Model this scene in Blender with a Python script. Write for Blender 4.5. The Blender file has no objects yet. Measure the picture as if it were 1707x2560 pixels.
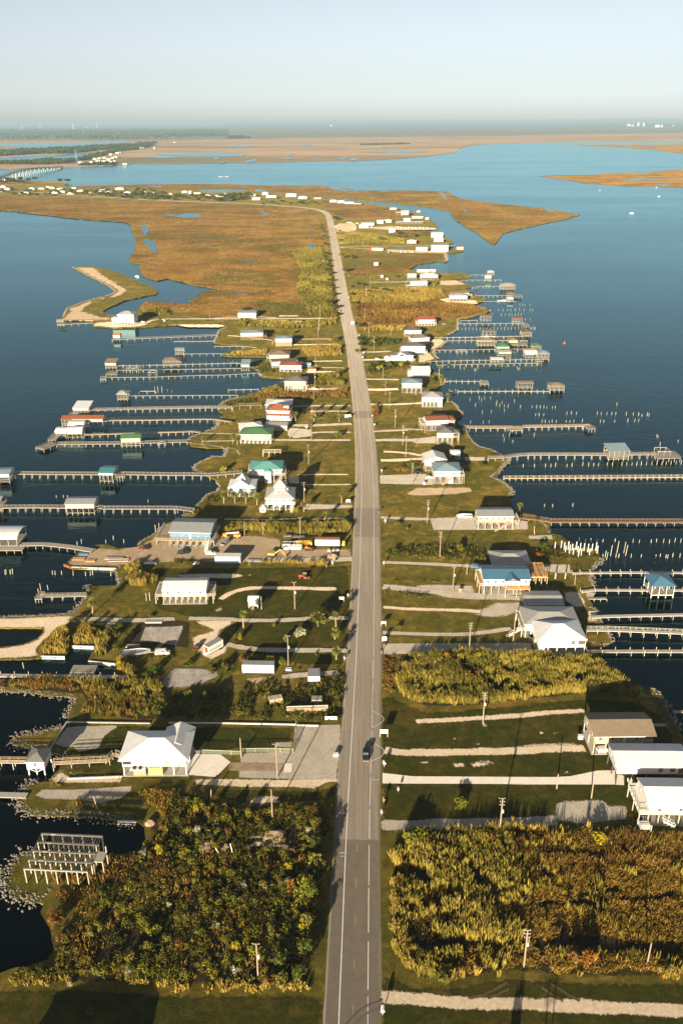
import bpy, bmesh, math, random
import numpy as np
from mathutils import Vector, Matrix
from mathutils.geometry import delaunay_2d_cdt
random.seed(7); rng = np.random.default_rng(7)
R = math.radians
scene = bpy.context.scene
col = scene.collection
# ------------------------------------------------------------------ camera
H, F, YH, ROLL = 186.0,2184.0,303.0,0.0042      # flying height (m), focal length and horizon row on the 1707x2560 photo
TH = math.atan((1280 - YH) / F)
fwd = Vector((0, math.cos(TH),-math.sin(TH)))
R0, U0 = Vector((1,0,0)), Vector((0, math.sin(TH), math.cos(TH)))
rt = R0 * math.cos(ROLL) - U0 * math.sin(ROLL)
up = U0 * math.cos(ROLL) + R0 * math.sin(ROLL)
cam = bpy.data.cameras.new('camera'); camo = bpy.data.objects.new('camera', cam); col.objects.link(camo)
camo.matrix_world = Matrix(((rt.x, up.x, -fwd.x, 0),(rt.y, up.y, -fwd.y, 0),(rt.z, up.z, -fwd.z, H),(0,0,0,1)))
cam.sensor_fit = 'VERTICAL'; cam.sensor_height = 36; cam.lens = F / 2560 * 36
cam.clip_start = 1; cam.clip_end = 200000
scene.camera = camo
# ------------------------------------------------------------------ sky, sun, exposure
SUN_EL, SUN_AZ = 12.0,197.0            # sun low, behind and a little left of the viewer (azimuth clockwise from +Y)
world = bpy.data.worlds.new('World'); scene.world = world; world.use_nodes = True
wn = world.node_tree; wn.nodes.clear()
sky = wn.nodes.new('ShaderNodeTexSky'); sky.sky_type = 'NISHITA'; sky.sun_disc = False
sky.sun_elevation = R(SUN_EL); sky.sun_rotation = R(SUN_AZ); sky.altitude = 0
sky.air_density = 0.62; sky.dust_density = 0.5; sky.ozone_density = 1.0
bg = wn.nodes.new('ShaderNodeBackground'); bg.inputs[1].default_value = 0.0425
wo = wn.nodes.new('ShaderNodeOutputWorld')
hs = wn.nodes.new('ShaderNodeHueSaturation'); hs.inputs['Saturation'].default_value = 0.32   # thin even haze layer: paler blue
wn.links.new(sky.outputs[0], hs.inputs['Color']); cm = wn.nodes.new('ShaderNodeMix'); cm.data_type = 'RGBA'; cm.blend_type = 'MULTIPLY'; cm.inputs[0].default_value = 1; cm.inputs[7].default_value = (0.965,1.0,1.015,1); wn.links.new(hs.outputs[0], cm.inputs[6]); wn.links.new(cm.outputs[2], bg.inputs[0]); wn.links.new(bg.outputs[0], wo.inputs[0])
sl = bpy.data.lights.new('sun','SUN'); sl.energy = 5.0; sl.angle = R(0.53); sl.color = (1.0,0.83,0.60)
so = bpy.data.objects.new('sun', sl); col.objects.link(so)
sdir = Vector((math.sin(R(SUN_AZ)) * math.cos(R(SUN_EL)), math.cos(R(SUN_AZ)) * math.cos(R(SUN_EL)), math.sin(R(SUN_EL))))
so.rotation_euler = sdir.to_track_quat('Z','Y').to_euler(); so.location = (0,-50,300)
vs = scene.view_settings; vs.view_transform = 'Standard'; vs.look = 'None'; vs.gamma = 1; vs.exposure = 1.5
vs.use_curve_mapping = False
cy = scene.cycles
cy.use_denoising = True; cy.max_bounces = 4; cy.diffuse_bounces = 2; cy.glossy_bounces = 2; cy.transmission_bounces = 2
cy.transparent_max_bounces = 8; cy.volume_bounces = 0; cy.sample_clamp_indirect = 4
# ------------------------------------------------------------------ survey helpers: photo point -> point on the ground (or at height z)
def G(p, z=0.5):
    du = (p[0] - 853.5) / F; dv = (p[1] - 1280) / F
    d = fwd + rt * du - up * dv
    t = (z - H) / d.z
    return Vector((d.x * t, d.y * t, z))
def tile(x0, y0, s):
    return lambda *c: [(x0 + c[i] * s, y0 + c[i + 1] * s) for i in range(0, len(c),2)]
s1, s2, s3, s4 = 420 / 1568,440 / 1568,460 / 1568,570 / 1568
tA, tB, tC, tD = tile(80,760, s1), tile(480,760, s1), tile(860,640, s1), tile(1060,660, s1)
tE, tF, tG, tH = tile(80,940, s1), tile(460,940, s1), tile(860,880, s1), tile(1280,880, s1)
tI, tJ, tK, tL = tile(0,1140, s2), tile(440,1120, s3), tile(880,1100, s2), tile(1267,1100, s2)
tM, tN, tO, tP = tile(0,1400, s2), tile(440,1400, s3), tile(880,1380, s2), tile(1267,1380, s2)
tQ, tR, tS, tT = tile(0,1660, s2), tile(440,1660, s3), tile(880,1660, s2), tile(1267,1660, s2)
tU, tV, tW, tX = tile(0,1940, s2), tile(440,1940, s3), tile(880,1940, s2), tile(1267,1940, s2)
t1, t2, t3 = tile(0,2200, s4), tile(570,2200, s4), tile(1137,2200, s4)
ta, tb, tc = tile(0,280, s4), tile(570,280, s4), tile(1137,280, s4)
td, te, tf = tile(0,560, s4), tile(570,560, s4), tile(1137,560, s4)
z1, z2, z3 = tile(0,430, s1), tile(400,440,560 / 1568), tile(820,500,360 / 1568)
z4, z5 = tile(640,1320,240 / 1568), tile(400,1300,260 / 1568)
tg = tile(0,0,1707 / 1568)           # whole-photo view
LZ = 0.9                                # height of the land above the water
# ------------------------------------------------------------------ materials
MATS = {}
def nt(name):
    m = bpy.data.materials.new(name); m.use_nodes = True
    t = m.node_tree; t.nodes.clear()
    out = t.nodes.new('ShaderNodeOutputMaterial'); b = t.nodes.new('ShaderNodeBsdfPrincipled')
    t.links.new(b.outputs[0], out.inputs[0])
    MATS[name] = m
    return m, t, b, out
def N(t, typ, **kw):
    n = t.nodes.new(typ)
    for k, v in kw.items():
        if k.startswith('i_'): n.inputs[k[2:].replace('_',' ')].default_value = v
        elif isinstance(k, str): setattr(n, k, v)
    return n
def ramp(t, fac, stops, interp='LINEAR'):
    r = t.nodes.new('ShaderNodeValToRGB'); r.color_ramp.interpolation = interp
    e = r.color_ramp.elements
    while len(e) < len(stops): e.new(0.5)
    for q, (p, c) in zip(e, stops): q.position = p; q.color = (*c, 1)
    t.links.new(fac, r.inputs[0]); return r.outputs[0]
def noise(t, scale, detail=4, rough=0.6, vec=None, dist=0.0):
    n = N(t, 'ShaderNodeTexNoise'); n.inputs['Scale'].default_value = scale; n.inputs['Detail'].default_value = detail
    n.inputs['Roughness'].default_value = rough; n.inputs['Distortion'].default_value = dist
    if vec is not None: t.links.new(vec, n.inputs['Vector'])
    return n.outputs['Fac']
def pos(t, sc=(1,1,1), obj=False):
    if obj: src = N(t, 'ShaderNodeTexCoord').outputs['Object']
    else: src = N(t, 'ShaderNodeNewGeometry').outputs['Position']
    m = N(t, 'ShaderNodeMapping'); m.inputs['Scale'].default_value = sc
    t.links.new(src, m.inputs[0]); return m.outputs[0]
def math_(t, op, a, b=None, clamp=False):
    n = N(t, 'ShaderNodeMath', operation=op); n.use_clamp = clamp
    for i, x in enumerate((a, b)):
        if x is None: continue
        if isinstance(x, (int, float)): n.inputs[i].default_value = x
        else: t.links.new(x, n.inputs[i])
    return n.outputs[0]
def mixc(t, fac, a, b, typ='MIX'):
    n = N(t, 'ShaderNodeMix', data_type='RGBA', blend_type=typ)
    for sock, x in ((n.inputs[0], fac),(n.inputs[6], a),(n.inputs[7], b)):
        if isinstance(x, (int, float)): sock.default_value = x
        elif isinstance(x, tuple): sock.default_value = (*x, 1)
        else: t.links.new(x, sock)
    return n.outputs[2]
def bump(t, b, h, strength, distance=0.1):
    n = N(t, 'ShaderNodeBump'); n.inputs['Strength'].default_value = strength; n.inputs['Distance'].default_value = distance
    t.links.new(h, n.inputs['Height']); t.links.new(n.outputs[0], b.inputs['Normal'])
def plain(name, c, rough=0.6, var=0.12, scale=1.5, metal=0.0, bmp=0.0):
    """painted / weathered surface: base colour with uneven fading, streaks and grime"""
    m, t, b, o = nt(name)
    f = noise(t, scale, 5,0.65, pos(t, (1,1,0.35), obj=True))
    rnd = N(t, 'ShaderNodeObjectInfo').outputs['Random']
    g = math_(t, 'ADD', f, math_(t, 'MULTIPLY', math_(t, 'SUBTRACT', rnd, 0.5),0.35))
    lo = tuple(x * (1 - var * 1.6) for x in c); hi = tuple(min(1, x * (1 + var)) for x in c)
    t.links.new(ramp(t, g, [(0.25, lo),(0.75, hi)]), b.inputs['Base Color'])
    b.inputs['Roughness'].default_value = rough; b.inputs['Metallic'].default_value = metal
    if bmp: bump(t, b, f, bmp, 0.03)
    return m
def ground_mat(name, stops, scale, scale2, stops2, rough=0.95, bmp=0.5, soft=False, aniso=(1,1,1), softk=1.3, bdist=0.3, blotch=None):
    m, t, b, o = nt(name)
    p = pos(t, aniso)
    n1 = noise(t, scale, 6,0.65, p, 0.4); n2 = noise(t, scale2,8,0.7, p); n3 = noise(t, scale2 * 9,3,0.7, p)
    c = ramp(t, n1, stops); c2 = ramp(t, n2, stops2)
    cc = mixc(t, 1.0, c, c2,'MULTIPLY')
    cc = mixc(t, 0.55, cc, ramp(t, n3, [(0.3,(0.55,0.55,0.55)),(0.7,(1.3,1.3,1.3))]),'MULTIPLY')
    t.links.new(cc, b.inputs['Base Color']); b.inputs['Roughness'].default_value = rough
    b.inputs['Specular IOR Level'].default_value = 0.1
    bump(t, b, math_(t, 'ADD', n3, n2), bmp, bdist)
    b.inputs['Diffuse Roughness'].default_value = 1.0
    if blotch:
        n5 = noise(t, 0.11,7,0.72, p, 0.8); f5 = N(t, 'ShaderNodeMapRange'); f5.inputs[1].default_value = 0.50; f5.inputs[2].default_value = 0.68; t.links.new(n5, f5.inputs[0])
        cc = mixc(t, math_(t, 'MULTIPLY', f5.outputs[0], 0.75), cc, mixc(t, 1.0, blotch, c2,'MULTIPLY')); t.links.new(cc, b.inputs['Base Color'])
    if soft:
        a = N(t, 'ShaderNodeAttribute', attribute_name='edge').outputs['Fac']
        n4 = noise(t, scale2 * 1.6,6,0.75, p)
        v = math_(t, 'ADD', a, math_(t, 'MULTIPLY', math_(t, 'SUBTRACT', n4,0.5), softk * 2))
        al = N(t, 'ShaderNodeMapRange'); al.inputs[1].default_value = 0.32; al.inputs[2].default_value = 0.6
        t.links.new(v, al.inputs[0])
        tr = N(t, 'ShaderNodeBsdfTransparent'); mx = N(t, 'ShaderNodeMixShader')
        t.links.new(al.outputs[0], mx.inputs[0]); t.links.new(tr.outputs[0], mx.inputs[1]); t.links.new(b.outputs[0], mx.inputs[2])
        t.links.new(mx.outputs[0], o.inputs[0])
    return m
G_ = lambda k: (k, k, k)
lawn_m = ground_mat('lawn', [(0.30,(0.215,0.138,0.026)),(0.44,(0.115,0.096,0.014)),(0.58,(0.080,0.078,0.010)),(0.74,(0.205,0.132,0.026))], 0.03,0.35, [(0.3, G_(0.6)),(0.7, G_(1.3))], bmp=0.9, bdist=0.5, blotch=(0.26,0.172,0.045))
mow_m = ground_mat('mown_lawn', [(0.3,(0.070,0.054,0.007)),(0.46,(0.044,0.045,0.004)),(0.58,(0.036,0.043,0.004)),(0.72,(0.082,0.058,0.009))], 0.05,0.45, [(0.3, G_(0.6)),(0.7, G_(1.3))], bmp=0.8, soft=True, softk=0.7, bdist=0.5, blotch=(0.105,0.074,0.016))
marsh_m = ground_mat('marsh_soil', [(0.34,(0.080,0.074,0.010)),(0.42,(0.190,0.092,0.014)),(0.49,(0.255,0.150,0.030)),(0.54,(0.170,0.085,0.014)),(0.60,(0.088,0.082,0.010)),(0.68,(0.210,0.120,0.022))], 0.006,0.07, [(0.3, G_(0.65)),(0.7, G_(1.2))], bmp=1.0, aniso=(0.7,1.0,1), bdist=1.2)
rough_m = ground_mat('rough_ground', [(0.3,(0.028,0.022,0.010)),(0.5,(0.042,0.031,0.014)),(0.72,(0.026,0.026,0.010))], 0.12,0.6, [(0.3, G_(0.6)),(0.7, G_(1.2))], soft=True, softk=1.0)  # weedy soil, its colour darkened to deepen the shade in plant gaps
gravel_m = ground_mat('gravel', [(0.3,(0.36,0.32,0.26)),(0.7,(0.48,0.43,0.36))], 0.15,1.2, [(0.3, G_(0.75)),(0.7, G_(1.15))], soft=True, softk=0.75)
shell_m = ground_mat('shell_sand', [(0.3,(0.57,0.46,0.33)),(0.7,(0.68,0.57,0.43))], 0.15,1.0, [(0.3, G_(0.75)),(0.7, G_(1.15))], soft=True, softk=1.1)
sandy_m = ground_mat('bare_sand', [(0.3,(0.36,0.27,0.165)),(0.7,(0.46,0.355,0.235))], 0.1,0.8, [(0.3, G_(0.75)),(0.7, G_(1.15))], soft=True, softk=0.9)
dirt_m = ground_mat('yard_dirt', [(0.3,(0.27,0.20,0.13)),(0.7,(0.36,0.28,0.19))], 0.1,0.7, [(0.3, G_(0.7)),(0.7, G_(1.15))], soft=True, softk=0.7)
rut_m = ground_mat('wheel_rut', [(0.3,(0.085,0.062,0.03)),(0.7,(0.13,0.095,0.05))], 0.2,1.0, [(0.3, G_(0.75)),(0.7, G_(1.15))], soft=True, softk=0.9)
scrub_m = ground_mat('far_scrub', [(0.3,(0.062,0.066,0.048)),(0.5,(0.090,0.082,0.060)),(0.7,(0.056,0.062,0.046))], 0.0009,0.006, [(0.3, G_(0.7)),(0.7, G_(1.2))], aniso=(0.2,1,1), bmp=0.2)
conc_m = ground_mat('concrete_slab', [(0.3,(0.58,0.54,0.48)),(0.7,(0.66,0.62,0.56))], 0.3,1.5, [(0.3, G_(0.85)),(0.7, G_(1.08))], bmp=0.1)
old_conc_m = ground_mat('old_concrete', [(0.3,(0.22,0.20,0.18)),(0.7,(0.42,0.39,0.35))], 0.3,1.5, [(0.3, G_(0.6)),(0.7, G_(1.15))], bmp=0.2, soft=True, softk=0.9)
far_m = ground_mat('far_marsh', [(0.32,(0.075,0.074,0.042)),(0.44,(0.150,0.105,0.064)),(0.52,(0.205,0.140,0.088)),(0.60,(0.120,0.098,0.058)),(0.70,(0.068,0.072,0.042))], 0.0011,0.009, [(0.3, G_(0.65)),(0.7, G_(1.25))], aniso=(0.22,1,1), bmp=0.3)
def road_mat():
    m, t, b, o = nt('asphalt')
    p = pos(t); n1 = noise(t, 0.05,5,0.6, pos(t, (1,0.15,1))); n2 = noise(t, 1.3,6,0.7, p); n3 = noise(t, 1.1,4,0.6, pos(t, (1.2,0.03,1)))
    c = ramp(t, n1, [(0.3,(0.185,0.158,0.124)),(0.7,(0.230,0.200,0.160))])
    c = mixc(t, 0.6, c, ramp(t, n2, [(0.3, G_(0.8)),(0.7, G_(1.15))]),'MULTIPLY')
    c = mixc(t, 0.7, c, ramp(t, n3, [(0.35, G_(0.78)),(0.62, G_(1.12))]),'MULTIPLY')
    t.links.new(c, b.inputs['Base Color']); b.inputs['Roughness'].default_value = 0.85
    b.inputs['Specular IOR Level'].default_value = 0.25
    bump(t, b, n2,0.15,0.02); b.inputs['Diffuse Roughness'].default_value = 0.9; return m
asphalt_m = road_mat()
asphalt2_m = plain('asphalt_patch',(0.145,0.122,0.094),0.9,0.12,0.4); asphalt2_m.node_tree.nodes['Principled BSDF'].inputs['Diffuse Roughness'].default_value = 0.9
line_w = plain('line_white',(0.78,0.77,0.74),0.6,0.15,2.0)
line_y = plain('line_yellow',(0.50,0.30,0.06),0.7,0.25,2.0)
def water_mat(name, c=(0.0006,0.0016,0.0022), bs=0.17):
    """dark estuary water: Fresnel mix of a near-black body and a sky-blue mirror, with wind-roughened and calm areas"""
    m, t, b, o = nt(name); t.nodes.remove(b)
    calm = noise(t, 0.0035,4,0.6, pos(t, (0.35,1,1)),1.2)
    cr = N(t, 'ShaderNodeMapRange'); cr.inputs[1].default_value = 0.40; cr.inputs[2].default_value = 0.58; cr.inputs[3].default_value = 0.02; cr.inputs[4].default_value = 0.15
    t.links.new(calm, cr.inputs[0])
    w1 = noise(t, 0.55,3,0.6, pos(t, (0.55,1,1)),0.6); w2 = noise(t, 0.22,4,0.65, pos(t, (0.45,1.0,1)),0.5)
    h = math_(t, 'ADD', w1, math_(t, 'MULTIPLY', w2,4.5))
    n = N(t, 'ShaderNodeBump'); n.inputs['Distance'].default_value = 0.25
    t.links.new(math_(t, 'MULTIPLY', math_(t, 'ADD', cr.outputs[0], 0.03), bs * 8), n.inputs['Strength']); t.links.new(h, n.inputs['Height'])
    d = N(t, 'ShaderNodeBsdfDiffuse'); d.inputs[0].default_value = (*c, 1)
    g = N(t, 'ShaderNodeBsdfGlossy'); g.inputs[0].default_value = (0.54,0.90,1.0,1); t.links.new(cr.outputs[0], g.inputs['Roughness'])
    fr = N(t, 'ShaderNodeFresnel'); fr.inputs[0].default_value = 1.72
    for q in (g, fr): t.links.new(n.outputs[0], q.inputs['Normal'])
    mx = N(t, 'ShaderNodeMixShader'); t.links.new(math_(t, 'SUBTRACT', fr.outputs[0], 0.066, True), mx.inputs[0]); t.links.new(d.outputs[0], mx.inputs[1]); t.links.new(g.outputs[0], mx.inputs[2]); t.links.new(mx.outputs[0], o.inputs[0])
    return m
water_m = water_mat('lake_water'); pond_m = water_mat('pond_water',(0.004,0.007,0.008),0.05)
# ------------------------------------------------------------------ object helpers
def tag(o, label=None, cat=None, group=None, kind=None):
    if label: o['label'] = label
    if cat: o['category'] = cat
    if group: o['group'] = group
    if kind: o['kind'] = kind
    return o
def mesh_obj(name, verts, faces, mat=None, parent=None, loc=None, mats=None, fmat=None):
    me = bpy.data.meshes.new(name); me.from_pydata([tuple(v) for v in verts], [], faces)
    for m in (mats or [mat]): me.materials.append(m)
    if fmat is not None: me.polygons.foreach_set('material_index', fmat)
    me.update()
    return link(name, me, parent, loc)
def link(name, me, parent=None, loc=None, rz=0.0):
    o = bpy.data.objects.new(name, me); col.objects.link(o)
    if parent is not None: o.parent = parent
    if loc is not None: o.location = loc
    if rz: o.rotation_euler = (0,0, rz)
    return o
def empty(name, loc, rz=0.0):
    o = bpy.data.objects.new(name, None); col.objects.link(o); o.location = loc; o.rotation_euler = (0,0, rz)
    o.empty_display_size = 0.3
    return o
def inside(poly, pts):
    x, y = pts[:, 0], pts[:, 1]; c = np.zeros(len(pts), bool)
    P = np.asarray(poly); Q = np.roll(P, 1, axis=0)
    for (x1, y1),(x2, y2) in zip(P, Q):
        m = (y1 > y) != (y2 > y)
        with np.errstate(divide='ignore', invalid='ignore'):
            c ^= m & (x < (x2 - x1) * (y - y1) / (y2 - y1 + 1e-30) + x1)
    return c
def edist(poly, pts):
    P = np.asarray(poly); Q = np.roll(P, -1, axis=0); d = np.full(len(pts),1e9)
    for a, b in zip(P, Q):
        ab = b - a; L = (ab @ ab) + 1e-12
        tt = np.clip(((pts - a) @ ab) / L, 0,1)
        d = np.minimum(d, np.linalg.norm(pts - (a+tt[:, None] * ab), axis=1))
    return d
def roughen(px, step=7.0, amp=1.2, closed=True):
    """add small natural wiggles to an outline given on the photo"""
    out = []; n = len(px)
    for i in range(n if closed else n - 1):
        a, b = px[i], px[(i + 1) % n]; L = math.hypot(b[0] - a[0], b[1] - a[1]); k = max(1, int(L / step))
        for j in range(k):
            f = j / k; jx, jy = (random.uniform(-amp, amp), random.uniform(-amp, amp) * 0.6) if j else (0,0)
            out.append((a[0] + (b[0] - a[0]) * f + jx, a[1] + (b[1] - a[1]) * f + jy))
    if not closed: out.append(px[-1])
    return out
def gpoly(px, z=LZ): return [G(p, z) for p in px]
def sheet(name, px, mat, z=LZ, skirt=None, step=7.0, amp=1.2, soft=None, grid=None, parent=None, kind='structure', pts=None):
    """a flat piece of ground from its outline; skirt = bank going down to the water; soft = ragged edge width in m"""
    P = pts or gpoly(roughen(px, step, amp), z)
    xy = np.array([(p.x, p.y) for p in P])
    if (np.roll(xy[:, 0], -1) * xy[:, 1] - xy[:, 0] * np.roll(xy[:, 1], -1)).sum() > 0: P = P[::-1]; xy = xy[::-1]
    n = len(P); extra = np.zeros((0,2))
    if soft:
        w = np.ptp(xy, axis=0); g = grid or max(soft, math.sqrt(w[0] * w[1] / 500))
        gx, gy = np.meshgrid(np.arange(xy[:, 0].min(), xy[:, 0].max(), g), np.arange(xy[:, 1].min(), xy[:, 1].max(), g))
        q = np.stack([gx.ravel(), gy.ravel()], 1); q = q[inside(xy, q)]
        if len(q): extra = q[edist(xy, q) > 0.35 * soft]
    allp = np.vstack([xy, extra])
    vs_, es_, fs_, ov, oe, of = delaunay_2d_cdt([Vector(p) for p in allp], [(i, (i + 1) % n) for i in range(n)], [list(range(n))], 1 if not len(extra) else 1,1e-5)
    verts = [(v.x, v.y, z) for v in vs_]; faces = [tuple(f) for f in fs_]
    nv = len(verts)
    if skirt:
        for i, p in enumerate(P):
            a, b = P[i - 1], P[(i + 1) % n]; d = Vector((b.x - a.x, b.y - a.y)); d = d.normalized() if d.length > 0 else Vector((1,0))
            nx, ny = -d.y, d.x
            verts.append((p.x, p.y, z)); verts.append((p.x + nx * skirt, p.y + ny * skirt, -0.8))
        for i in range(n):
            a, b = nv + 2 * i, nv + 2 * ((i + 1) % n)
            faces.append((a, b, b + 1, a + 1))
    o = mesh_obj(name, verts, faces, mat, parent)
    if soft:
        v2 = np.array([(v[0], v[1]) for v in verts]); e = np.clip(edist(xy, v2) / soft, 0,1).astype(np.float32)
        at = o.data.attributes.new('edge','FLOAT','POINT'); at.data.foreach_set('value', e)
    if kind and parent is None: o['kind'] = kind
    elif kind == 'stuff': o['kind'] = kind
    return o
def strip_pts(c, widths, z):
    """left and right edge of a path from its centre line"""
    Lf, Rt = [], []
    for i, p in enumerate(c):
        a, b = c[max(0, i - 1)], c[min(len(c) - 1, i + 1)]
        d = Vector((b.x - a.x, b.y - a.y)).normalized(); w = widths[min(i, len(widths) - 1)] / 2
        Lf.append(Vector((p.x - d.y * w, p.y + d.x * w, z))); Rt.append(Vector((p.x + d.y * w, p.y - d.x * w, z)))
    return Lf, Rt
def resample(pts, step):
    out = [pts[0].copy()]
    for a, b in zip(pts, pts[1:]):
        L = (b - a).length; k = max(1, int(L / step))
        for j in range(1, k + 1): out.append(a.lerp(b, j / k))
    return out
def smooth(pts, it=2):
    for _ in range(it):
        q = [pts[0]]
        for a, b in zip(pts, pts[1:]): q += [a.lerp(b, 0.25), a.lerp(b, 0.75)]
        pts = q + [pts[-1]]
    return pts
def path(name, px, width, mat, z=LZ + 0.03, soft=1.2, jit=0.35):
    c = resample(smooth([G(p, z) for p in px]),3.0)
    for p in c[1:-1]: p.x += random.uniform(-jit, jit) * 0.4; p.y += random.uniform(-jit, jit) * 0.4
    ws = [width * random.uniform(0.85,1.15) for _ in c]
    # cross-section: edge 0, inner 1, inner 1, edge 0 for a ragged border
    verts, faces, e = [], [], []
    for i, p in enumerate(c):
        a, b = c[max(0, i - 1)], c[min(len(c) - 1, i + 1)]
        d = Vector((b.x - a.x, b.y - a.y)).normalized(); w = ws[i] / 2
        k1 = 0 if i in (0, len(c) - 1) else 1
        for off, ed in ((-w - soft * 0.5,0),(-max(0.1, w - soft * 0.5), k1),(max(0.1, w - soft * 0.5), k1),(w + soft * 0.5,0)):
            verts.append((p.x + d.y * off, p.y - d.x * off, z)); e.append(ed)
    for i in range(len(c) - 1):
        for j in range(3):
            a = i * 4 + j; faces.append((a, a + 1, a + 5, a + 4))
    o = mesh_obj(name, verts, faces, mat)
    at = o.data.attributes.new('edge','FLOAT','POINT'); at.data.foreach_set('value', np.array(e, np.float32))
    o['kind'] = 'structure'; return o
# ================================================================== SETTING
BIG = 70000.0
mesh_obj('water', [(-BIG, -600,0),(BIG, -600,0),(BIG, BIG, 0),(-BIG, BIG, 0)], [(0,1,2,3)], water_m)['kind'] = 'structure'
# ---- the peninsula: one outline, left shore from the bottom up, village marsh, right shore back down
shore = (t1(-330,690,-120,660,0,642,90,605,200,590,330,545,372,470,345,335,282,230,300,160,160,138,60,78)
 +tU(40,1000,75,900,115,800,130,745,200,700,330,690,600,695,930,695,1100,690,1240,655,1300,560,1285,450,1220,405,1050,400,850,362,650,352,480,352,300,342,205,300,168,240,200,190,225,160,200,128,215,90,330,62)
 +tQ(440,1045,530,930,545,890,590,830,520,795,440,782,350,772,250,745,110,715,120,668,200,630,330,610,480,590,565,560,605,510,612,470,625,430,645,370,690,310,640,292,560,282,440,278,330,258,200,242,60,240,0,220,-300,200,-300,140,0,140,300,128,600,122,1000,122)
 +tM(1000,1005,1035,960,1030,930,800,908,790,885,840,780,640,772,600,840,580,868,370,868,250,880,0,884,-300,890,-300,790,0,775,200,750,330,700,388,640,370,602,0,602,-300,604,-300,520,0,515,200,510,450,500,600,490,690,450,720,400,780,320,815,265,780,230,890,228,1060,225,1080,200,1050,150,1030,100)
 +tI(1045,1000,960,1000,640,1000,575,970,650,900,720,845,840,812,850,792,970,790,1060,822,1200,812,1240,790,1300,742,1400,690,1430,650,1480,600)
 +tJ(20,602,60,580,150,540,170,500,200,480,270,400,360,372,380,340,370,300,340,272,280,250,240,215,160,190,160,160,220,120,320,75,420,70,440,40,432,0)
 +tF(250,670,60,652,40,620,60,580,130,550,140,525,200,520,290,500,330,460,310,420,350,390,370,350,320,330,330,290,360,250,420,222,500,200,560,180,690,160,780,110,840,100,925,88)
 +tB(855,740,855,695,650,682,640,640,572,600,570,570,540,542,620,526,700,520,700,492,550,492,300,486,270,470,330,440,430,420,560,405,500,384,360,380,210,366,222,340,240,300,250,250,330,222,250,206,100,206,0,206)
 +td(1250,690,1000,706,800,716,640,702,640,662,390,662,440,640,470,580,560,545,640,520,760,490,800,466,760,430,700,400,600,350,500,296,640,290,800,325,900,370,1000,410,1092,460,1080,480,950,505,850,530,760,570,710,600,722,622,800,626,940,600,970,570,1000,532,1130,540,1350,550,1300,525,1390,495,1360,470,1510,450,1420,430,1340,420,1200,385,1160,370,1080,390,980,355,960,290,980,275,900,265,890,220,940,180,930,130,942,90,910,70,900,20)
 +ta(922,812,900,770,850,755,700,745,500,730,250,700,100,682,0,680,-700,660,-700,470,-200,468,0,472,200,475,390,478,470,490,440,505,455,522,490,510,650,505,900,500,1200,493,1568,496)
 +tb(300,505,640,508,820,525,900,540,1250,540,1500,545,1568,580)
 +tc(60,600,300,630,600,660,860,705,740,740,500,790,400,815)+tf(500,20,330,62,280,132,268,140,200,100,150,60,50,5)+tc(50,770,0,740)
 +tb(1530,700,1530,682,1400,656,1200,635,1000,610,640,591,640,602,930,622,1110,652,1200,668,1285,690,1385,730,1445,790,1430,812)
 +te(1300,32,1160,44,1300,52,1480,72,1550,130,1480,150,1400,146)+tf(0,160,60,172,58,186,0,195)
 +te(1500,200,1482,222,1512,250,1490,266,1470,252,1440,254,1300,275,1240,312,1300,320,1450,334)
 +tC(880,158,1060,155,1140,165,1175,190,1165,206,900,208,1000,218,1080,225,1130,255,1200,285,1130,300,1170,330,1210,352,1330,402,1250,440,1150,452,1280,490,1362,510,1330,530,1190,570,1060,592,1060,640,1050,690,960,742,860,752,930,780,952,802,900,840,832,872,832,920,870,965,780,992,745,1010,745,1060)
 +tG(800,130,860,205,930,235,942,280,900,312,862,342,910,420,1030,482,1100,580,1090,612,1050,622,1070,682,1130,720,1150,780,1200,850,1262,890,1380,920,1470,970,1530,1002,1500,1050)
 +tK(1400,190,1340,230,1290,300,1262,340,1390,400,1432,460,1405,505,1415,560)+tL(30,560,90,640,250,660,270,700,380,725,380,830,480,850,530,890,640,950,810,972,830,1062)
 +tP(850,70,762,130,742,170,742,250,762,310,700,345,790,362,722,410,762,470,722,492,800,520,812,600,832,622,805,680,932,740,932,800,850,842,822,880,850,960,905,1040)
 +tT(925,50,1000,100,1150,190,1300,212,1380,310,1430,400,1480,480,1540,600,1565,650,1720,760,2100,800) + [(2150,2750),(-420,2750)])
land = sheet('ground', shore, lawn_m, LZ, skirt=0.8, step=8, amp=1.3)
LANDXY = [(p.x, p.y) for p in gpoly(shore)]
# ---- land across the water
far_left_shore = tc(2600,900,1568,285,1400,262,1050,240,740,232,1568,222,2600,218,2600,208,1568,206,900,205,500,210,200,220,60,240,0,272)
far_shore = (ta(-900,396,0,394,120,390,300,380,420,376,560,378,800,366,880,362,940,352,860,350,820,345,940,290,1000,262,1060,255,1040,285,960,320,890,345,960,358,1200,358,1568,350)
 +tb(100,350,300,348,600,338,900,336,1200,318,1400,300,1568,275)+tc(60,240,200,220,500,211,900,206,1568,207,4000,207))
fs = gpoly(roughen(far_shore, 10,0.5, False), LZ); fs += [Vector((60000,9000, LZ)), Vector((69500,69800, LZ)), Vector((-69500,69800, LZ)), Vector((-30000,4000, LZ))]
far = sheet('far_ground', None, far_m, LZ, skirt=2.0, pts=fs)
sheet('far_scrub', None, scrub_m, LZ + .6, pts=gpoly(roughen(ta(-1500,200,-400,196,400,192,950,196,1300,190)+tb(0,186,400,178,900,172,1568,168)+tc(400,160,1000,150,1568,146,2600,140),14,.9, False), LZ + .6) + [Vector((60000,40000, LZ + .6)), Vector((69000,69500, LZ + .6)), Vector((-69000,69500, LZ + .6)), Vector((-50000,12000, LZ + .6))])
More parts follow.
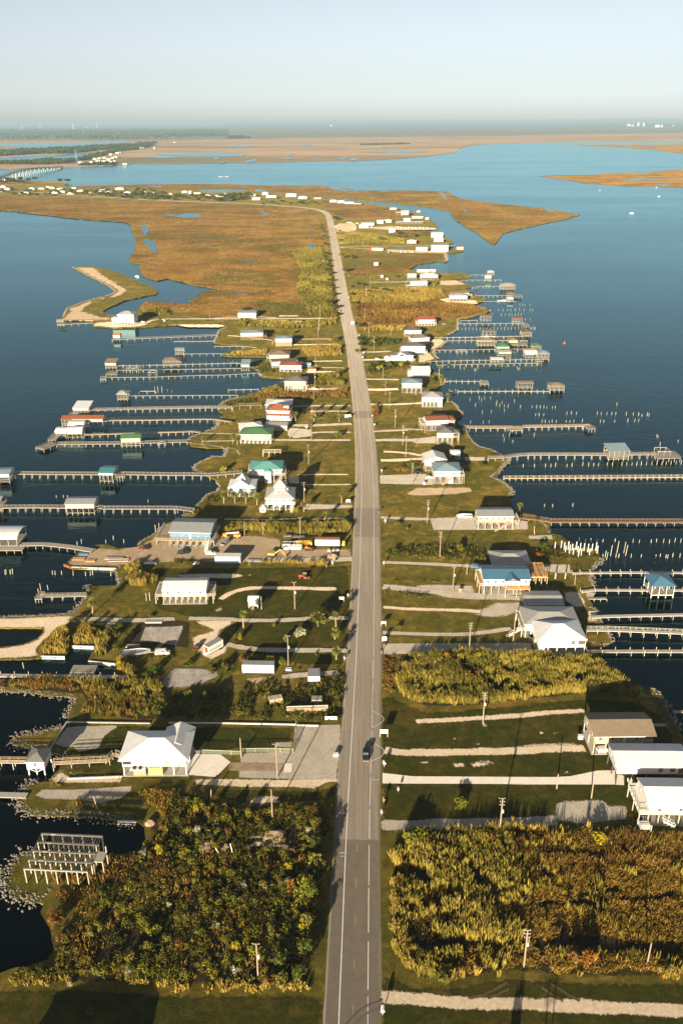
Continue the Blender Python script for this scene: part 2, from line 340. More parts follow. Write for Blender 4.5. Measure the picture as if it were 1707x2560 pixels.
for nm, px in (('marsh_island', tc(2200,300,1568,286,1400,265,1200,248,1050,240,740,231,1000,226,1568,222,2200,219)),
               ('marsh_island', tc(2200,520,1568,518,1440,516,1380,510,1200,510,1050,500,900,490,800,470,690,455,580,441,650,436,900,432,1150,420,1350,415,1450,402,1568,395,2200,392))):
    sheet(nm, px, marsh_m, LZ * 0.7, skirt=1.5, step=8, amp=0.6)
# ---- marsh cover of the peninsula
marsh_left = (td(1568,640,1300,615,1180,600,1060,580,1000,600,960,575,1000,532,1130,540,1350,550,1300,525,1390,495,1360,470,1510,450,1420,430,1340,420,1200,385,1160,370,1080,390,980,355,960,290,985,275,905,262,895,220,942,180,932,130,942,90,912,70,904,20)
 +ta(924,810,902,772,850,757,700,747,500,732,250,702,100,684,0,682,-700,662,-700,570,0,575,400,590,900,605,1568,630)+tb(200,640,400,655,560,672,640,700,655,760,665,825)+te(680,150,715,380,745,560,755,640,300,640,0,640))
sheet('marsh', marsh_left, marsh_m, LZ + 0.02, step=9, amp=1.0)
marsh_up = ta(-700,472,0,474,380,480,440,490,300,500,-700,505)
marsh_band = (ta(490,512,650,507,900,502,1200,495,1568,498)+tb(300,507,640,510,820,527,900,542,1250,542,1500,547,1560,580)+tc(60,602,300,632,600,662,850,705,740,738,500,788,400,813)
 +tf(500,18,330,60,280,128,268,136,202,97,152,58,52,3)+tc(50,768,0,738)+tb(1530,698,1533,680,1400,653,1200,632,1000,607,640,588,500,570,300,560,0,545)+ta(1200,535,900,528,600,530,520,528))
marsh_chan = tb(560,605,930,625,1110,655,1200,672,1230,700,1100,735,800,745,770,720,700,690,640,660)
marsh_r = te(760,200,900,205,1200,205,1480,205,1480,222,1470,250,1440,252,1300,273,1240,308,1200,335,1000,345,800,345,780,280)
marsh_r2 = tC(70,330,300,320,560,305,900,310,1160,330,980,330,960,400,1000,440,1250,442,1150,454,1270,490,1355,510,1330,528,1190,568,1060,585,960,570,860,640,560,650,240,650,130,620,90,450)
for px in (marsh_up, marsh_band, marsh_chan, marsh_r, marsh_r2):
    sheet('marsh', px, marsh_m, LZ + 0.02, step=9, amp=0.8)
# ---- ponds and creeks
ponds = [ta(1110,705,1180,700,1210,712,1270,697,1360,700,1400,714,1350,722,1280,730,1240,726,1200,715),
  ta(980,770,1000,790,1035,798,1010,808,1015,825,975,825) , td(980,0,1000,10,1030,30,1010,75,985,70,975,30), td(990,105,1050,110,1080,150,1085,190,1040,198,1045,160,1000,150),
  tb(200,680,240,683,300,712,270,708), te(545,150,580,128,600,150,590,182,565,175), te(565,35,585,28,588,48,568,50), te(20,470,130,468,130,475,20,478), te(135,262,215,266,200,272,135,268),
  te(100,248,125,250,110,253), te(205,214,250,205,215,220), td(1070,290,1120,292,1090,298), td(1190,582,1260,583,1260,589,1200,589),
  tb(690,515,740,516,820,535,900,540,890,546,760,540,720,530), tb(1410,543,1480,555,1500,590,1545,598,1480,595,1470,565), tc(600,667,650,670,690,688,640,685), tc(55,670,95,683,60,685), tb(885,588,915,590,890,595),
  tb(1050,541,1150,543,1050,549), tb(180,528,260,536,250,548,190,548), tb(0,535,130,538,100,546,0,546), ta(1370,535,1568,536,1568,550,1440,553,1390,548), ta(980,512,1130,508,1100,516), tb(330,550,380,556,350,560),
  tb(405,668,440,672,430,678), tb(470,675,495,682,480,688), te(1140,165,1220,158,1215,172,1100,172), te(1310,158,1400,152,1400,164,1290,172)]
for i, px in enumerate(ponds): sheet('pond', px, pond_m, LZ + 0.06 + .005 * i, step=6, amp=0.8)
far_ponds = [ta(-400,215,0,222,200,213,400,213,700,206,930,200,930,206,700,222,450,244,250,242,0,236,-400,232), ta(-400,300,0,318,120,306,350,298,560,286,640,284,620,296,520,322,420,330,200,336,0,344,-400,340),
  ta(-200,262,0,260,50,262,0,268), ta(990,308,1120,302,1300,306,1120,318), ta(1060,290,1300,284,1568,280,1568,304,1440,306,1300,302,1150,298), ta(1430,308,1530,318,1470,330,1480,318), ta(1490,345,1568,340,1540,350),
  tb(0,282,130,292,100,304,0,302), tb(0,227,240,236,60,240,0,240), tb(430,232,590,218,560,232), tb(320,232,345,232,330,236), tb(400,290,450,292,410,300), tb(390,314,440,316,430,326,395,322), tb(560,298,630,298,570,304), tb(325,306,360,306,340,311),
  tb(730,318,820,314,800,326), tb(830,326,880,314,895,332,850,334), tb(910,272,1180,266,1390,272,1200,283,1000,278), tb(100,340,180,325,200,332,140,348), tc(300,176,480,176,400,180), tc(1280,238,1390,240,1320,244), tc(880,178,960,178,900,182), tc(100,214,200,213,150,218)]
for px in far_ponds: sheet('pond', px, water_m, LZ + 1.5, step=10, amp=0.3)
for px in (tc(1150,468,1250,456,1568,462,1568,468,1300,466,1180,473), tc(1310,476,1350,478,1330,484), tc(1370,502,1430,496,1500,490,1420,508,1380,514), tc(1280,420,1305,428,1285,430), tc(1480,412,1510,414,1480,416)):
    sheet('pond', px, water_m, LZ * 0.7 + 0.15, step=8, amp=0.3)
# ---- road
road_px = [(880,2700),(880,2560),(885,2380),(889,2200),(895,2000),(902,1850),(908,1700),(911,1633),(914,1500),(916,1400),(917,1310),(918,1240),(916,1150),(912,1090),(906,1030),(900,980),(891,920),(882,860),(869,800),(861,762),(853,715),(845,665),(838,620),(831,580),(826,555),(822,540),(815,532),(803,526),(770,520),(720,515),(640,510),(560,507),(420,502),(250,492),(80,480),(-60,470)]
road_c = resample(smooth([G(p, LZ) for p in road_px], 2),6.0)
RW = 12.2
def band(name, c, o0, o1, z, mat, kind='structure', parent=None):
    v, f = [], []
    for i, p in enumerate(c):
        a, b = c[max(0, i - 1)], c[min(len(c) - 1, i + 1)]
        d = Vector((b.x - a.x, b.y - a.y)).normalized()
        for o in (o0, o1): v.append((p.x + d.y * o, p.y - d.x * o, z))
    for i in range(len(c) - 1): f.append((2 * i, 2 * i + 1,2 * i + 3,2 * i + 2))
    ob = mesh_obj(name, v, f, mat, parent)
    if parent is None: ob['kind'] = kind
    return ob
ZR = LZ + 0.16
# raised roadbed with sloping gravel edges
v, f = [], []
for i, p in enumerate(road_c):
    a, b = road_c[max(0, i - 1)], road_c[min(len(road_c) - 1, i + 1)]
    d = Vector((b.x - a.x, b.y - a.y)).normalized(); j1, j2 = random.uniform(-.12,.12), random.uniform(-.12,.12)
    for o, z in ((-RW / 2 - 0.7 + j1, LZ - 0.05),(-RW / 2 + j1, ZR),(RW / 2 + j2, ZR),(RW / 2 + 0.7 + j2, LZ - 0.05)): v.append((p.x + d.y * o, p.y - d.x * o, z))
for i in range(len(road_c) - 1):
    for j in range(3): f.append((4 * i + j, 4 * i + j + 1,4 * i + j + 5,4 * i + j + 4))
road = mesh_obj('road', v, f, asphalt_m); road['kind'] = 'structure'
near_c = [p for p in road_c if p.y < 1500]
band('edge_line', near_c, -RW / 2 + 2.95,-RW / 2 + 3.18, ZR + 0.006, line_w, parent=road)
def seg(c, a, b):
    acc, out = 0, []
    for p, q in zip(c, c[1:]):
        L = (q - p).length
        if acc + L > a and acc < b:
            f0, f1 = max(0,(a - acc) / L), min(1,(b - acc) / L)
            if not out: out.append(p.lerp(q, f0))
            out.append(p.lerp(q, f1))
        acc += L
        if acc > b: break
    return out
Ltot = sum((q - p).length for p, q in zip(near_c, near_c[1:]))
s = 0.0
while s < Ltot - 20:                      # worn right edge line: broken up near the camera, whole further on
    L = random.uniform(4,16) if s < 150 else 60.0
    c = seg(near_c, s, s + L)
    if len(c) > 1: band('edge_line', c, RW / 2 - 2.72, RW / 2 - 2.54, ZR + 0.006, line_w, parent=road)
    s += L + (random.uniform(0.6,4) if s < 150 else 0.05)
s = 2.0
while s < 800:                            # faded yellow centre dashes
    c = seg(near_c, s, s + 3.0)
    if len(c) > 1: band('centre_dash', c, 0.05,0.17, ZR + 0.006, line_y, parent=road)
    s += 12.2
for a, b, m in ((0,1, None),): pass
def rd_at(y):
    for p, q in zip(road_c, road_c[1:]):
        if p.y <= y <= q.y: return p.lerp(q, (y - p.y) / (q.y - p.y))
    return road_c[0]
for (v0, v1) in ((2103,2750),(1272,1345),(1030,1047)):     # darker resurfaced lengths
    y0, y1 = G((890, v1)).y, G((890, v0)).y
    c = [p for p in road_c if y0 < p.y < y1]; c = [rd_at(max(y0, road_c[0].y))] + c + [rd_at(y1)]
    band('resurfaced_length', c, -RW / 2 + 0.05, RW / 2 - 0.05, ZR + 0.003, asphalt2_m, parent=road)
for px in (tS(175,415,280,470,282,510,175,570), tS(200,712,282,750,282,815,172,865)):   # painted driveway mouths
    P = [G(p, ZR + 0.006) for p in px]; c = resample(smooth(P, 2),1.0)
    band('driveway_line', c, -0.09,0.09, ZR + 0.006, line_w, parent=road)
for q in (tS(180,1032,240,1034), tN(1490,0,1490,1), tV(1390,315,1445,315), tV(1395,657,1435,655), tV(1398,684,1432,682), tK(25,832,66,832)):
    if abs(q[0][0] - q[1][0]) < 3: continue
    c = [G(q[0], ZR + 0.006), G(q[1], ZR + 0.006)]; band('shoulder_mark', c, -0.1,0.1, ZR + 0.007, line_w, parent=road)
skid = plain('skid_mark',(0.10,0.085,0.07),0.9)
for off in (0,1.6):
    c = resample(smooth([G(p, ZR) for p in t2(800,1010,850,945,900,895,960,860,1010,840,1060,828)], 2),1.0)
    band('skid_mark', c, -0.25 + off, 0.25 + off, ZR + 0.009, skid, parent=road)
# ---- haze: one even body of air over the whole scene
hz = bpy.data.meshes.new('haze'); bm = bmesh.new(); bmesh.ops.create_cube(bm, size=1.0); bm.to_mesh(hz); bm.free()
hm = bpy.data.materials.new('haze'); hm.use_nodes = True; ht = hm.node_tree; ht.nodes.clear()
ho = ht.nodes.new('ShaderNodeOutputMaterial'); pv = ht.nodes.new('ShaderNodeVolumePrincipled')
pv.inputs['Color'].default_value = (0.37,0.54,0.68,1); pv.inputs['Density'].default_value = 0.000044; pv.inputs['Anisotropy'].default_value = 0.0
ht.links.new(pv.outputs[0], ho.inputs['Volume']); hz.materials.append(hm)
hzo = link('haze', hz); hzo.scale = (144000,72600, H + 11.0); hzo.location = (0,35200,(H + 11) / 2 - 1.2); hzo['kind'] = 'stuff'
# ================================================================== drives, yards, bare patches
Z1, Z2, Z3_ = LZ + 0.03, LZ + 0.06, LZ + 0.09
PATHS = [
 ('gravel_drive', t2(1045,800,1250,815,1568,845)+t3(150,850,500,850,900,870,1568,905,2200,930),3.0, shell_m),
 ('tyre_track', t3(90,812,200,790,290,740,360,700),0.5, rut_m),('tyre_track', t3(220,815,300,785,380,745),0.5, rut_m),
 ('tyre_track', t3(590,735,660,785,745,832),0.5, rut_m),('tyre_track', t3(630,695,720,755,860,835),0.5, rut_m),
 ('gravel_drive', tW(255,440,480,432,900,418,1568,412)+tX(200,405,450,395),3.6, gravel_m),
 ('shell_drive', tS(560,515,800,498,1200,478,1568,455)+tT(250,440,700,412),2.2, shell_m),
 ('shell_drive', tS(290,765,400,785,700,790,1100,780,1568,772)+tT(300,755,700,750),3.2, shell_m),
 ('gravel_drive', tO(265,90,700,106,1185,132),2.7, gravel_m),('gravel_drive', tO(265,305,500,328,900,372,1300,402,1568,412)+tP(140,400),4.2, gravel_m),
 ('shell_drive', tO(270,490,500,508,900,515,1160,532),2.3, shell_m),('gravel_drive', tO(260,716,600,731,1000,736,1200,712,1420,680),2.6, gravel_m),
 ('concrete_drive', tK(245,688,500,702,700,706),3.0, gravel_m),('shell_drive', tK(275,102,500,115,620,140),2.6, shell_m),('shell_drive', tK(250,182,450,178,660,165),4.0, shell_m),
 ('shell_drive', tG(235,488,450,492,730,475),3.2, shell_m),('shell_drive', tG(185,350,350,352,510,345),5.5, shell_m),('gravel_drive', tG(180,252,330,254,520,258),3.4, gravel_m),
 ('gravel_drive', tG(560,718,700,724,850,724),2.2, gravel_m),('gravel_drive', tG(270,742,450,732,600,728),3.0, gravel_m),
 ('shell_drive', tC(0,182,300,180,590,176),2.6, shell_m),('gravel_drive', tC(240,244,400,243,580,240),2.6, gravel_m),('gravel_drive', tC(130,896,280,896,440,890),3.2, gravel_m),('gravel_drive', tC(140,972,260,968,400,965),4.5, gravel_m),
 ('gravel_drive', z3(100,505,500,502,900,500,1390,492),3.5, dirt_m),('gravel_drive', z3(110,515,330,525,640,548,1000,565,1290,572),5.0, dirt_m),
 ('gravel_drive', td(790,692,1010,685,1050,655,1300,652,1568,652)+te(300,652,735,648),3.5, gravel_m),('gravel_drive', tB(200,132,430,122,640,118,790,128),2.5, gravel_m),
 ('gravel_drive', tB(940,382,1150,378,1395,374),3.2, shell_m),('gravel_drive', tB(950,330,1150,326,1350,326),1.6, shell_m),('gravel_drive', tB(330,295,460,302,800,345),2.0, shell_m),('gravel_drive', tB(1120,535,1410,530),2.4, shell_m),
 ('gravel_drive', tB(1060,632,1340,634),4.5, shell_m),('gravel_drive', tB(1160,592,1425,596),2.0, gravel_m),('gravel_drive', tB(1060,792,1250,794,1445,790),4.6, gravel_m),
 ('gravel_drive', tF(1005,290,1150,276,1565,276),2.8, gravel_m),('gravel_drive', tF(1100,328,1350,328,1565,328),2.4, gravel_m),('gravel_drive', tF(1000,460,1200,462,1400,452,1568,446),4.5, gravel_m),
 ('concrete_drive', tF(1100,550,1230,522,1568,525),2.6, gravel_m),('concrete_drive', tF(825,596,1200,598,1568,598),3.2, gravel_m),('footpath', tF(130,532,330,536,530,542),1.3, gravel_m),('footpath', tF(170,608,350,606,545,602),1.5, gravel_m),
 ('shell_drive', tF(1050,922,1300,918,1535,918),1.6, shell_m),('shell_drive', tF(1080,1014,1350,1014,1560,1012),1.4, shell_m),('shell_drive', tJ(400,605,800,612,1040,600),1.6, shell_m),('shell_drive', tJ(1130,612,1300,600,1440,600),2.0, sandy_m),
 ('shell_drive', tN(375,335,460,280,600,240,780,234,1000,240,1380,246),2.6, shell_m),('shell_drive', tN(100,498,400,500,600,516,900,514,1130,498,1480,492),2.8, gravel_m),('gravel_drive', tN(430,715,560,745,750,766,1000,768,1340,768,1460,775),2.8, gravel_m),
 ('gravel_drive', tM(640,528,900,526,1200,540,1568,522),3.0, gravel_m),('gravel_drive', tR(900,112,1100,86,1400,76),3.0, gravel_m),('gravel_drive', tJ(780,952,1000,955,1300,952,1510,945),4.6, gravel_m),
]
LAWNS = [tS(249,210,400,300,620,400,900,405,1568,345)+tT(0,350,720,300,1200,330,1400,480,1500,640,1500,1000,1300,1069)+tX(1100,420,420,420)+tW(1568,440,700,450,249,480,250,0),
  tQ(600,530,1340,540)+tR(420,520,1010,530,990,730,560,740,140,765,60,980,-60,1010)+tQ(1090,1010,560,960,700,830),
  tN(-200,60,560,60,1480,40,1490,300,1480,480,1470,760,1440,900,1150,910,960,880,560,780,480,700,480,520,100,490,-200,420),
  tO(250,930,400,910)+tS(400,160,400,300,250,230), t2(1040,600,1110,640,1300,720,1568,710)+t3(400,660,900,690,1568,690,2300,680,2300,1200,0,1300)+t2(1040,1300), t1(-330,740,0,742,480,735,1200,760,1568,770)+t2(200,760,560,770,620,500,700,0,715,0,660,1300)+t1(0,1300,-330,1300),
  tU(1100,20,1568,0)+tV(0,100,500,100,1180,120,1380,60,1380,180,1250,230,900,230,560,250,100,130)]
for i, px in enumerate(LAWNS): sheet('mown_lawn', px, mow_m, LZ + .012 + .002 * i, soft=2.5, step=8, amp=0.8)
for i, (nm, px, w, m) in enumerate(PATHS): path(nm, px, w, m, Z2 + .004 * i, soft=0.7 if w < 1 else 1.2)
PATCH = [
 ('gravel_lot', tX(420,240,500,205,870,200,910,255,1075,250,1095,395,900,415,700,445,400,400), gravel_m, 1.5, Z1),
 ('gravel_lot', tT(0,730,350,690,620,690,710,740,700,790,400,805,0,806), shell_m, 2.0, Z1),
 ('gravel_lot', tO(480,285,750,280,1100,290,1110,370,1568,378,1568,430,1100,435,850,420,700,380), gravel_m, 2.5, Z1),
 ('gravel_lot', tO(1000,550,1250,435,1568,430,1568,520,1400,590,1200,600), gravel_m, 4.0, Z1),
 ('gravel_lot', tO(262,812,500,806,1568,802)+tP(230,800,230,930)+tO(1568,905,900,892,500,912,270,918), gravel_m, 1.0, Z1),
 ('parking_slab', tK(690,692,1100,686,1300,700,1568,720,1568,800,720,806,695,740), gravel_m, 0.6, Z1),
 ('gravel_lot', tK(238,312,650,300,730,330,730,402,240,392), gravel_m, 1.0, Z1),('sand_patch', tK(440,495,560,420,1050,418,1090,462,900,488,640,500), sandy_m, 2.0, Z1),
 ('parking_slab', tK(720,330,990,332,985,392,728,392), gravel_m, 0.5, Z3_),('parking_slab', tK(1000,150,1182,150,1182,186,1000,182), gravel_m, 0.5, Z1),
 ('concrete_drive', tG(285,810,640,808,860,785,862,852,670,856,630,836,285,834), gravel_m, 0.6, Z1),
 ('sand_patch', tC(880,402,960,390,1240,415,1252,445,1100,452,950,432), sandy_m, 2.0, Z1),('gravel_lot', tC(890,228,1050,226,1150,268,950,276,880,262), dirt_m, 3.0, Z1),
 ('gravel_lot', tC(690,900,800,900,850,960,690,1005), sandy_m, 2.0, Z1),('rock_beach', tC(800,780,900,770,950,800,880,850,800,880), sandy_m, 2.0, Z1),
 ('gravel_lot', z3(60,285,110,255,300,250,325,300,300,345,90,348), dirt_m, 3.0, Z1),('gravel_lot', z3(330,300,700,285,1150,300,1160,325,700,330), dirt_m, 3.0, Z1),('gravel_lot', z3(620,535,1290,560,1290,580,700,570), dirt_m, 2.0, Z1),
 ('beach', td(390,661,440,640,470,580,560,545,640,520,760,490,800,466,760,430,700,400,600,350,500,297,660,298,720,350,860,435,895,460,860,490,700,520,600,570,590,600,700,635,790,640,780,662), dirt_m, 4.0, Z1),
 ('shore_slab', td(640,680,790,668,960,672,1030,690,940,706,800,714,645,700), gravel_m, 2.0, Z1),('sand_patch', te(335,640,350,625,480,624,500,636), sandy_m, 3.0, Z1),('sand_patch', te(220,668,300,656,440,660,420,675), sandy_m, 3.0, Z1),('shell_bank', td(1180,690,1500,690,1560,700,1500,712,1300,710), shell_m, 2.0, Z1),
 ('gravel_lot', tF(960,480,1110,490,1200,500,1200,560,1030,582,960,555), gravel_m, 1.0, Z1),('shell_lot', tF(955,950,1050,922,1085,925,1085,1012,970,1002), shell_m, 1.5, Z1),
 ('gravel_drive', tJ(1015,500,1110,474,1500,484,1522,512,1100,528), gravel_m, 0.8, Z1),
 ('dirt_yard', tI(580,965,720,848,840,814,1060,824,1240,795,1430,692,1568,700)+tJ(0,760,390,745,620,738,900,762,910,850,1200,850,1500,850,1510,960,1290,975,800,965,560,985,330,985,0,940)+tI(1568,960,1200,960,1040,985,640,985), dirt_m, 2.0, Z1),
 ('shell_lot', tN(0,118,200,112,430,110,620,118,540,152,430,162,100,152,0,150), shell_m, 1.5, Z1),('sand_patch', tN(320,430,390,392,410,420,350,455), sandy_m, 1.2, Z1),('sand_patch', tN(590,120,700,118,620,140), sandy_m, 1.0, Z1),
 ('dirt_yard', tN(110,515,470,502,490,540,390,600,350,700,460,720,440,790,300,860,230,830,140,740,120,650,310,600), shell_m, 1.8, Z1),('dirt_yard', tM(1160,700,1200,560,1300,545,1568,530)+tN(130,520,130,760)+tM(1568,780,1250,790,1120,760), rough_m, 2.0, Z1),
 ('sand_spit', tM(-300,786,0,781,200,756,330,706,396,640,378,604,-300,606,-300,521,0,517,200,512,450,502,620,494,690,500,610,570,520,600,430,690,330,790,365,862,0,880,-300,886), shell_m, 1.0, Z1),
 ('old_slab', tM(1290,592,1500,588)+tN(80,556,5,738)+tM(1400,735,1240,718), old_conc_m, 1.0, Z3_),
 ('pale_slab', tQ(1405,185,1500,50,1568,28)+tR(200,28,360,45,385,105,230,172,60,212,0,208)+tQ(1480,222), old_conc_m, 2.0, Z3_),
 ('soil_patch', tR(590,112,830,95,840,130,680,172,600,152), sandy_m, 1.5, Z1),
 ('gravel_yard', tR(1000,522,1412,508,1418,560,1395,780,1388,1012,1000,995,520,972,530,840,560,755,1000,735), gravel_m, 0.8, Z1),
 ('concrete_drive', tR(140,765,380,770,465,835,340,962,105,945), conc_m, None, Z2),('concrete_drive', tR(466,836,850,842,922,848,918,916,522,914,440,912), dirt_m, 0.3, Z2),('pale_slab', tR(924,845,990,845,986,922,918,922), conc_m, None, Z3_),('gravel_yard', tR(830,662,1000,655,1000,715,842,715), gravel_m, 0.8, Z1),
 ('shell_bank', tV(150,22,520,18,900,28,1240,18,1380,15,1385,50,1280,62,1180,115,1000,100,700,102,400,92,170,80), shell_m, 0.8, Z1),
 ('concrete_pad', tQ(478,712,592,560,700,548,830,545,1090,540,940,640,885,750,700,790,640,742,560,745), gravel_m, 0.8, Z1),('shell_bank', tQ(450,1042,540,935,600,895,555,960,640,1002,1000,985,1100,1000,1085,1062,480,1064), shell_m, 1.0, Z1),
 ('old_slab', tU(300,182,360,112,700,110,1190,78,1180,130,1100,200,900,252,720,222,400,212), gravel_m, 1.0, Z1),
 ('sand_patch', tV(555,585,680,545,1050,595,975,655,860,612,600,610), shell_m, 1.3, Z2),('sand_patch', tV(600,505,740,498,735,538,620,542), shell_m, 1.0, Z2),('sand_patch', tV(655,160,915,160,890,240,590,255), shell_m, 1.8, Z2),
 ('sand_patch', tS(570,860,640,850,760,895,700,905,580,885), shell_m, 1.5, Z1),('sand_patch', tS(880,880,1010,870,1020,925,900,930), shell_m, 1.5, Z1),('sand_patch', tS(1030,880,1120,850,1280,850,1290,905,1060,935), shell_m, 1.8, Z1),('sand_patch', tS(830,655,960,650,960,690,850,685), shell_m, 1.5, Z1),('sand_patch', tS(1040,688,1150,690,1140,740,1060,715), shell_m, 1.5, Z1),
 ('sand_patch', tT(260,605,370,565,390,610,290,640), shell_m, 1.5, Z1),('sand_patch', tT(395,600,470,600,460,640,400,635), shell_m, 1.5, Z1),('sand_patch', tT(480,955,570,930,580,985,500,990), shell_m, 1.5, Z1),('sand_patch', tT(590,880,720,870,700,895,600,895), shell_m, 1.5, Z1),('sand_patch', tS(1130,505,1190,505,1225,570,1180,590), shell_m, 1.2, Z1),('sand_patch', tT(1250,520,1420,515,1440,560,1280,570), gravel_m, 1.0, Z1),
 ('concrete_pad', tP(0,130,180,120,390,108,560,108,575,190,450,190,180,140,0,150), gravel_m, 0.6, Z1),('concrete_pad', tL(185,850,400,845,410,885,190,882), gravel_m, 0.5, Z1),
 ('rock_beach', tP(480,340,640,340,700,420,720,500,600,500,500,440), shell_m, 2.5, Z1),('rock_beach', tP(705,520,800,518,830,625,705,620), shell_m, 1.2, Z1),('concrete_pad', tP(690,350,790,362,770,410,705,412), gravel_m, 0.6, Z1),
 ('concrete_drive', tS(270,970,540,1000,1568,1006)+tT(0,1006,420,1006,560,1000,800,950,960,945,1040,1000,1040,1080)+tX(950,75,500,75,0,76)+tW(1568,72,270,66), conc_m, None, Z2),
]
for i, (nm, px, m, soft, z) in enumerate(PATCH): sheet(nm, px, m, z + .0031 * (i % 9), soft=soft, step=8, amp=0.9 if soft else 0.2)
# ================================================================== builders
class MB:
    def __init__(s): s.v, s.f = [], []
    def add(s, vs, fs):
        n = len(s.v); s.v += [tuple(v) for v in vs]; s.f += [tuple(i + n for i in f) for f in fs]; return s
    def box(s, x0, x1, y0, y1, z0, z1):
        return s.add([(x0, y0, z0),(x1, y0, z0),(x1, y1, z0),(x0, y1, z0),(x0, y0, z1),(x1, y0, z1),(x1, y1, z1),(x0, y1, z1)],
                     [(3,2,1,0),(4,5,6,7),(0,1,5,4),(1,2,6,5),(2,3,7,6),(3,0,4,7)])
    def bar(s, a, b, w, h=None):
        a, b = Vector(a), Vector(b); h = h or w; d = (b - a).normalized()
        u = Vector((0,0,1)) if abs(d.z) < 0.9 else Vector((0,1,0))
        x = d.cross(u).normalized() * w / 2; y = x.cross(d).normalized() * h / 2
        vs = [p + i * x + j * y for p in (a, b) for i, j in ((-1,-1),(1,-1),(1,1),(-1,1))]
        return s.add(vs, [(3,2,1,0),(4,5,6,7),(0,1,5,4),(1,2,6,5),(2,3,7,6),(3,0,4,7)])
    def cyl(s, a, b, r0, r1=None, n=8, cap=True):
        a, b = Vector(a), Vector(b); r1 = r0 if r1 is None else r1; d = (b - a).normalized()
        u = Vector((0,0,1)) if abs(d.z) < 0.9 else Vector((0,1,0))
        x = d.cross(u).normalized(); y = x.cross(d).normalized()
        vs = [p + (x * math.cos(2 * math.pi * i / n) + y * math.sin(2 * math.pi * i / n)) * r for p, r in ((a, r0),(b, r1)) for i in range(n)]
        fs = [(i, (i + 1) % n, n + (i + 1) % n, n + i) for i in range(n)]
        if cap: fs += [tuple(range(n - 1,-1,-1)), tuple(range(n, 2 * n))]
        return s.add(vs, fs)
    def prism(s, prof, y0, y1):
        """x-z outline pushed along y"""
        n = len(prof); vs = [(x, y, z) for y in (y0, y1) for x, z in prof]
        return s.add(vs, [tuple(range(n)), tuple(range(2 * n - 1, n - 1,-1))] + [(i + n, (i + 1) % n + n, (i + 1) % n, i) for i in range(n)])
    def mesh(s, name, mat):
        me = bpy.data.meshes.new(name); me.from_pydata(s.v, [], s.f); me.materials.append(mat); me.update(); return me
    def obj(s, name, mat, parent=None, loc=None, rz=0.0): return link(name, s.mesh(name, mat), parent, loc, rz)
def wood(name, c, var=0.25, sc=2.0):
    m, t, b, o = nt(name); p = pos(t, (1,1,1))
    f = noise(t, sc, 6,0.7, p); g = noise(t, 0.25,3,0.6, p)
    rnd = N(t, 'ShaderNodeObjectInfo').outputs['Random']
    k = math_(t, 'ADD', math_(t, 'MULTIPLY', f, 0.6), math_(t, 'ADD', math_(t, 'MULTIPLY', g, 0.4), math_(t, 'MULTIPLY', math_(t, 'SUBTRACT', rnd, 0.5),0.3)))
    t.links.new(ramp(t, k, [(0.3, tuple(x * (1 - var) for x in c)),(0.7, tuple(x * (1 + var) for x in c))]), b.inputs['Base Color'])
    b.inputs['Roughness'].default_value = 0.85; return m
def metal_roof(name, c, pitch=0.8, rough=0.45):
    """ribbed sheet roofing"""
    m, t, b, o = nt(name); p = pos(t, obj=True)
    w = N(t, 'ShaderNodeTexWave', wave_type='BANDS', bands_direction='X', wave_profile='SIN'); w.inputs['Scale'].default_value = 0.314 / pitch; t.links.new(p, w.inputs[0])
    f = noise(t, 0.35,6,0.7, p)
    c1 = ramp(t, f, [(0.3, tuple(x * 0.86 for x in c)),(0.7, tuple(min(1, x * 1.06) for x in c))])
    t.links.new(c1, b.inputs['Base Color']); b.inputs['Roughness'].default_value = rough; b.inputs['Specular IOR Level'].default_value = 0.35
    c1 = mixc(t, 0.5, c1, ramp(t, w.outputs['Fac'], [(0.0, G_(0.72)),(0.35, G_(1.05))]),'MULTIPLY'); t.links.new(c1, b.inputs['Base Color'])
    bump(t, b, w.outputs['Fac'], 0.35,0.05); return m
def shingle(name, c):
    m, t, b, o = nt(name); p = pos(t, obj=True)
    br = N(t, 'ShaderNodeTexBrick'); br.inputs['Scale'].default_value = 2.2; br.inputs['Color1'].default_value = (*c, 1); br.inputs['Color2'].default_value = (*[x * 0.8 for x in c], 1); br.inputs['Mortar'].default_value = (*[x * 0.6 for x in c], 1)
    br.inputs['Mortar Size'].default_value = 0.03; t.links.new(p, br.inputs[0])
    f = noise(t, 0.5,6,0.7, p)
    t.links.new(mixc(t, 0.6, br.outputs[0], ramp(t, f, [(0.3, G_(0.75)),(0.7, G_(1.2))]),'MULTIPLY'), b.inputs['Base Color']); b.inputs['Roughness'].default_value = 0.9
    return m
def siding(name, c, pitch=0.22):
    m, t, b, o = nt(name); p = pos(t, obj=True)
    w = N(t, 'ShaderNodeTexWave', wave_type='BANDS', bands_direction='Z', wave_profile='SAW'); w.inputs['Scale'].default_value = 0.314 / pitch; t.links.new(p, w.inputs[0])
    f = noise(t, 0.6,5,0.7, pos(t, (1,1,0.3), obj=True))
    t.links.new(ramp(t, f, [(0.3, tuple(x * 0.88 for x in c)),(0.7, c)]), b.inputs['Base Color']); b.inputs['Roughness'].default_value = 0.6
    bump(t, b, w.outputs['Fac'], 0.4,0.03); return m
pile_m = wood('weathered_pile',(0.34,0.31,0.22)); deck_m = wood('grey_deck',(0.30,0.27,0.225),0.25); newdeck_m = wood('tan_deck',(0.38,0.295,0.205),0.25); brown_wood = wood('brown_timber',(0.30,0.19,0.10)); orange_wood = wood('fresh_timber',(0.55,0.30,0.11),0.2); post_m = wood('post_timber',(0.42,0.36,0.25)); white_post = plain('white_post',(0.72,0.68,0.60),0.7)
pole_m = wood('pole_timber',(0.27,0.22,0.155),0.2)
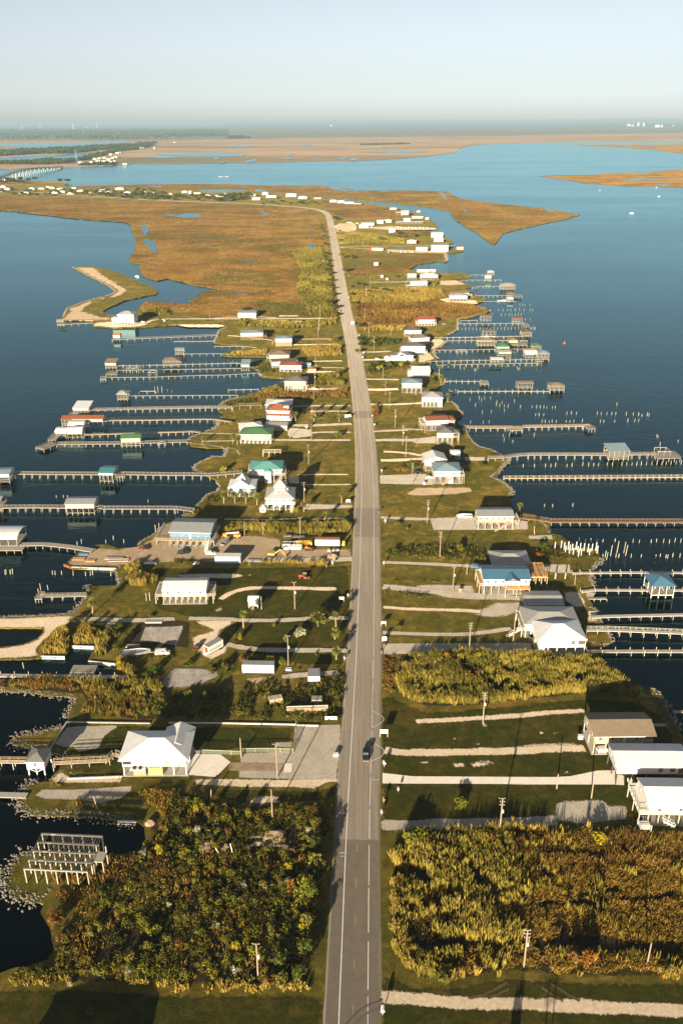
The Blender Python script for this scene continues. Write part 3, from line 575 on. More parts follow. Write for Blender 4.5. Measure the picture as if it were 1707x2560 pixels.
W = {'white': siding('wall_white',(0.64,0.62,0.58)),'cream': siding('wall_cream',(0.52,0.45,0.34)),'tan': siding('wall_tan',(0.40,0.32,0.23)),'blue': siding('wall_blue',(0.10,0.20,0.30)),'paleblue': siding('wall_pale_blue',(0.38,0.50,0.55)),'aqua': siding('wall_aqua',(0.28,0.47,0.46)),'mint': siding('wall_mint',(0.38,0.48,0.37)),'grey': siding('wall_grey',(0.28,0.27,0.25)),'beige': siding('wall_beige',(0.46,0.37,0.27)),'yellow': siding('wall_yellow',(0.46,0.44,0.27)),'pink': siding('wall_pink',(0.46,0.31,0.26)),'brown': siding('wall_brown',(0.26,0.18,0.12)),'steel': metal_roof('wall_steel',(0.66,0.64,0.60),0.3)}
RF = {'white': metal_roof('roof_white',(0.66,0.66,0.65)),'silver': metal_roof('roof_silver',(0.27,0.275,0.28)),'palegrey': metal_roof('roof_pale_grey',(0.36,0.355,0.335)),'bluegrey': metal_roof('roof_blue_grey',(0.22,0.31,0.35)),'green': metal_roof('roof_green',(0.07,0.19,0.07)),'teal': metal_roof('roof_teal',(0.12,0.34,0.30)),'darkteal': metal_roof('roof_dark_teal',(0.06,0.22,0.22)),'blue': metal_roof('roof_blue',(0.07,0.165,0.26)),'red': metal_roof('roof_red',(0.36,0.09,0.05)),'terra': shingle('roof_terracotta',(0.32,0.105,0.045)),'brown': shingle('roof_brown',(0.15,0.11,0.075)),'grey': shingle('roof_grey',(0.17,0.165,0.155)),'tan': shingle('roof_tan',(0.25,0.19,0.125)),'orange': metal_roof('roof_orange',(0.42,0.17,0.05))}
glass_m = plain('window_glass',(0.05,0.065,0.075),0.12,0.2); trim_m = plain('white_trim',(0.72,0.71,0.68),0.6); dark_m = plain('dark_parts_and_shade',(0.03,0.028,0.025),0.9); slab_m = plain('slab_concrete',(0.42,0.39,0.34),0.9)  # dark_m: near-black parts, and the painted shade of the porch opening
def unit_box(name, mat): return MB().box(-.5,.5,-.5,.5,0,1).mesh(name, mat)
CACHE = {}
def cached(key, fn):
    if key not in CACHE: CACHE[key] = fn()
    return CACHE[key]
def part_scaled(name, me, parent, loc, sc, rz=0.0, rx=0.0):
    o = link(name, me, parent, loc); o.scale = sc; o.rotation_euler = (rx, 0, rz); return o
def post(parent, x, y, z0, z1, w=0.3, mat=None, name='post'):
    mat = mat or post_m
    return part_scaled(name, cached(('box', mat.name), lambda: unit_box('post', mat)), parent, (x, y, z0),(w, w, z1 - z0))
def roof_mesh(kind, x0, x1, y0, y1, z, rise, th=0.16, ridge=None):
    b = MB(); cx, cy_ = (x0 + x1) / 2,(y0 + y1) / 2; w, d = x1 - x0, y1 - y0
    if kind == 'gx':   # ridge along x
        b.add([(x0, y0, z),(x1, y0, z),(x1, cy_, z + rise),(x0, cy_, z + rise),(x0, y1, z),(x1, y1, z)], [(0,1,2,3),(3,2,5,4)])
    elif kind == 'gy':
        b.add([(x0, y0, z),(x0, y1, z),(cx, y1, z + rise),(cx, y0, z + rise),(x1, y0, z),(x1, y1, z)], [(0,3,2,1),(3,4,5,2)])
    elif kind == 'shed':   # falls towards the front
        b.add([(x0, y0, z),(x1, y0, z),(x1, y1, z + rise),(x0, y1, z + rise)], [(0,1,2,3)])
    elif kind == 'barrel':
        n = 8; P = [(y0 + d * (1 - math.cos(math.pi * i / n)) / 2, z + rise * math.sin(math.pi * i / n)) for i in range(n + 1)]
        b.add([(x, y, zz) for y, zz in P for x in (x0, x1)], [(2 * i, 2 * i + 1,2 * i + 3,2 * i + 2) for i in range(n)])
    else:   # hip (ridge along the long side) / pyramid
        h = min(w, d) / 2
        if w >= d: A, B = (x0 + h * (1 if kind == 'hip' else 1), cy_),(x1 - h, cy_)
        else: A, B = (cx, y0 + h),(cx, y1 - h)
        if ridge is not None and w >= d: A, B = (cx - ridge / 2, cy_),(cx + ridge / 2, cy_)
        if kind == 'pyr': A = B = (cx, cy_)
        vs = [(x0, y0, z),(x1, y0, z),(x1, y1, z),(x0, y1, z),(*A, z + rise),(*B, z + rise)]
        if w >= d or kind == 'pyr': fs = [(0,1,5,4),(1,2,5),(2,3,4,5),(3,0,4)]
        else: fs = [(0,1,4),(1,2,5,4),(2,3,5),(3,0,4,5)]
        b.add(vs, fs)
    n = len(b.v); top = list(b.f); vs = list(b.v)
    b.add([(x, y, zz - th) for x, y, zz in vs], [tuple(reversed(f)) for f in top])
    cnt = {}
    for f in top:
        for i in range(len(f)): e = (f[i], f[(i + 1) % len(f)]); cnt[tuple(sorted(e))] = cnt.get(tuple(sorted(e)), []) + [e]
    b.f += [(e[0][1], e[0][0], e[0][0] + n, e[0][1] + n) for e in cnt.values() if len(e) == 1]
    return b
def window(parent, x, y, z, w, h, rz, name='window'):
    """glass set in a projecting frame with a mid bar; local -y faces outward"""
    def mk():
        b = MB(); f = 0.07
        b.box(-.5,-.5 + f, -.05,.03,-.5,.5).box(.5 - f, .5,-.05,.03,-.5,.5).box(-.5 + f, .5 - f, -.05,.03,-.5,-.5 + f).box(-.5 + f, .5 - f, -.05,.03,.5 - f, .5).box(-.5 + f, .5 - f, -.04,.02,-.02,.02)
        return b.mesh('window', trim_m)
    o = part_scaled(name, cached('win', mk), parent, (x, y, z),(w, 1, h), rz)
    p = link('pane', cached('pane', lambda: MB().box(-.44,.44,-.03,-.015,-.44,.44).mesh('pane', glass_m)), o)
    return o
def rail_mb(b, pts, h=1.0, z=0.0, step=1.8):
    for a, c in zip(pts, pts[1:]):
        a, c = Vector((a[0], a[1], z)), Vector((c[0], c[1], z)); L = (c - a).length; k = max(1, int(L / step))
        for t_ in (h, h * 0.5): b.bar(a + Vector((0,0, t_)), c + Vector((0,0, t_)),0.06,0.09)
        for i in range(k + 1):
            p = a.lerp(c, i / k); b.box(p.x - .05, p.x + .05, p.y - .05, p.y + .05, z, z + h)
def stairs(parent, x, y, z0, z1, run, rz, width=1.2, mat=None):
    """flight that climbs from the ground end at (x, y) along its local +y"""
    b = MB(); n = max(3, int((z1 - z0) / 0.22))
    for i in range(n):
        yy = run * i / n; zz = z0 + (z1 - z0) * (i + 1) / n; b.box(-width / 2, width / 2, yy, yy + run / n + 0.03, zz - 0.07, zz)
    for s in (-1,1):
        b.bar((s * width / 2,0, z0),(s * width / 2, run, z1),0.08,0.3); b.bar((s * width / 2,0, z0 + 1.0),(s * width / 2, run, z1 + 1.0),0.07,0.1)
        for i in (0,1,2,3): b.bar((s * width / 2, run * i / 3, z0 + (z1 - z0) * i / 3),(s * width / 2, run * i / 3, z0 + (z1 - z0) * i / 3 + 1.0),0.07)
    return b.obj('staircase', mat or newdeck_m, parent, (x, y, 0), rz)
def house(name, label, a, b, depth, floor=3.2, wallh=2.7, roof='hip', rise=1.9, over=0.5, wall='white', rmat='silver', posts=(5,3), wins=(3,2), door=True, deck=None, stair=None, room=None, zref=None, cat='house', pmat=None, slab=True, ridge=None, group=None, skirt=None, rails=True, kind=None, back_inset=0, deckmat=None):
    """stilt house; a, b = the near-left and near-right ground corners on the photo"""
    z0 = LZ if zref is None else zref
    A, B = G(a, z0), G(b, z0); A.z = B.z = LZ
    w = (B - A).length; rz = math.atan2(B.y - A.y, B.x - A.x)
    t = empty(name, A, rz); tag(t, label, cat, group)
    d = depth; wm = W[wall] if isinstance(wall, str) else wall; pm = pmat or post_m; rm = RF[rmat] if isinstance(rmat, str) else rmat
    wb = MB().box(0, w, 0, d, floor, floor + wallh)
    if roof == 'gx': wb.add([(0,0, floor + wallh),(0, d, floor + wallh),(0, d / 2, floor + wallh + rise * d / (d + 2 * over)),(w, 0, floor + wallh),(w, d, floor + wallh),(w, d / 2, floor + wallh + rise * d / (d + 2 * over))], [(0,2,1),(3,4,5)])
    if roof == 'gy': wb.add([(0,0, floor + wallh),(w, 0, floor + wallh),(w / 2,0, floor + wallh + rise * w / (w + 2 * over)),(0, d, floor + wallh),(w, d, floor + wallh),(w / 2, d, floor + wallh + rise * w / (w + 2 * over))], [(0,1,2),(3,5,4)])
    if roof == 'shed': wb.add([(0,0, floor + wallh),(w, 0, floor + wallh),(w, d, floor + wallh),(0, d, floor + wallh),(0, d, floor + wallh + rise),(w, d, floor + wallh + rise)], [(1,2,5),(0,4,3),(2,3,4,5)])
    wo_ = wb.obj('wall', wm, t)
    ro = roof_mesh(roof, -over, w + over, -over, d + over, floor + wallh + 0.02, rise, ridge=ridge).obj('roof', rm, t)
    e = floor + wallh
    MB().box(-over, w + over, -over - 0.05,-over - 0.005, e - 0.24, e + 0.02).obj('fascia', trim_m, ro)
    if floor > 0.6:
        MB().box(-0.06, w + 0.06,-0.06, d + 0.06, floor - 0.32, floor - 0.005).obj('floor_beam', pm, t)
        for i in range(posts[0]):
            for j in range(posts[1]):
                post(t, 0.25 + (w - 0.5) * i / max(1, posts[0] - 1),0.25 + (d - 0.5) * j / max(1, posts[1] - 1),-0.1, floor - 0.33,0.32, pm)
        if slab: MB().box(-0.4, w + 0.4,-0.4, d + 0.4,-0.05,0.14).obj('slab', slab_m, t)
    nf, ns = wins
    zc = floor + wallh * 0.56
    slots = [(i + 0.5) / nf * w for i in range(nf)] if nf else []
    di = nf // 2 if (door and nf > 1) else -1
    for i, x in enumerate(slots):
        if i == di:
            dd = MB().box(-.5,.5,-.05,.02,0,2.05).obj('door', trim_m, t, (x, -0.02, floor + 0.02))
            MB().box(.3,.38,-.09,-.051,.95,1.05).obj('door_handle', dark_m, dd)
        else: window(t, x, -0.02, zc, 1.15,1.25,0)
    for j in range(ns):
        y = (j + 0.5) / ns * d
        window(t, -0.02, y, zc, 1.0,1.2,-math.pi / 2); window(t, w + 0.02, y, zc, 1.0,1.2, math.pi / 2)
    if deck:            # (left, right, front) widths
        l, r_, fr = deck; db = MB(); zt = floor - 0.02
        dmat = deckmat or newdeck_m
        ds = [(-l, -0.07,-fr, d)] * bool(l) + [(w + 0.07, w + r_, -fr, d)] * bool(r_) + [(-0.065, w + 0.065,-fr, -0.07)] * bool(fr)
        for q in ds: do = MB().box(*q, zt - 0.25, zt).obj('deck', dmat, t)
        if rails:
            rb = MB()
            pts = ([(-l + .06, d),(-l + .06,-fr + .06)] if l else [(0,-fr + .06)]) + ([(w + r_ - .06,-fr + .06),(w + r_ - .06, d)] if r_ else [(w, -fr + .06)])
            if not fr: 
                if l: rail_mb(rb, [(-.1, d),(-l + .06, d),(-l + .06,0),(-.1,0)], z=zt); rb.obj('railing', pmat or trim_m, do); rb = MB()
                if r_: rail_mb(rb, [(w + .1, d),(w + r_ - .06, d),(w + r_ - .06,0),(w + .1,0)], z=zt)
            else: rail_mb(rb, pts, z=zt)
            if rb.v: rb.obj('railing', pmat or trim_m, do)
        if floor > 0.6:
            for x in ([-l + .2] if l else []) + ([w + r_ - .2] if r_ else []):
                for j in range(max(2, posts[1])): post(t, x, (d - .4) * j / max(1, max(2, posts[1]) - 1) + .2,-0.1, zt - .26,.26, pm)
            if fr:
                for i in range(posts[0]): post(t, 0.25 + (w - .5) * i / max(1, posts[0] - 1),-fr + .2,-0.1, zt - .26,.26, pm)
    for st in (stair or []): stairs(t, st[0] * w, st[1], 0.05, floor - 0.05, st[2], R(st[3]), mat=deckmat)
    if room:            # enclosed room below: x0, x1 (fractions), y0, y1 (m), wall
        for q in room: MB().box(q[0] * w, q[1] * w, q[2], q[3], 0.12, floor - 0.34).obj('ground_room', W[q[4]] if q[4] in W else MATS[q[4]], t)
    return t, w, d
# ---- piers
def pile_mesh(mat): return cached(('pile', mat.name), lambda: MB().cyl((0,0,0),(0,0,1),0.5,0.44,7).mesh('pile', mat))
def pier(label, px, width=1.6, z=2.3, space=4.2, tall=0.0, rail=None, mat=None, group=None, pile=None, name='pier', piles=True, pr=0.30):
    mat = mat or deck_m; pl = pile or pile_m
    P = [G(p, z) for p in px]; width *= .86
    t = empty(name, (P[0].x, P[0].y, 0)); tag(t, label, 'pier', group); o0 = Vector((P[0].x, P[0].y, 0))
    # deck with separate plank gaps in the material and edge stringers
    db, rb = MB(), MB()
    cum = 0.0
    for a, b in zip(P, P[1:]):
        d = (b - a); L = d.length; d.normalize(); n = Vector((-d.y, d.x, 0))
        k = max(1, int(L / 0.9)) if width < 2.6 else max(1, int(L / 1.2))
        for i in range(k):
            q0, q1 = a + d * (L * i / k) - o0, a + d * (L * (i + 1) / k - 0.05) - o0
            dz = random.uniform(-.02,.02)
            vs = [q0 - n * width / 2, q1 - n * width / 2, q1 + n * width / 2, q0 + n * width / 2]
            db.add([(v.x, v.y, v.z - .07 + dz) for v in vs] + [(v.x, v.y, v.z + dz) for v in vs], [(3,2,1,0),(4,5,6,7),(0,1,5,4),(1,2,6,5),(2,3,7,6),(3,0,4,7)])
        for s in (-1,1): db.bar(a + n * s * (width / 2 - .15) - o0 - Vector((0,0,.2)), b + n * s * (width / 2 - .15) - o0 - Vector((0,0,.2)),.1,.22)
        if rail:
            for s in ((-1,1) if rail == 2 else (1,)):
                for hz_ in (0.55,1.05): rb.bar(a + n * s * (width / 2 + .02) - o0 + Vector((0,0, hz_)), b + n * s * (width / 2 + .02) - o0 + Vector((0,0, hz_)),.06,.1)
                m = max(1, int(L / 2.2))
                for i in range(m + 1):
                    q = a + d * (L * i / m) + n * s * (width / 2 + .02) - o0; rb.box(q.x - .05, q.x + .05, q.y - .05, q.y + .05, z, z + 1.05)
        if piles:
            m = max(1, int(round(L / space)))
            for i in range(m + (1 if b is P[-1] else 0)):
                q = a + d * (L * i / m) - o0
                cap = part_scaled('cross_beam', cached(('box', pl.name), lambda: unit_box('post', pl)), t, (q.x, q.y, z - .55),(.18, width + .3,.22), math.atan2(d.y, d.x))
                for s in (-1,1):
                    r = n * s * (width / 2 + .05) + q; tl = tall if tall else -0.1
                    ob = part_scaled('pile', pile_mesh(pl), t, (r.x, r.y, -0.9),(pr, pr, z + 0.9+tl + random.uniform(-.08,.08)),0)
                    ob.rotation_euler = (random.uniform(-.015,.015), random.uniform(-.015,.015),0)
    db.obj('deck', mat, t)
    if rail: rb.obj('railing', mat, t)
    return t
def boathouse(label, a, b, depth, deckz=2.3, eave=5.2, roof='gx', rise=1.0, rmat='white', wall=None, wallz=(0.0,1.0), posts=(4,2), floor=True, over=0.5, zref=None, name='boathouse', lift=True, benches=False, cat='boathouse', group=None, mat=None):
    """roof on piles beside a pier; a, b = near-left, near-right points at water level (or at height zref)"""
    z0 = 0 if zref is None else zref
    A, B = G(a, z0), G(b, z0); A.z = B.z = 0; w = (B - A).length; rz = math.atan2(B.y - A.y, B.x - A.x)
    t = empty(name, A, rz); tag(t, label, cat, group); d = depth; pm = mat or pile_m
    for i in range(posts[0]):
        for j in range(posts[1]):
            part_scaled('pile', pile_mesh(pm), t, (.2 + (w - .4) * i / max(1, posts[0] - 1),.2 + (d - .4) * j / max(1, posts[1] - 1),-.9),(.3,.3, eave + .9))
    roof_mesh(roof, -over, w + over, -over, d + over, eave, rise).obj('roof', RF[rmat], t)
    fb = MB(); fb.box(0, w, -.02,.12, eave - .35, eave - .17).box(0, w, d - .12, d + .02, eave - .35, eave - .17).box(-.02,.12,.13, d - .13, eave - .35, eave - .17).box(w - .12, w + .02,.13, d - .13, eave - .35, eave - .17); fb.obj('roof_beam', pm, t)
    if floor:
        fb = MB().box(0.0, w, 0, d, deckz - .2, deckz); fb.obj('deck', deck_m, t)
    if lift:
        lb = MB(); n = max(2, posts[0])
        for i in range(n): x = .4 + (w - .8) * i / (n - 1); lb.bar((x, .1,1.0),(x, d - .1,1.0),.18,.25)
        lb.bar((.1,.35,1.25),(w - .1,.35,1.25),.2,.2).bar((.1, d - .35,1.25),(w - .1, d - .35,1.25),.2,.2); lb.obj('boat_lift', pm, t)
    if wall:
        z_0, z_1 = eave - .3 - (eave - .3 - deckz) * wallz[1], eave - .36
        MB().box(.02, w - .02,-.1,-.02, z_0, z_1).box(-.1,-.02,-.1, d, z_0, z_1).box(w + .02, w + .1,-.1, d, z_0, z_1).obj('side_panel', W[wall], t)
    if benches:
        bb = MB().box(.3, w - .3, d - .8, d - .4, deckz + .4, deckz + .48).box(.3, w - .3, d - .42, d - .36, deckz + .48, deckz + 1); rail_mb(bb, [(.1,.1),(.1, d - .1),(w - .1, d - .1),(w - .1,.1)], z=deckz); bb.obj('bench_rail', deck_m, t)
    return t
def platform(label, a, b, depth, z=2.3, rail=True, name='dock_platform', posts=(3,2), mat=None):
    A, B = G(a, z), G(b, z); A.z = B.z = 0; w = (B - A).length; rz = math.atan2(B.y - A.y, B.x - A.x)
    t = empty(name, A, rz); tag(t, label, 'dock')
    MB().box(0, w, 0, depth, z - .22, z).obj('deck', mat or deck_m, t)
    if rail:
        rb = MB(); rail_mb(rb, [(.1,.1),(.1, depth - .1),(w - .1, depth - .1),(w - .1,.1)], z=z); rb.obj('railing', mat or deck_m, t)
    for i in range(posts[0]):
        for j in range(posts[1]): part_scaled('pile', pile_mesh(pile_m), t, (.2 + (w - .4) * i / max(1, posts[0] - 1),.2 + (depth - .4) * j / max(1, posts[1] - 1),-.9),(.3,.3, z + .65))
    return t
def piling(p, h=1.6, label=None, group=None, lean=0.0, mat=None, r=0.34, z=0.0, name='piling'):
    q = G(p, z); o = link(name, pile_mesh(mat or pile_m), None, (q.x, q.y, z - .9 if z == 0 else z - .2)); o.scale = (r, r, h + (.9 if z == 0 else .2)); o.rotation_euler = (lean * random.uniform(-1,1) + random.uniform(-.03,.03), lean if lean else random.uniform(-.03,.03),0)
    tag(o, label, 'piling', group); return o
# ---- utility pole
insul_m = plain('insulator',(0.65,0.65,0.62),0.4); can_m = plain('transformer_can',(0.62,0.63,0.62),0.5)
def utility_pole(label, p, h=12.5, arms=2, can=True, lean=0.0, group=None, simple=False):
    q = G(p, LZ); t = empty('utility_pole',(q.x, q.y, LZ), random.uniform(-.1,.1)); tag(t, label, 'utility pole', group)
    t.rotation_euler = (random.uniform(-.012,.012), lean + random.uniform(-.012,.012), t.rotation_euler.z)
    MB().cyl((0,0,-.5),(0,0, h),.22,.15,8).obj('shaft', pole_m, t)
    for k in range(arms):
        z = h - .35 - k * 1.15; s = -1 if k % 2 else 1
        ab = MB().bar((-1.0 if k == 0 else -.7,.16, z),(.75,.16, z),.11,.13); ao = ab.obj('crossarm', pole_m, t)
        ib = MB()
        for x in ((-.95,.68) if k == 0 else (-.6,.6)): ib.cyl((x, .16, z + .06),(x, .16, z + .3),.07,.05,6)
        ib.obj('insulator', insul_m, ao)
    if can:
        MB().cyl((.38,-.05, h * .58),(.38,-.05, h * .58 + .95),.26,.26,10).cyl((.38,-.05, h * .58 + .95),(.38,-.05, h * .58 + 1.15),.08,.05,6).obj('transformer', can_m, t)
        MB().box(.05,.2,-.08,.08, h * .58 + .3, h * .58 + .5).obj('bracket', can_m, t)
    return t
# ---- plants
def leafmat(name, stops, trans=0.25):
    m, t, b, o = nt(name)
    a = N(t, 'ShaderNodeAttribute', attribute_name='tone').outputs['Fac']
    f = noise(t, 0.15,4,0.6, pos(t)); rnd = N(t, 'ShaderNodeObjectInfo').outputs['Random']
    k = math_(t, 'ADD', math_(t, 'MULTIPLY', a, 0.75), math_(t, 'MULTIPLY', f, 0.3)); k = math_(t, 'ADD', k, math_(t, 'MULTIPLY', math_(t, 'SUBTRACT', rnd, 0.5),0.12))
    t.links.new(ramp(t, k, stops), b.inputs['Base Color']); b.inputs['Roughness'].default_value = 0.75; b.inputs['Specular IOR Level'].default_value = 0.15
    if trans:
        tr = N(t, 'ShaderNodeBsdfTranslucent'); mx = N(t, 'ShaderNodeMixShader'); mx.inputs[0].default_value = trans
        t.links.new(ramp(t, k, stops), tr.inputs[0]); t.links.new(b.outputs[0], mx.inputs[1]); t.links.new(tr.outputs[0], mx.inputs[2]); t.links.new(mx.outputs[0], o.inputs[0])
    return m
LF = {'green': leafmat('leaf_green', [(0.15,(0.0297,0.0412,0.0054)),(0.5,(0.0742,0.0876,0.0096)),(0.85,(0.148,0.154,0.018))]),
      'lime': leafmat('leaf_lime', [(0.15,(0.0477,0.0566,0.0048)),(0.5,(0.133,0.134,0.0084)),(0.85,(0.254,0.232,0.018))]),
      'yellow': leafmat('leaf_yellow', [(0.15,(0.127,0.113,0.0072)),(0.5,(0.318,0.258,0.015)),(0.85,(0.509,0.391,0.03))]),
      'orange': leafmat('leaf_orange', [(0.15,(0.106,0.0433,0.006)),(0.5,(0.254,0.108,0.0108)),(0.85,(0.403,0.206,0.021))]),
      'brown': leafmat('leaf_brown', [(0.15,(0.0795,0.0412,0.009)),(0.5,(0.17,0.0876,0.018)),(0.85,(0.276,0.154,0.036))]),
      'dark': leafmat('leaf_dark', [(0.15,(0.0212,0.0391,0.006)),(0.5,(0.0477,0.0721,0.0096)),(0.85,(0.0901,0.113,0.0168))]),
      'pale': leafmat('leaf_pale', [(0.15,(0.16,0.15,0.08)),(0.5,(0.32,0.31,0.18)),(0.85,(0.50,0.48,0.34))]),
      'olive': leafmat('leaf_olive', [(0.15,(0.053,0.0566,0.009)),(0.5,(0.127,0.118,0.018)),(0.85,(0.254,0.216,0.036))]),
      'reed': leafmat('reed_gold', [(0.10,(0.0901,0.0772,0.0132)),(0.35,(0.223,0.17,0.027)),(0.6,(0.382,0.268,0.048)),(0.85,(0.551,0.391,0.09))]),
      'greenreed': leafmat('reed_green', [(0.10,(0.0424,0.0453,0.0066)),(0.35,(0.122,0.115,0.0144)),(0.6,(0.244,0.201,0.0288)),(0.85,(0.445,0.35,0.066))]),
      'sedge': leafmat('sedge_brown', [(0.10,(0.0636,0.035,0.0066)),(0.35,(0.133,0.0721,0.0132)),(0.6,(0.223,0.129,0.024)),(0.85,(0.35,0.216,0.045))]),
      'goldgrass': leafmat('grass_gold', [(0.10,(0.0636,0.0412,0.006)),(0.35,(0.154,0.0948,0.0126)),(0.6,(0.265,0.163,0.0216)),(0.85,(0.403,0.258,0.042))]),
      'thicket': leafmat('thicket_mixed', [(0.08,(0.017,0.0227,0.0042)),(0.3,(0.0424,0.0474,0.0072)),(0.45,(0.0721,0.0803,0.0096)),(0.58,(0.0933,0.07,0.0132)),(0.68,(0.159,0.16,0.0156)),(0.82,(0.254,0.211,0.03)),(0.96,(0.403,0.36,0.114))])}
def marsh_leaf():
    m, t, b, o = nt('marsh_grass'); a = N(t, 'ShaderNodeAttribute', attribute_name='tone').outputs['Fac']
    z_ = noise(t, 0.011,6,0.65, pos(t, (0.45,1,1)),1.4); k = math_(t, 'MULTIPLY', a, 0.9)
    rust = ramp(t, k, [(0.1,(0.055,0.024,0.005)),(0.5,(0.105,0.046,0.008)),(0.9,(0.18,0.086,0.018))]); oliv = ramp(t, k, [(0.1,(0.036,0.040,0.006)),(0.5,(0.075,0.076,0.009)),(0.9,(0.135,0.122,0.016))]); straw = ramp(t, k, [(0.1,(0.085,0.055,0.014)),(0.5,(0.165,0.104,0.028)),(0.9,(0.25,0.165,0.05))])
    f = lambda lo, hi: (lambda mr: (t.links.new(z_, mr.inputs[0]), setattr(mr.inputs[1], 'default_value', lo), setattr(mr.inputs[2], 'default_value', hi), mr.outputs[0])[-1])(N(t, 'ShaderNodeMapRange'))
    t.links.new(mixc(t, f(.53,.57), mixc(t, f(.455,.495), oliv, rust), straw), b.inputs['Base Color']); b.inputs['Roughness'].default_value = .85; return m
LF['marsh'] = marsh_leaf()
def np_mesh(name, V, quads=None, tris=None, tone=None, mat=None):
    """fast mesh from arrays"""
    me = bpy.data.meshes.new(name); nq = 0 if quads is None else len(quads); ntr = 0 if tris is None else len(tris)
    me.vertices.add(len(V)); me.vertices.foreach_set('co', V.astype(np.float32).ravel())
    idx = np.concatenate([x.ravel() for x in (quads, tris) if x is not None]).astype(np.int32)
    me.loops.add(len(idx)); me.loops.foreach_set('vertex_index', idx)
    st = np.concatenate([np.arange(nq) * 4, nq * 4 + np.arange(ntr) * 3]).astype(np.int32)
    me.polygons.add(nq + ntr); me.polygons.foreach_set('loop_start', st)
    me.update(calc_edges=True)
    if tone is not None: at = me.attributes.new('tone','FLOAT','POINT'); at.data.foreach_set('value', tone.astype(np.float32))
    me.materials.append(mat); return me
def crown_arrays(n, rx, ry, rz, leaf, hollow=0.45, lobes=7, r=None):
    """leaf faces gathered in clumps through an uneven crown volume"""
    r = r or rng
    L = r.normal(size=(lobes, 3)); L /= np.linalg.norm(L, axis=1)[:, None]; L *= r.uniform(0.35,0.72,(lobes, 1)); L[:, 2] = np.abs(L[:, 2]) * 0.9 - 0.15
    k = r.integers(0, lobes, n); d = r.normal(size=(n, 3)); d /= np.linalg.norm(d, axis=1)[:, None]
    lr = r.uniform(0.34,0.55, lobes)[k]
    c = (L[k] + d * (lr * r.uniform(hollow, 1.0, n) ** 0.6)[:, None]) * np.array([rx, ry, rz])
    tone = np.clip(0.5 + r.uniform(-.22,.22, lobes)[k] + r.normal(0,.13, n),0,1)
    nrm = d + r.normal(0,.6,(n, 3)); nrm[:, 2] += .3; nrm /= np.linalg.norm(nrm, axis=1)[:, None]
    a = np.cross(nrm, r.normal(size=(n, 3))); a /= np.linalg.norm(a, axis=1)[:, None] + 1e-9; b = np.cross(nrm, a)
    s = leaf * r.uniform(0.6,1.3,(n, 1))
    V = np.stack([c - a * s, c - b * s * .6, c + a * s, c + b * s * .6], 1).reshape(-1,3)
    Q = np.arange(4 * n).reshape(n, 4)
    return V, Q, np.repeat(tone, 4)
bark_m = wood('bark',(0.16,0.12,0.085)); palmbark_m = wood('palm_bark',(0.34,0.24,0.15))
def crown_mesh(key, n, leaf, kind, lobes=7, flat=1.0):
    def mk():
        V, Q, tn = crown_arrays(n, 1,1, flat, leaf, lobes=lobes); return np_mesh('crown', V, Q, None, tn, LF[kind])
    return cached(('crown', key, kind), mk)
def tree(label, p, h, r, kind='green', name='tree', trunk=0.35, var=0, n=420, cat='tree', group=None, zb=LZ):
    q = G(p, zb); t = empty(name, (q.x, q.y, zb), random.uniform(0,6.28)); tag(t, label, cat, group)
    me = crown_mesh(('t', var, n), n, 0.15 if n > 300 else .22, kind, 9)
    o = link('crown', me, t, (0,0, trunk * h + (h - trunk * h) * .42)); o.scale = (r * 1.05, r * .95,(h - trunk * h) * .62)
    b = MB().cyl((0,0,-.2),(.05,.03, h * .55),.05 * r + .08,.03 * r + .04,7)
    for i in range(5):
        an = i * 1.26 + var; b.cyl((.04,.02, h * (.28 + .05 * i)),(math.cos(an) * r * .55, math.sin(an) * r * .55, h * (.55 + .06 * i)),.03 * r + .03,.02,5)
    b.obj('trunk', bark_m, t); return t
def shrub(label, p, h, r, kind='green', var=0, n=260, group=None, cat='shrub', name='shrub'):
    q = G(p, LZ); t = empty(name, (q.x, q.y, LZ), random.uniform(0,6.28)); tag(t, label, cat, group)
    o = link('foliage', crown_mesh(('s', var, n), n, 0.17, kind, 8), t, (0,0, h * .42)); o.scale = (r, r * .9, h * .62)
    b = MB()
    for i in range(4): an = i * 1.57 + var; b.cyl((math.cos(an) * .1, math.sin(an) * .1,-.1),(math.cos(an) * r * .5, math.sin(an) * r * .5, h * .55),.05,.02,5)
    b.obj('stem', bark_m, t); return t
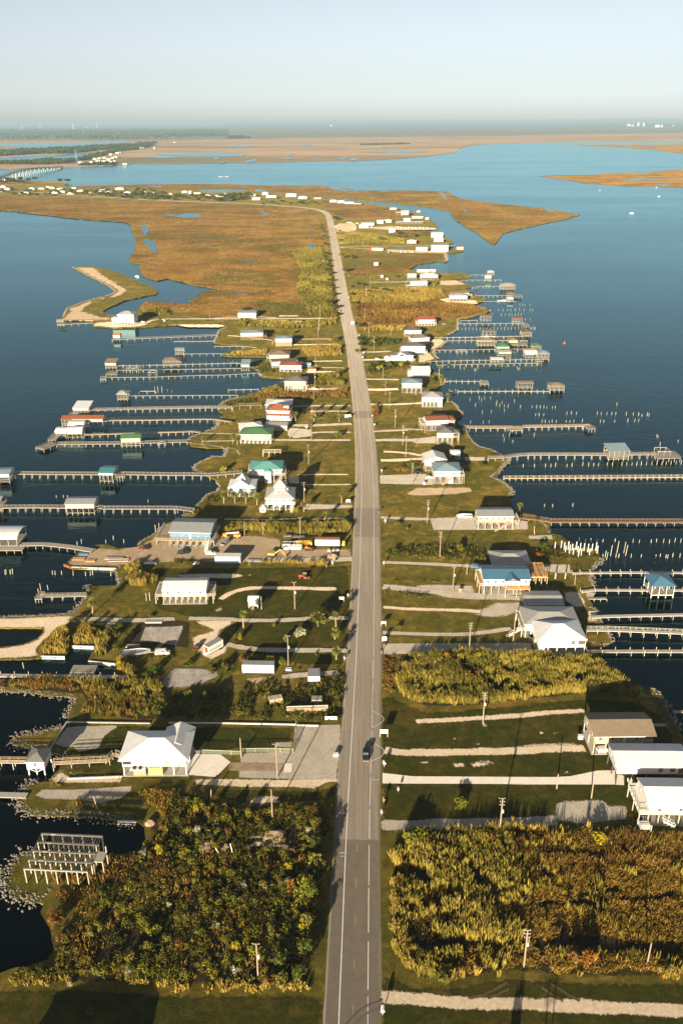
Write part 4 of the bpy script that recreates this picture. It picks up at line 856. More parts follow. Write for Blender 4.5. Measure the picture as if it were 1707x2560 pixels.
def palm(label, p, h=5.0, r=2.0, group=None, var=0, zb=LZ):
    q = G(p, zb); t = empty('palm_tree',(q.x, q.y, zb), random.uniform(0,6.28)); tag(t, label, 'palm tree', group)
    b = MB(); pts = [Vector((0.12 * math.sin(i * .9 + var),.1 * math.cos(i * .7), h * i / 5 - (.2 if i == 0 else 0))) for i in range(6)]
    for i in range(5): b.cyl(pts[i], pts[i + 1], .26 - .02 * i, .25 - .02 * i, 7)
    b.obj('trunk', palmbark_m, t)
    def mk():
        V, T, tn = [], [], []; rr = np.random.default_rng(50 + var)
        for i in range(34):
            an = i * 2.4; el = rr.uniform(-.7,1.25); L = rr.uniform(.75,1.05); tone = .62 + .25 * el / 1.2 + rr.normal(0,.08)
            d = np.array([math.cos(an) * math.cos(el), math.sin(an) * math.cos(el), math.sin(el)]); sd = np.array([-math.sin(an), math.cos(an),0]); upv = np.cross(d, sd) * -1
            base = d * .12; fan = d * L * .6
            for k in range(7):           # fan of narrow blades
                fa = (k - 3) * .33; bd = d * math.cos(fa) + sd * math.sin(fa); tip = fan * .55 + bd * L * .55 - np.array([0,0,.16 * L * (1 - el)])
                w = sd * .055 + upv * .03 * rr.normal(); mid = fan * .62 + bd * .16
                n0 = len(V); V += [base + w * .5, base - w * .5, mid - w, tip, mid + w]; T += [(n0, n0 + 1, n0 + 2),(n0, n0 + 2, n0 + 4),(n0 + 4, n0 + 2, n0 + 3)]; tn += [tone] * 5
        return np_mesh('palm_crown', np.array(V), None, np.array(T), np.array(tn), LF['palm'])
    o = link('crown', cached(('palm', var), mk), t, (pts[-1].x, pts[-1].y, h)); o.scale = (r, r, r); return t
LF['palm'] = leafmat('leaf_palm', [(0.2,(0.07,0.045,0.016)),(0.42,(0.10,0.095,0.02)),(0.65,(0.15,0.16,0.03)),(0.9,(0.26,0.25,0.06))])
EXCL = [np.array([(p.x, p.y) for p in gpoly(px)]) for px in ponds] + [np.array([(p.x, p.y) for p in gpoly(px)]) for nm, px, m, so_, z in PATCH if nm != 'thicket_floor']
for nm, px, w_, m in PATHS:
    a_, b_ = strip_pts(resample(smooth([G(p, LZ) for p in px]),6.0), [w_], LZ); EXCL.append(np.array([(p.x, p.y) for p in a_ + b_[::-1]]))
a_, b_ = strip_pts(road_c, [RW + 1.6], LZ); EXCL.append(np.array([(p.x, p.y) for p in a_ + b_[::-1]]))
def scatter(px, n=None, spacing=None, z=LZ, pts=None, rag=0.0):
    P = np.array([(p.x, p.y) for p in (pts or gpoly(px, z))]); lo, hi = P.min(0), P.max(0)
    area = abs((P[:, 0] * np.roll(P[:, 1], -1) - np.roll(P[:, 0], -1) * P[:, 1]).sum()) / 2
    n = n or int(area / spacing ** 2); box = (hi[0] - lo[0]) * (hi[1] - lo[1]); m = int(n * box / max(area, 1))
    q = lo + rng.random((m, 2)) * (hi - lo); q = q[inside(P, q)]
    if rag: q = q[edist(P, q) > rag * np.clip(vnoise(q, rag * 2.2,77) * 1.5 + vnoise(q, rag * .7,78) * .8 - .65,0,2)]
    for e in EXCL:
        if e[:, 0].max() < lo[0] or e[:, 0].min() > hi[0] or e[:, 1].max() < lo[1] or e[:, 1].min() > hi[1]: continue
        q = q[~inside(e, q)]
    return q
def vnoise(q, scale, seed=0):
    r = np.random.default_rng(seed); A = r.random((64,64)); u = q / scale; i = np.floor(u).astype(int); f = u - i; f = f * f * (3 - 2 * f)
    g = lambda a, b: A[a % 64, b % 64]
    return (g(i[:, 0], i[:, 1]) * (1 - f[:, 0]) * (1 - f[:, 1]) + g(i[:, 0] + 1, i[:, 1]) * f[:, 0] * (1 - f[:, 1]) + g(i[:, 0], i[:, 1] + 1) * (1 - f[:, 0]) * f[:, 1] + g(i[:, 0] + 1, i[:, 1] + 1) * f[:, 0] * f[:, 1])
def grass_bed(name, label, px, spacing, h, blades=6, w=0.16, kind='reed', lean=0.25, tuft=0.5, cat=None, z=LZ, gap=0.0, gscale=9.0, seed=0, wind=(0.0,0.0), rag=2.5, keep=None):
    """standing grass or reed: tufts of tapering blades, thinned by an uneven density so that gaps open between clumps"""
    q = scatter(px, spacing=spacing, z=z, rag=rag)
    if keep is not None: q = q[rng.random(len(q)) < keep(q)]
    dn = vnoise(q, gscale, seed) * .6 + vnoise(q, gscale / 3, seed + 1) * .4
    kp = dn > gap; q, dn = q[kp], dn[kp]
    m = len(q); hh = h * (0.55 + 0.75 * np.clip(dn, 0,1)) * rng.uniform(.8,1.2, m)
    Q = np.repeat(q, blades, 0); HH = np.repeat(hh, blades) * rng.uniform(.6,1.1, m * blades); K = len(Q)
    base = np.column_stack([Q + rng.normal(0, tuft * .5,(K, 2)), np.full(K, z - .05)])
    ld = rng.normal(0, lean, (K, 2)) + np.array(wind); tip = base + np.column_stack([ld * HH[:, None], HH])
    an = rng.uniform(0, math.pi, K); sd = np.column_stack([np.cos(an), np.sin(an), np.zeros(K)]) * (w * rng.uniform(.6,1.4, K))[:, None]
    mid = base * .4+tip * .6
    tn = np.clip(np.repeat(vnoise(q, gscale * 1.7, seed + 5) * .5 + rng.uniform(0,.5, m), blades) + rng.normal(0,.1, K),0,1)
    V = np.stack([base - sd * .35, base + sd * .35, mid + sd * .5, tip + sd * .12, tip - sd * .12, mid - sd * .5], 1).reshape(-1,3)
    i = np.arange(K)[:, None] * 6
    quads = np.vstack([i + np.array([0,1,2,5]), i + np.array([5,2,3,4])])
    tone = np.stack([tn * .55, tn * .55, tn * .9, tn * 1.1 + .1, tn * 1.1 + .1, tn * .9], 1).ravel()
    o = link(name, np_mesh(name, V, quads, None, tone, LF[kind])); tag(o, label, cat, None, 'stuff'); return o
def bush_bed(name, label, px, spacing, h, r, leaves=26, leaf=.34, kind='thicket', gap=0.0, gscale=8.0, seed=0, cat=None, z=LZ, pts=None):
    """thicket: many small leafy mounds"""
    q = scatter(px, spacing=spacing, z=z, rag=2.5); dn = vnoise(q, gscale, seed) * .65 + vnoise(q, gscale / 2.6, seed + 1) * .35; keep = dn > gap; q, dn = q[keep], dn[keep]
    m = len(q); hh = h * (.35 + 1.0 * dn) * rng.uniform(.7,1.3, m); rr = r * (.6 + .6 * dn) * rng.uniform(.8,1.25, m); K = m * leaves
    d = rng.normal(size=(K, 3)); d /= np.linalg.norm(d, axis=1)[:, None]; d[:, 2] = np.abs(d[:, 2])
    C = np.column_stack([np.repeat(q, leaves, 0), np.full(K, z)]); S = np.column_stack([np.repeat(rr, leaves)] * 2 + [np.repeat(hh, leaves)])
    c = C + d * S * rng.uniform(.55,1.0,(K, 1)); tn = np.clip(np.repeat(vnoise(q, gscale * .8, seed + 3) * .45 + rng.uniform(0,.55, m), leaves) + rng.normal(0,.08, K),0,1)
    nrm = d + rng.normal(0,.55,(K, 3)); nrm /= np.linalg.norm(nrm, axis=1)[:, None]
    a = np.cross(nrm, rng.normal(size=(K, 3))); a /= np.linalg.norm(a, axis=1)[:, None] + 1e-9; b = np.cross(nrm, a); s = leaf * rng.uniform(.6,1.3,(K, 1))
    V = np.stack([c - a * s, c - b * s * .65, c + a * s, c + b * s * .65], 1).reshape(-1,3)
    o = link(name, np_mesh(name, V, np.arange(4 * K).reshape(K, 4), None, np.repeat(tn, 4), LF[kind])); tag(o, label, cat, None, 'stuff'); return o
# ---- rocks
rock_m = ground_mat('riprap_stone', [(0.3,(0.13,0.118,0.098)),(0.7,(0.30,0.268,0.22))], 0.6,2.5, [(0.3, G_(0.7)),(0.7, G_(1.15))], bmp=0.4, bdist=0.05)
def rock_shape(seed):
    r = np.random.default_rng(seed); bm = bmesh.new(); bmesh.ops.create_icosphere(bm, subdivisions=1, radius=.5)
    sx = r.uniform(.8,1.3,3) * (1,.8,.5)
    for v in bm.verts: v.co = Vector(np.array(v.co) * sx * r.uniform(.78,1.15))
    V = np.array([v.co[:] for v in bm.verts]); Fc = np.array([[v.index for v in f.verts] for f in bm.faces]); bm.free(); return V, Fc
ROCKS = [rock_shape(i) for i in range(6)]
def rock_me(i):
    return cached(('rock', i), lambda: np_mesh('rock', ROCKS[i][0], None, ROCKS[i][1], None, rock_m))
def riprap(label, px, width=3.0, size=0.8, single=False, dens=1.0, zt=LZ):
    """rubble along a line on the photo; single = every stone is its own object, else one heap"""
    c = resample([G(p, .3) for p in px], 1.0); pts = []
    for i, p in enumerate(c):
        a, b = c[max(0, i - 1)], c[min(len(c) - 1, i + 1)]; d = Vector((b.x - a.x, b.y - a.y, 0)); d = d.normalized() if d.length else Vector((1,0,0)); n = Vector((-d.y, d.x, 0))
        for _ in range(max(1, int(dens * width / size ** 2 * 1.9 + rng.random()))):
            o = rng.normal(0, width * .17); s = size * .85 * rng.uniform(.5,1.45); pts.append((p.x + n.x * o + rng.uniform(-.5,.5), p.y + n.y * o + rng.uniform(-.5,.5), max(-.15, zt * (1.05 - abs(o) / width) - .15 + rng.uniform(-.15,.15)), s, rng.uniform(0,6.28), rng.integers(0,6)))
    t = empty('rock_revetment',(c[0].x, c[0].y, 0)); tag(t, label, 'rocks')
    pts.sort(key=lambda k: -k[3]); solo = pts[:150] if single else []
    for x, y, z, s, an, k in solo:
        o = link('rock', rock_me(int(k)), t, (x - c[0].x, y - c[0].y, z)); o.scale = (s, s, s); o.rotation_euler = (rng.uniform(-.4,.4), rng.uniform(-.4,.4), an)
    rest = pts[len(solo):]
    if rest:
        Vs, Fs, n0 = [], [], 0
        for x, y, z, s, an, k in rest:
            V, Fc = ROCKS[int(k)]; ca, sa = math.cos(an), math.sin(an); X = np.column_stack([V[:, 0] * ca - V[:, 1] * sa, V[:, 0] * sa + V[:, 1] * ca, V[:, 2]]) * s + np.array([x - c[0].x, y - c[0].y, z])
            Vs.append(X); Fs.append(Fc + n0); n0 += len(V)
        o = link('rubble', np_mesh('rubble', np.vstack(Vs), None, np.vstack(Fs), None, rock_m), t); o['kind'] = 'stuff'
    return t
# ================================================================== HOUSES, left of the road
def S(p): return p[0] if isinstance(p, list) else p
def pr(t, *c): q = t(*c); return q[0], q[1]
# big white house with the tan garage doors
h, w, d = house('stilt_house','large white stilt house with pale hipped roof and tan garage doors below',(310,1939),(469,1938),12.5,3.9,2.7,'hip', 2.9,0.9,'white','white',(6,3),(0,2), False, None, None, None, ridge=5.0, pmat=white_post)
tan_door = plain('tan_door',(0.52,0.30,0.12),0.7)
for x0, x1 in ((0.16,0.35),(0.40,0.62)):
    g = MB(); 
    for k in range(4): g.box(x0 * w, x1 * w, -0.02,0.06,0.15 + k * .75,0.15 + k * .75 + .7)
    g.obj('garage_door', tan_door, h)
MB().box(.02 * w, .98 * w, 5.5,12.2,.12,3.5).obj('ground_room', W['white'], h)
MB().box(.12 * w, .365 * w, -1.3,-.02,3.0,3.25).obj('balcony', trim_m, h)
for x in (.19,.28): MB().cyl((x * w, -.7,3.26),(x * w, -.7,4.0),.5,.5,10).obj('air_conditioner', dark_m, h)
MB().box(.66 * w, .73 * w, -.06,-.01,4.6,6.3).obj('shutter', plain('tan_shutter',(0.55,0.38,0.2),.7), h)
MB().box(.01 * w, .14 * w, -.05,-.01,4.3,6.2).obj('porch_shade_panel', dark_m, h)  # flat dark panel on the wall, painting the shade of an open porch
wg = roof_mesh('gy', w * .56, w + .9,5.0,15.5,6.3,2.3); wg.obj('cross_gable', RF['white'], h)
MB().box(w * .6, w + .02,12.55,15.0,3.9,6.4).obj('rear_wing', W['white'], h)
for i in range(3): post(h, w * (.62 + .17 * i),14.7,-.1,3.9,.32, white_post)
# white boxy house on many posts
house('stilt_house','long white house on many timber posts with side decks and white roof',(409,1510),(517,1509),10.5,3.8,2.9,'gx', 1.5,0.3,'white','white',(8,4),(4,2), False, (3.2,3.0,0.0), None, None)
h, w, d = house('cabin','tiny pale blue cabin on short legs in the lawn', *pr(tN, 618,412,703,412),4.2,1.3,2.5,'gx', 0.9,0.25,'paleblue','white',(3,2),(0,0), False, None, None, None, cat='cabin', slab=False)
stairs(h, w * .45,-1.5,0,1.3,1.5,0,1.0)
# blue work building
h, w, d = house('work_building','blue sided building with grey metal roof above the dirt yard', *pr(z5,165,374,772,392),15.5,3.7,3.3,'gx', 1.7,0.5,'blue','silver',(7,4),(5,2), True, (7.0,1.6,2.4), None, None, cat='building', pmat=post_m)
for i in range(7):
    x = .2 + (w - .4) * i / 6; b = MB().box(x - .2, x + .2,-2.5,-2.1,1.9,3.35); b.obj('painted_post', plain('post_orange%d' % i, (0.50,0.14,0.05),.7), h) if i < 5 else None
    MB().box(x - .21, x + .21,-2.51,-2.09,0.3,1.88).obj('painted_post', W['blue'], h)
stairs(h, w - 1.0,-7.0,0.05,3.6,4.6,0,1.3, trim_m)
# cupola house
h, w, d = house('stilt_house','white beach house with grey pyramid roof and square cupola', *pr(tJ, 780,523,992,523),13.0,3.7,2.9,'pyr', 4.2,1.2,'white','palegrey',(5,3),(5,3), True, (1.0,1.0,1.6), [(0.98,-4.2,4.0,0)], [(0.25,0.6,4,12,'white')], pmat=white_post, deckmat=white_post)
cu = MB().box(w / 2 - 2.8, w / 2 + 2.8, d / 2 - 2.8, d / 2 + 2.8,8.2,11.4).obj('cupola', W['white'], h)
roof_mesh('pyr', w / 2 - 3.5, w / 2 + 3.5, d / 2 - 3.5, d / 2 + 3.5,11.42,3.2).obj('cupola_roof', RF['palegrey'], cu)
for i in range(4): window(cu, w / 2 - 1.95 + 1.3 * i, d / 2 - 2.82,10.4,1.0,1.1,0)
MB().box(w * .30, w * .42,1.6,4.6,7.0,8.9).obj('dormer', W['white'], h); roof_mesh('shed', w * .29, w * .43,1.3,4.6,8.92,.5).obj('dormer_roof', RF['white'], h)
MB().box(w * .70, w * .82,5.5,8.5,7.6,9.6).obj('dormer', W['white'], h)
# white blue house behind the palms
h, w, d = house('stilt_house','pale blue house with white steep cross gabled roof behind the row of palms', *pr(tJ, 462,412,668,412),11.0,2.9,2.6,'hip', 1.7,1.0,'paleblue','white',(6,3),(0,2), False, (1.2,0.8,1.4), None, None, deckmat=white_post)
MB().box(w * .2, w * .78,-.3, d * .8,3.0,6.6).add([(w * .2,-.3,6.6),(w * .78,-.3,6.6),(w * .49,-.3,9.3),(w * .2, d * .8,6.6),(w * .78, d * .8,6.6),(w * .49, d * .8,9.3)], [(0,1,2),(3,5,4)]).obj('gable_block', W['paleblue'], h)
roof_mesh('gy', w * .16, w * .82,-.8, d * .85,6.5,3.1).obj('gable_roof', RF['white'], h)
for x in (.36,.6): window(h, w * x, -.32,6.1,.8,.9,0)
window(h, w * .62,-.32,4.3,1.8,1.2,0)
roof_mesh('pyr', w * .34, w * .64, d * .3, d * .7,8.6,2.6).obj('spire_roof', RF['white'], h)
# teal roof
h, w, d = house('stilt_house','white house with bright teal hipped metal roof and stair tower', *pr(tJ, 645,284,903,280),13.5,4.2,2.9,'hip', 2.2,0.9,'white','teal',(5,3),(3,2), True, (2.0,2.2,1.5), [(0.95,-4.5,4.2,0)], None)
MB().box(w * .44, w * .66,-3.2,-.3,.1,7.0).obj('stair_tower', W['white'], h); roof_mesh('hip', w * .42, w * .68,-3.6,0.0,7.02,.8).obj('tower_roof', RF['teal'], h)
# green roof with arches
h, w, d = house('stilt_house','cream house with green hipped roof above arched ground floor',(602,1107),(678,1108),13.0,3.1,2.7,'hip', 2.1,0.7,'cream','green',(8,3),(4,2), True, (0,0,1.8), None, [(0.05,.95,4,12,'cream')], pmat=white_post)
for i in range(7):       # arch heads between the posts
    x0 = .45 + (w - .9) * i / 7; x1 = x0 + (w - .9) / 7; b = MB(); n = 6
    for k in range(n):
        u0, u1 = k / n, (k + 1) / n; zz = lambda u: 2.0 + .75 * math.sin(math.pi * u)
        b.add([(x0 + (x1 - x0) * u0,-1.75, zz(u0)),(x0 + (x1 - x0) * u1,-1.75, zz(u1)),(x0 + (x1 - x0) * u1,-1.75,2.85),(x0 + (x1 - x0) * u0,-1.75,2.85)], [(0,1,2,3)])
    b.obj('arch', W['cream'], h)
house('stilt_house','white house with white hipped roof touching the green roofed house', *pr(tF, 535,488,738,470),11.0,3.1,2.8,'hip', 1.6,0.5,'white','white',(5,3),(4,2), False, None, None, None, zref=LZ + 5.9)
h, w, d = house('stilt_house','tall white house with terracotta hipped roof and two porch levels', *pr(tF, 778,440,985,446),12.5,3.1,6.0,'hip', 2.9,0.8,'white','terra',(6,3),(5,3), True, (0,1.2,2.0), None, [(0.06,.94,3.5,12,'white')], pmat=white_post, deckmat=white_post)
roof_mesh('shed', -.4, w + 1.6,-2.4,-.05,6.2,.8).obj('porch_roof', RF['terra'], h)
for i in range(6): post(h, .2 + (w - .4) * i / 5,-1.85,3.1,6.05,.28, white_post)
MB().box(w * .72, w * .95, d * .2, d * .5,9.3,11.2).obj('roof_terrace', W['white'], h)
h, w, d = house('boat_shed','blue walled shed with broad white roof behind the terracotta house', *pr(tF, 760,268,1003,268),14.0,0.2,4.8,'hip', 1.5,0.4,'blue','white',(4,3),(3,1), False, None, None, None, zref=LZ + 5.0, cat='shed')
house('garage','low beige garage with pale flat roof beside the terracotta house', *pr(tF, 755,512,962,514),9.0,0.1,3.4,'gx', 0.35,0.2,'beige','palegrey',(2,2),(0,0), False, None, None, None, cat='garage')
house('stilt_house','beige house with grey hipped roof on tall pinkish posts by the driveway',(712,977),(765,978),14.0,4.5,2.9,'hip', 2.1,0.5,'beige','grey',(8,3),(5,2), False, None, None, [(0.3,.8,6,13,'beige')], pmat=plain('pink_post',(0.62,0.48,0.36),.7))
house('stilt_house','cream house with orange shingle hipped roof on white posts', *pr(tB, 820,632,1020,634),12.5,2.3,3.0,'hip', 1.6,0.6,'cream','terra',(6,3),(6,2), False, None, [(0.4,-3.4,3.3,0)], None, pmat=white_post)
house('long_house','long low brown roofed house with pale blue end wall', *pr(tB, 748,542,985,530),10.0,1.6,3.0,'gx', 0.9,0.4,'paleblue','brown',(6,3),(4,1), False, None, None, None, zref=LZ + 4.6)
house('stilt_house','cream house with tan hipped roof behind the long brown roof', *pr(tB, 722,478,905,478),14.0,2.4,2.8,'hip', 2.2,0.6,'cream','tan',(5,3),(3,2), False, (2.5,0,0), None, None, zref=LZ + 5.0)
house('shed','small cream shed with orange roof at the drive', *pr(tB, 1085,640,1155,640),4.5,0.05,2.5,'gx', 0.8,0.2,'cream','orange',(2,2),(1,0), False, None, None, None, cat='shed')
house('shed','small blue shed half in shadow behind the orange roofed shed', *pr(tB, 1045,592,1110,590),5.0,0.05,2.8,'gx', 0.6,0.2,'blue','bluegrey',(2,2),(1,0), False, None, None, None, cat='shed')
house('stilt_house','white house with blue grey roof above a brown lattice base', *pr(tB, 780,392,932,391),13.0,3.6,2.9,'hip', 1.3,0.5,'white','bluegrey',(6,3),(3,2), False, (3.0,0,0), None, [(0.0,1.0,.3,12.5,'brown')], pmat=brown_wood, deckmat=brown_wood)
house('stilt_house','wide white house with blue grey roof and brown posts over parked boats', *pr(tB, 458,334,662,330),14.0,3.1,3.0,'hip', 1.4,0.7,'white','bluegrey',(8,3),(5,2), False, (0,3.4,1.5), None, None, pmat=brown_wood, deckmat=brown_wood)
house('metal_barn','plain white metal barn with grey roof along the gravel lane', *pr(tB, 432,130,598,130),16.0,0.05,5.0,'gx', 1.0,0.2,'steel','silver',(2,2),(0,0), False, None, None, None, cat='barn')
house('container','small rust red storage box on the grass by the gravel lane', *pr(tB, 968,182,1025,182),4.5,0.05,2.4,'gx', 0.15,0.05,'pink','red',(2,2),(0,0), False, None, None, None, cat='container')
h, w, d = house('stilt_house','tall white three storey house on the shore point with grey hipped roof', *pr(tA, 808,197,958,199),13.0,3.3,7.2,'hip', 2.6,0.5,'white','palegrey',(6,3),(3,2), False, None, None, None, pmat=white_post)
MB().box(-6.0,-.08,0,9,3.2,7.2).obj('side_wing', W['white'], h); roof_mesh('hip', -6.3,0,-.3,9.3,7.22,1.0).obj('wing_roof', RF['palegrey'], h)
for x in (-5.7,-3,-.5):
    for y in (.3,8.5): post(h, x, y, -.1,3.2,.3, white_post)
# ------------------------------------------------------------------ HOUSES, right of the road
h, w, d = house('stilt_house','white house with white roof and white stair landing beside the tall reed bed', *pr(tX, 1238,434,1800,442),11.5,4.1,2.8,'gx', 2.1,0.4,'white','white',(7,3),(3,2), False, (2.6,0,0), None, None, deckmat=white_post)
MB().box(-3.0,0.3,-3.6,-.5,1.7,1.95).obj('stair_landing', trim_m, h); b = MB(); rail_mb(b, [(-2.9,-.6),(-2.9,-3.5),(.2,-3.5)], z=1.95); b.obj('landing_rail', trim_m, h)
for x, y in ((-2.8,-3.4),(.1,-3.4),(-2.8,-.7)): post(h, x, y, 0,1.7,.3, white_post)
stairs(h, 3.6,-2.2,4.0,2.0,-3.4, R(90),1.2, white_post)
stairs(h, -1.6,13.0,4.0,4.0,1.0,0,1.0, white_post)
h, w, d = house('stilt_house','white house with white ridge roof and shaded porch end over the concrete drive', *pr(tT, 958,1076,1500,1080),10.0,4.3,3.0,'gx', 1.6,0.5,'white','white',(5,3),(0,2), False, (0,3.5,0), None, None, pmat=plain('dark_post',(0.07,0.06,0.05),.8), slab=False)
for x in (.71,.9): window(h, w * x, -.02,5.9,1.7,1.9,0)
roof_mesh('gx', w + .4, w + 4.0,-.45,10.45,7.28,1.55).obj('porch_roof', RF['white'], h); MB().box(w + .1, w + 3.4,3.0,9.8,4.35,7.2).obj('porch_recess', W['grey'], h)
h, w, d = house('stilt_house','tan stilt house with wide tan shingle roof beside the rocky shore', *pr(tT, 757,802,1185,796),11.5,4.4,2.7,'gx', 2.0,0.5,'tan','tan',(5,3),(4,2), True, (0,3.5,0), None, [(0.5,.9,5,11,'brown')])
roof_mesh('gx', w + .4, w + 4.2,-.45,11.95,7.09,1.95).obj('porch_roof', RF['tan'], h)
h, w, d = house('stilt_house','white house with cream hipped roof and screened porch at the reed bed edge', *pr(tP, 274,908,688,902),14.0,3.1,3.2,'hip', 2.7,0.4,'white','white',(6,3),(0,2), False, None, None, [(0.02,.14,0.2,3,'white')], pmat=white_post)
b = MB().box(w * .84, w * .985,-.04,-.01,3.9,6.0); po = b.obj('screened_porch', brown_wood, h); 
b = MB(); [b.box(w * .84 + i * w * .145 / 3 + .12, w * .84 + (i + 1) * w * .145 / 3 - .08,-.06,-.041,4.05,5.85) for i in range(3)]; b.obj('screen', glass_m, po)
window(h, w * .73,-.02,4.9,1.5,1.6,0)
for x in (.06,.22): MB().box(w * x, w * x + .7,-.04,-.01,5.5,5.8).obj('vent', dark_m, h)
h, w, d = house('stilt_house','white house with broad grey metal roof and grey outside stair', *pr(tP, 165,640,640,642),13.0,3.3,2.8,'hip', 1.7,0.6,'white','palegrey',(6,3),(0,2), False, (1.5,0,0), None, None, zref=LZ + 6.1, pmat=white_post)
stairs(h, -5.8,1.2,0.05,3.3,4.6, R(-90),1.2, white_post); MB().box(-7.2,-5.8,.4,2.0,-.1,.1).obj('stair_foot', slab_m, h)
h, w, d = house('shed','low grey shed with pale ridge roof on the gravel lot', *pr(tP, 160,524,492,524),10.5,0.2,3.1,'gx', 1.0,0.5,'grey','palegrey',(2,2),(4,1), False, None, None, None, cat='shed')
h, w, d = house('stilt_house','white house with blue metal roof and small blue porch gable', *pr(tO, 1166,374,1570,374),12.5,4.3,3.0,'gx', 1.5,0.5,'white','blue',(7,3),(6,2), False, (2.0,0,0), None, None, deckmat=orange_wood)
roof_mesh('gy', w * .44, w * .78,-2.4,3.0,7.3,1.4).obj('porch_gable', RF['blue'], h); MB().box(w * .47, w * .75,-2.1,-.05,6.6,7.25).obj('porch_front', W['white'], h)
for x in (.47,.75): post(h, w * x, -2.0,4.3,6.6,.22, white_post)
MB().box(w * .44, w * .98,-3.4,-.1,4.0,4.25).obj('front_deck', orange_wood, h); b = MB(); rail_mb(b, [(w * .44,-.2),(w * .44,-3.3),(w * .98,-3.3)], z=4.25); b.obj('front_rail', orange_wood, h)
for x in (.45,.7,.97): post(h, w * x, -3.2,-.1,4.0,.28, post_m)
stairs(h, w * 1.02,-2.3,0.05,4.2,5.4, R(90),1.3, orange_wood)
house('shed','open fronted shed with grey hipped roof behind the blue roofed house', *pr(tO, 1250,152,1575,152),12.0,0.2,2.9,'hip', 1.8,0.7,'brown','palegrey',(2,2),(2,0), False, None, None, None, cat='shed')
h, w, d = house('stilt_house','pale pink house with grey ridge roof and long stair above the parking slab', *pr(tK, 1115,792,1428,792),10.5,4.0,2.9,'gx', 1.3,0.4,'beige','silver',(6,3),(6,2), False, (0,3.0,1.2), None, None)
stairs(h, w * .47,-2.4,0.05,3.9,6.4, R(-90),1.2)
h, w, d = house('stilt_house','pale aqua house with blue grey hipped roof and central timber stair', *pr(tK, 730,388,955,388),13.5,4.4,3.0,'hip', 2.1,0.8,'paleblue','bluegrey',(5,3),(2,2), False, (0,2.6,0), None, [(0.55,.72,0.3,3,'white')])
stairs(h, w * .3,-1.6,0.05,4.3,6.2, R(-90),1.3)
house('stilt_house','white gable house with white roof next to the blue tank', *pr(tK, 652,276,838,268),11.0,3.2,3.2,'gy', 2.3,0.5,'white','white',(4,3),(1,2), False, None, None, None)
h, w, d = house('stilt_house','mint green house with dark grey roof on tall posts by the sea wall', *pr(tG, 868,856,1015,858),12.0,4.3,2.9,'hip', 2.1,0.6,'mint','grey',(4,3),(2,2), False, (0,3.6,0), [(0.9,-4,4,0)], None)
roof_mesh('hip', w - .2, w + 4.2,-.3,7.5,7.0,1.1).obj('porch_roof', RF['grey'], h)
for y in (.2,7): post(h, w + 3.4, y, 4.3,6.9,.22)
h, w, d = house('stilt_house','white house with bright orange red roof and side stair', *pr(tG, 768,737,968,730),12.0,4.1,2.9,'gx', 1.1,0.6,'white','terra',(5,3),(4,1), False, (3.2,0,0), [(-.12,-4.2,4.2,0)], None)
roof_mesh('hip', w + .7, w + 5.2,1,11,6.4,.9).obj('annex_roof', RF['red'], h); MB().box(w + .1, w + 4.6,1.5,10.5,4.1,6.3).obj('annex', W['grey'], h)
for y in (2,10): post(h, w + 4.3, y, -.1,4.1,.3)
house('stilt_house','cream house with pale grey pyramid like roof beside a palm', *pr(tG, 728,512,914,514),14.0,4.0,2.8,'hip', 2.5,0.6,'cream','palegrey',(6,3),(3,2), False, None, None, [(0.78,.98,0.3,4,'white')], pmat=white_post)
house('stilt_house','aqua house with blue grey hipped roof and timber front deck', *pr(tG, 540,380,720,382),13.0,4.2,3.0,'hip', 1.8,0.6,'aqua','bluegrey',(5,3),(3,2), True, (0,0,2.4), [(0.7,-6.0,3.6,0)], None)
h, w, d = house('stilt_house','white house with large plain white roof by two palms', *pr(tG, 634,234,798,234),15.0,1.8,2.8,'gx', 2.4,0.6,'white','white',(4,3),(3,2), False, None, None, None)
MB().box(-3.4,-.1,2,9,.2,4.4).obj('side_wing', W['white'], h)
h, w, d = house('stilt_house','white house with grey roof and dark triangular gable window', *pr(tC, 442,992,640,988),12.0,1.2,4.4,'hip', 2.0,0.6,'white','grey',(4,3),(0,1), False, (0,2.0,0), None, None)
gb = MB().add([(w * .12,-.7,4.6),(w * .82,-.7,4.6),(w * .47,-.7,8.0),(w * .12,5,4.6),(w * .82,5,4.6),(w * .47,5,8.0)], [(0,1,2),(3,5,4),(0,2,5,3),(1,4,5,2)]).obj('front_gable', W['white'], h)
MB().add([(w * .3,-.75,5.2),(w * .64,-.75,5.2),(w * .47,-.75,7.2)], [(0,1,2)]).obj('gable_window', glass_m, gb)
MB().box(-5.5,-.1,1,8,.1,3.0).obj('lean_to', W['white'], h); roof_mesh('hip', -6,0,.6,8.4,3.02,1.6).obj('lean_to_roof', RF['white'], h)
h, w, d = house('stilt_house','tall white two storey house with grey brown roof and balconies', *pr(tC, 535,928,752,930),13.0,2.8,5.4,'hip', 2.0,0.5,'white','brown',(5,3),(4,2), False, (1.5,2.0,0), None, [(0.1,.7,2,11,'white')], deckmat=white_post)
MB().add([(w * .3,-.9,5.4),(w * .72,-.9,5.4),(w * .51,-.9,8.6),(w * .3,5,5.4),(w * .72,5,5.4),(w * .51,5,8.6)], [(0,1,2),(3,5,4),(0,2,5,3),(1,4,5,2)]).obj('front_gable', W['white'], h)
house('stilt_house','white house with tan hipped roof tucked behind the tall white house', *pr(tC, 632,768,796,760),12.0,2.8,2.9,'hip', 2.0,0.5,'white','tan',(4,3),(2,2), False, None, None, None, zref=LZ + 5.8)
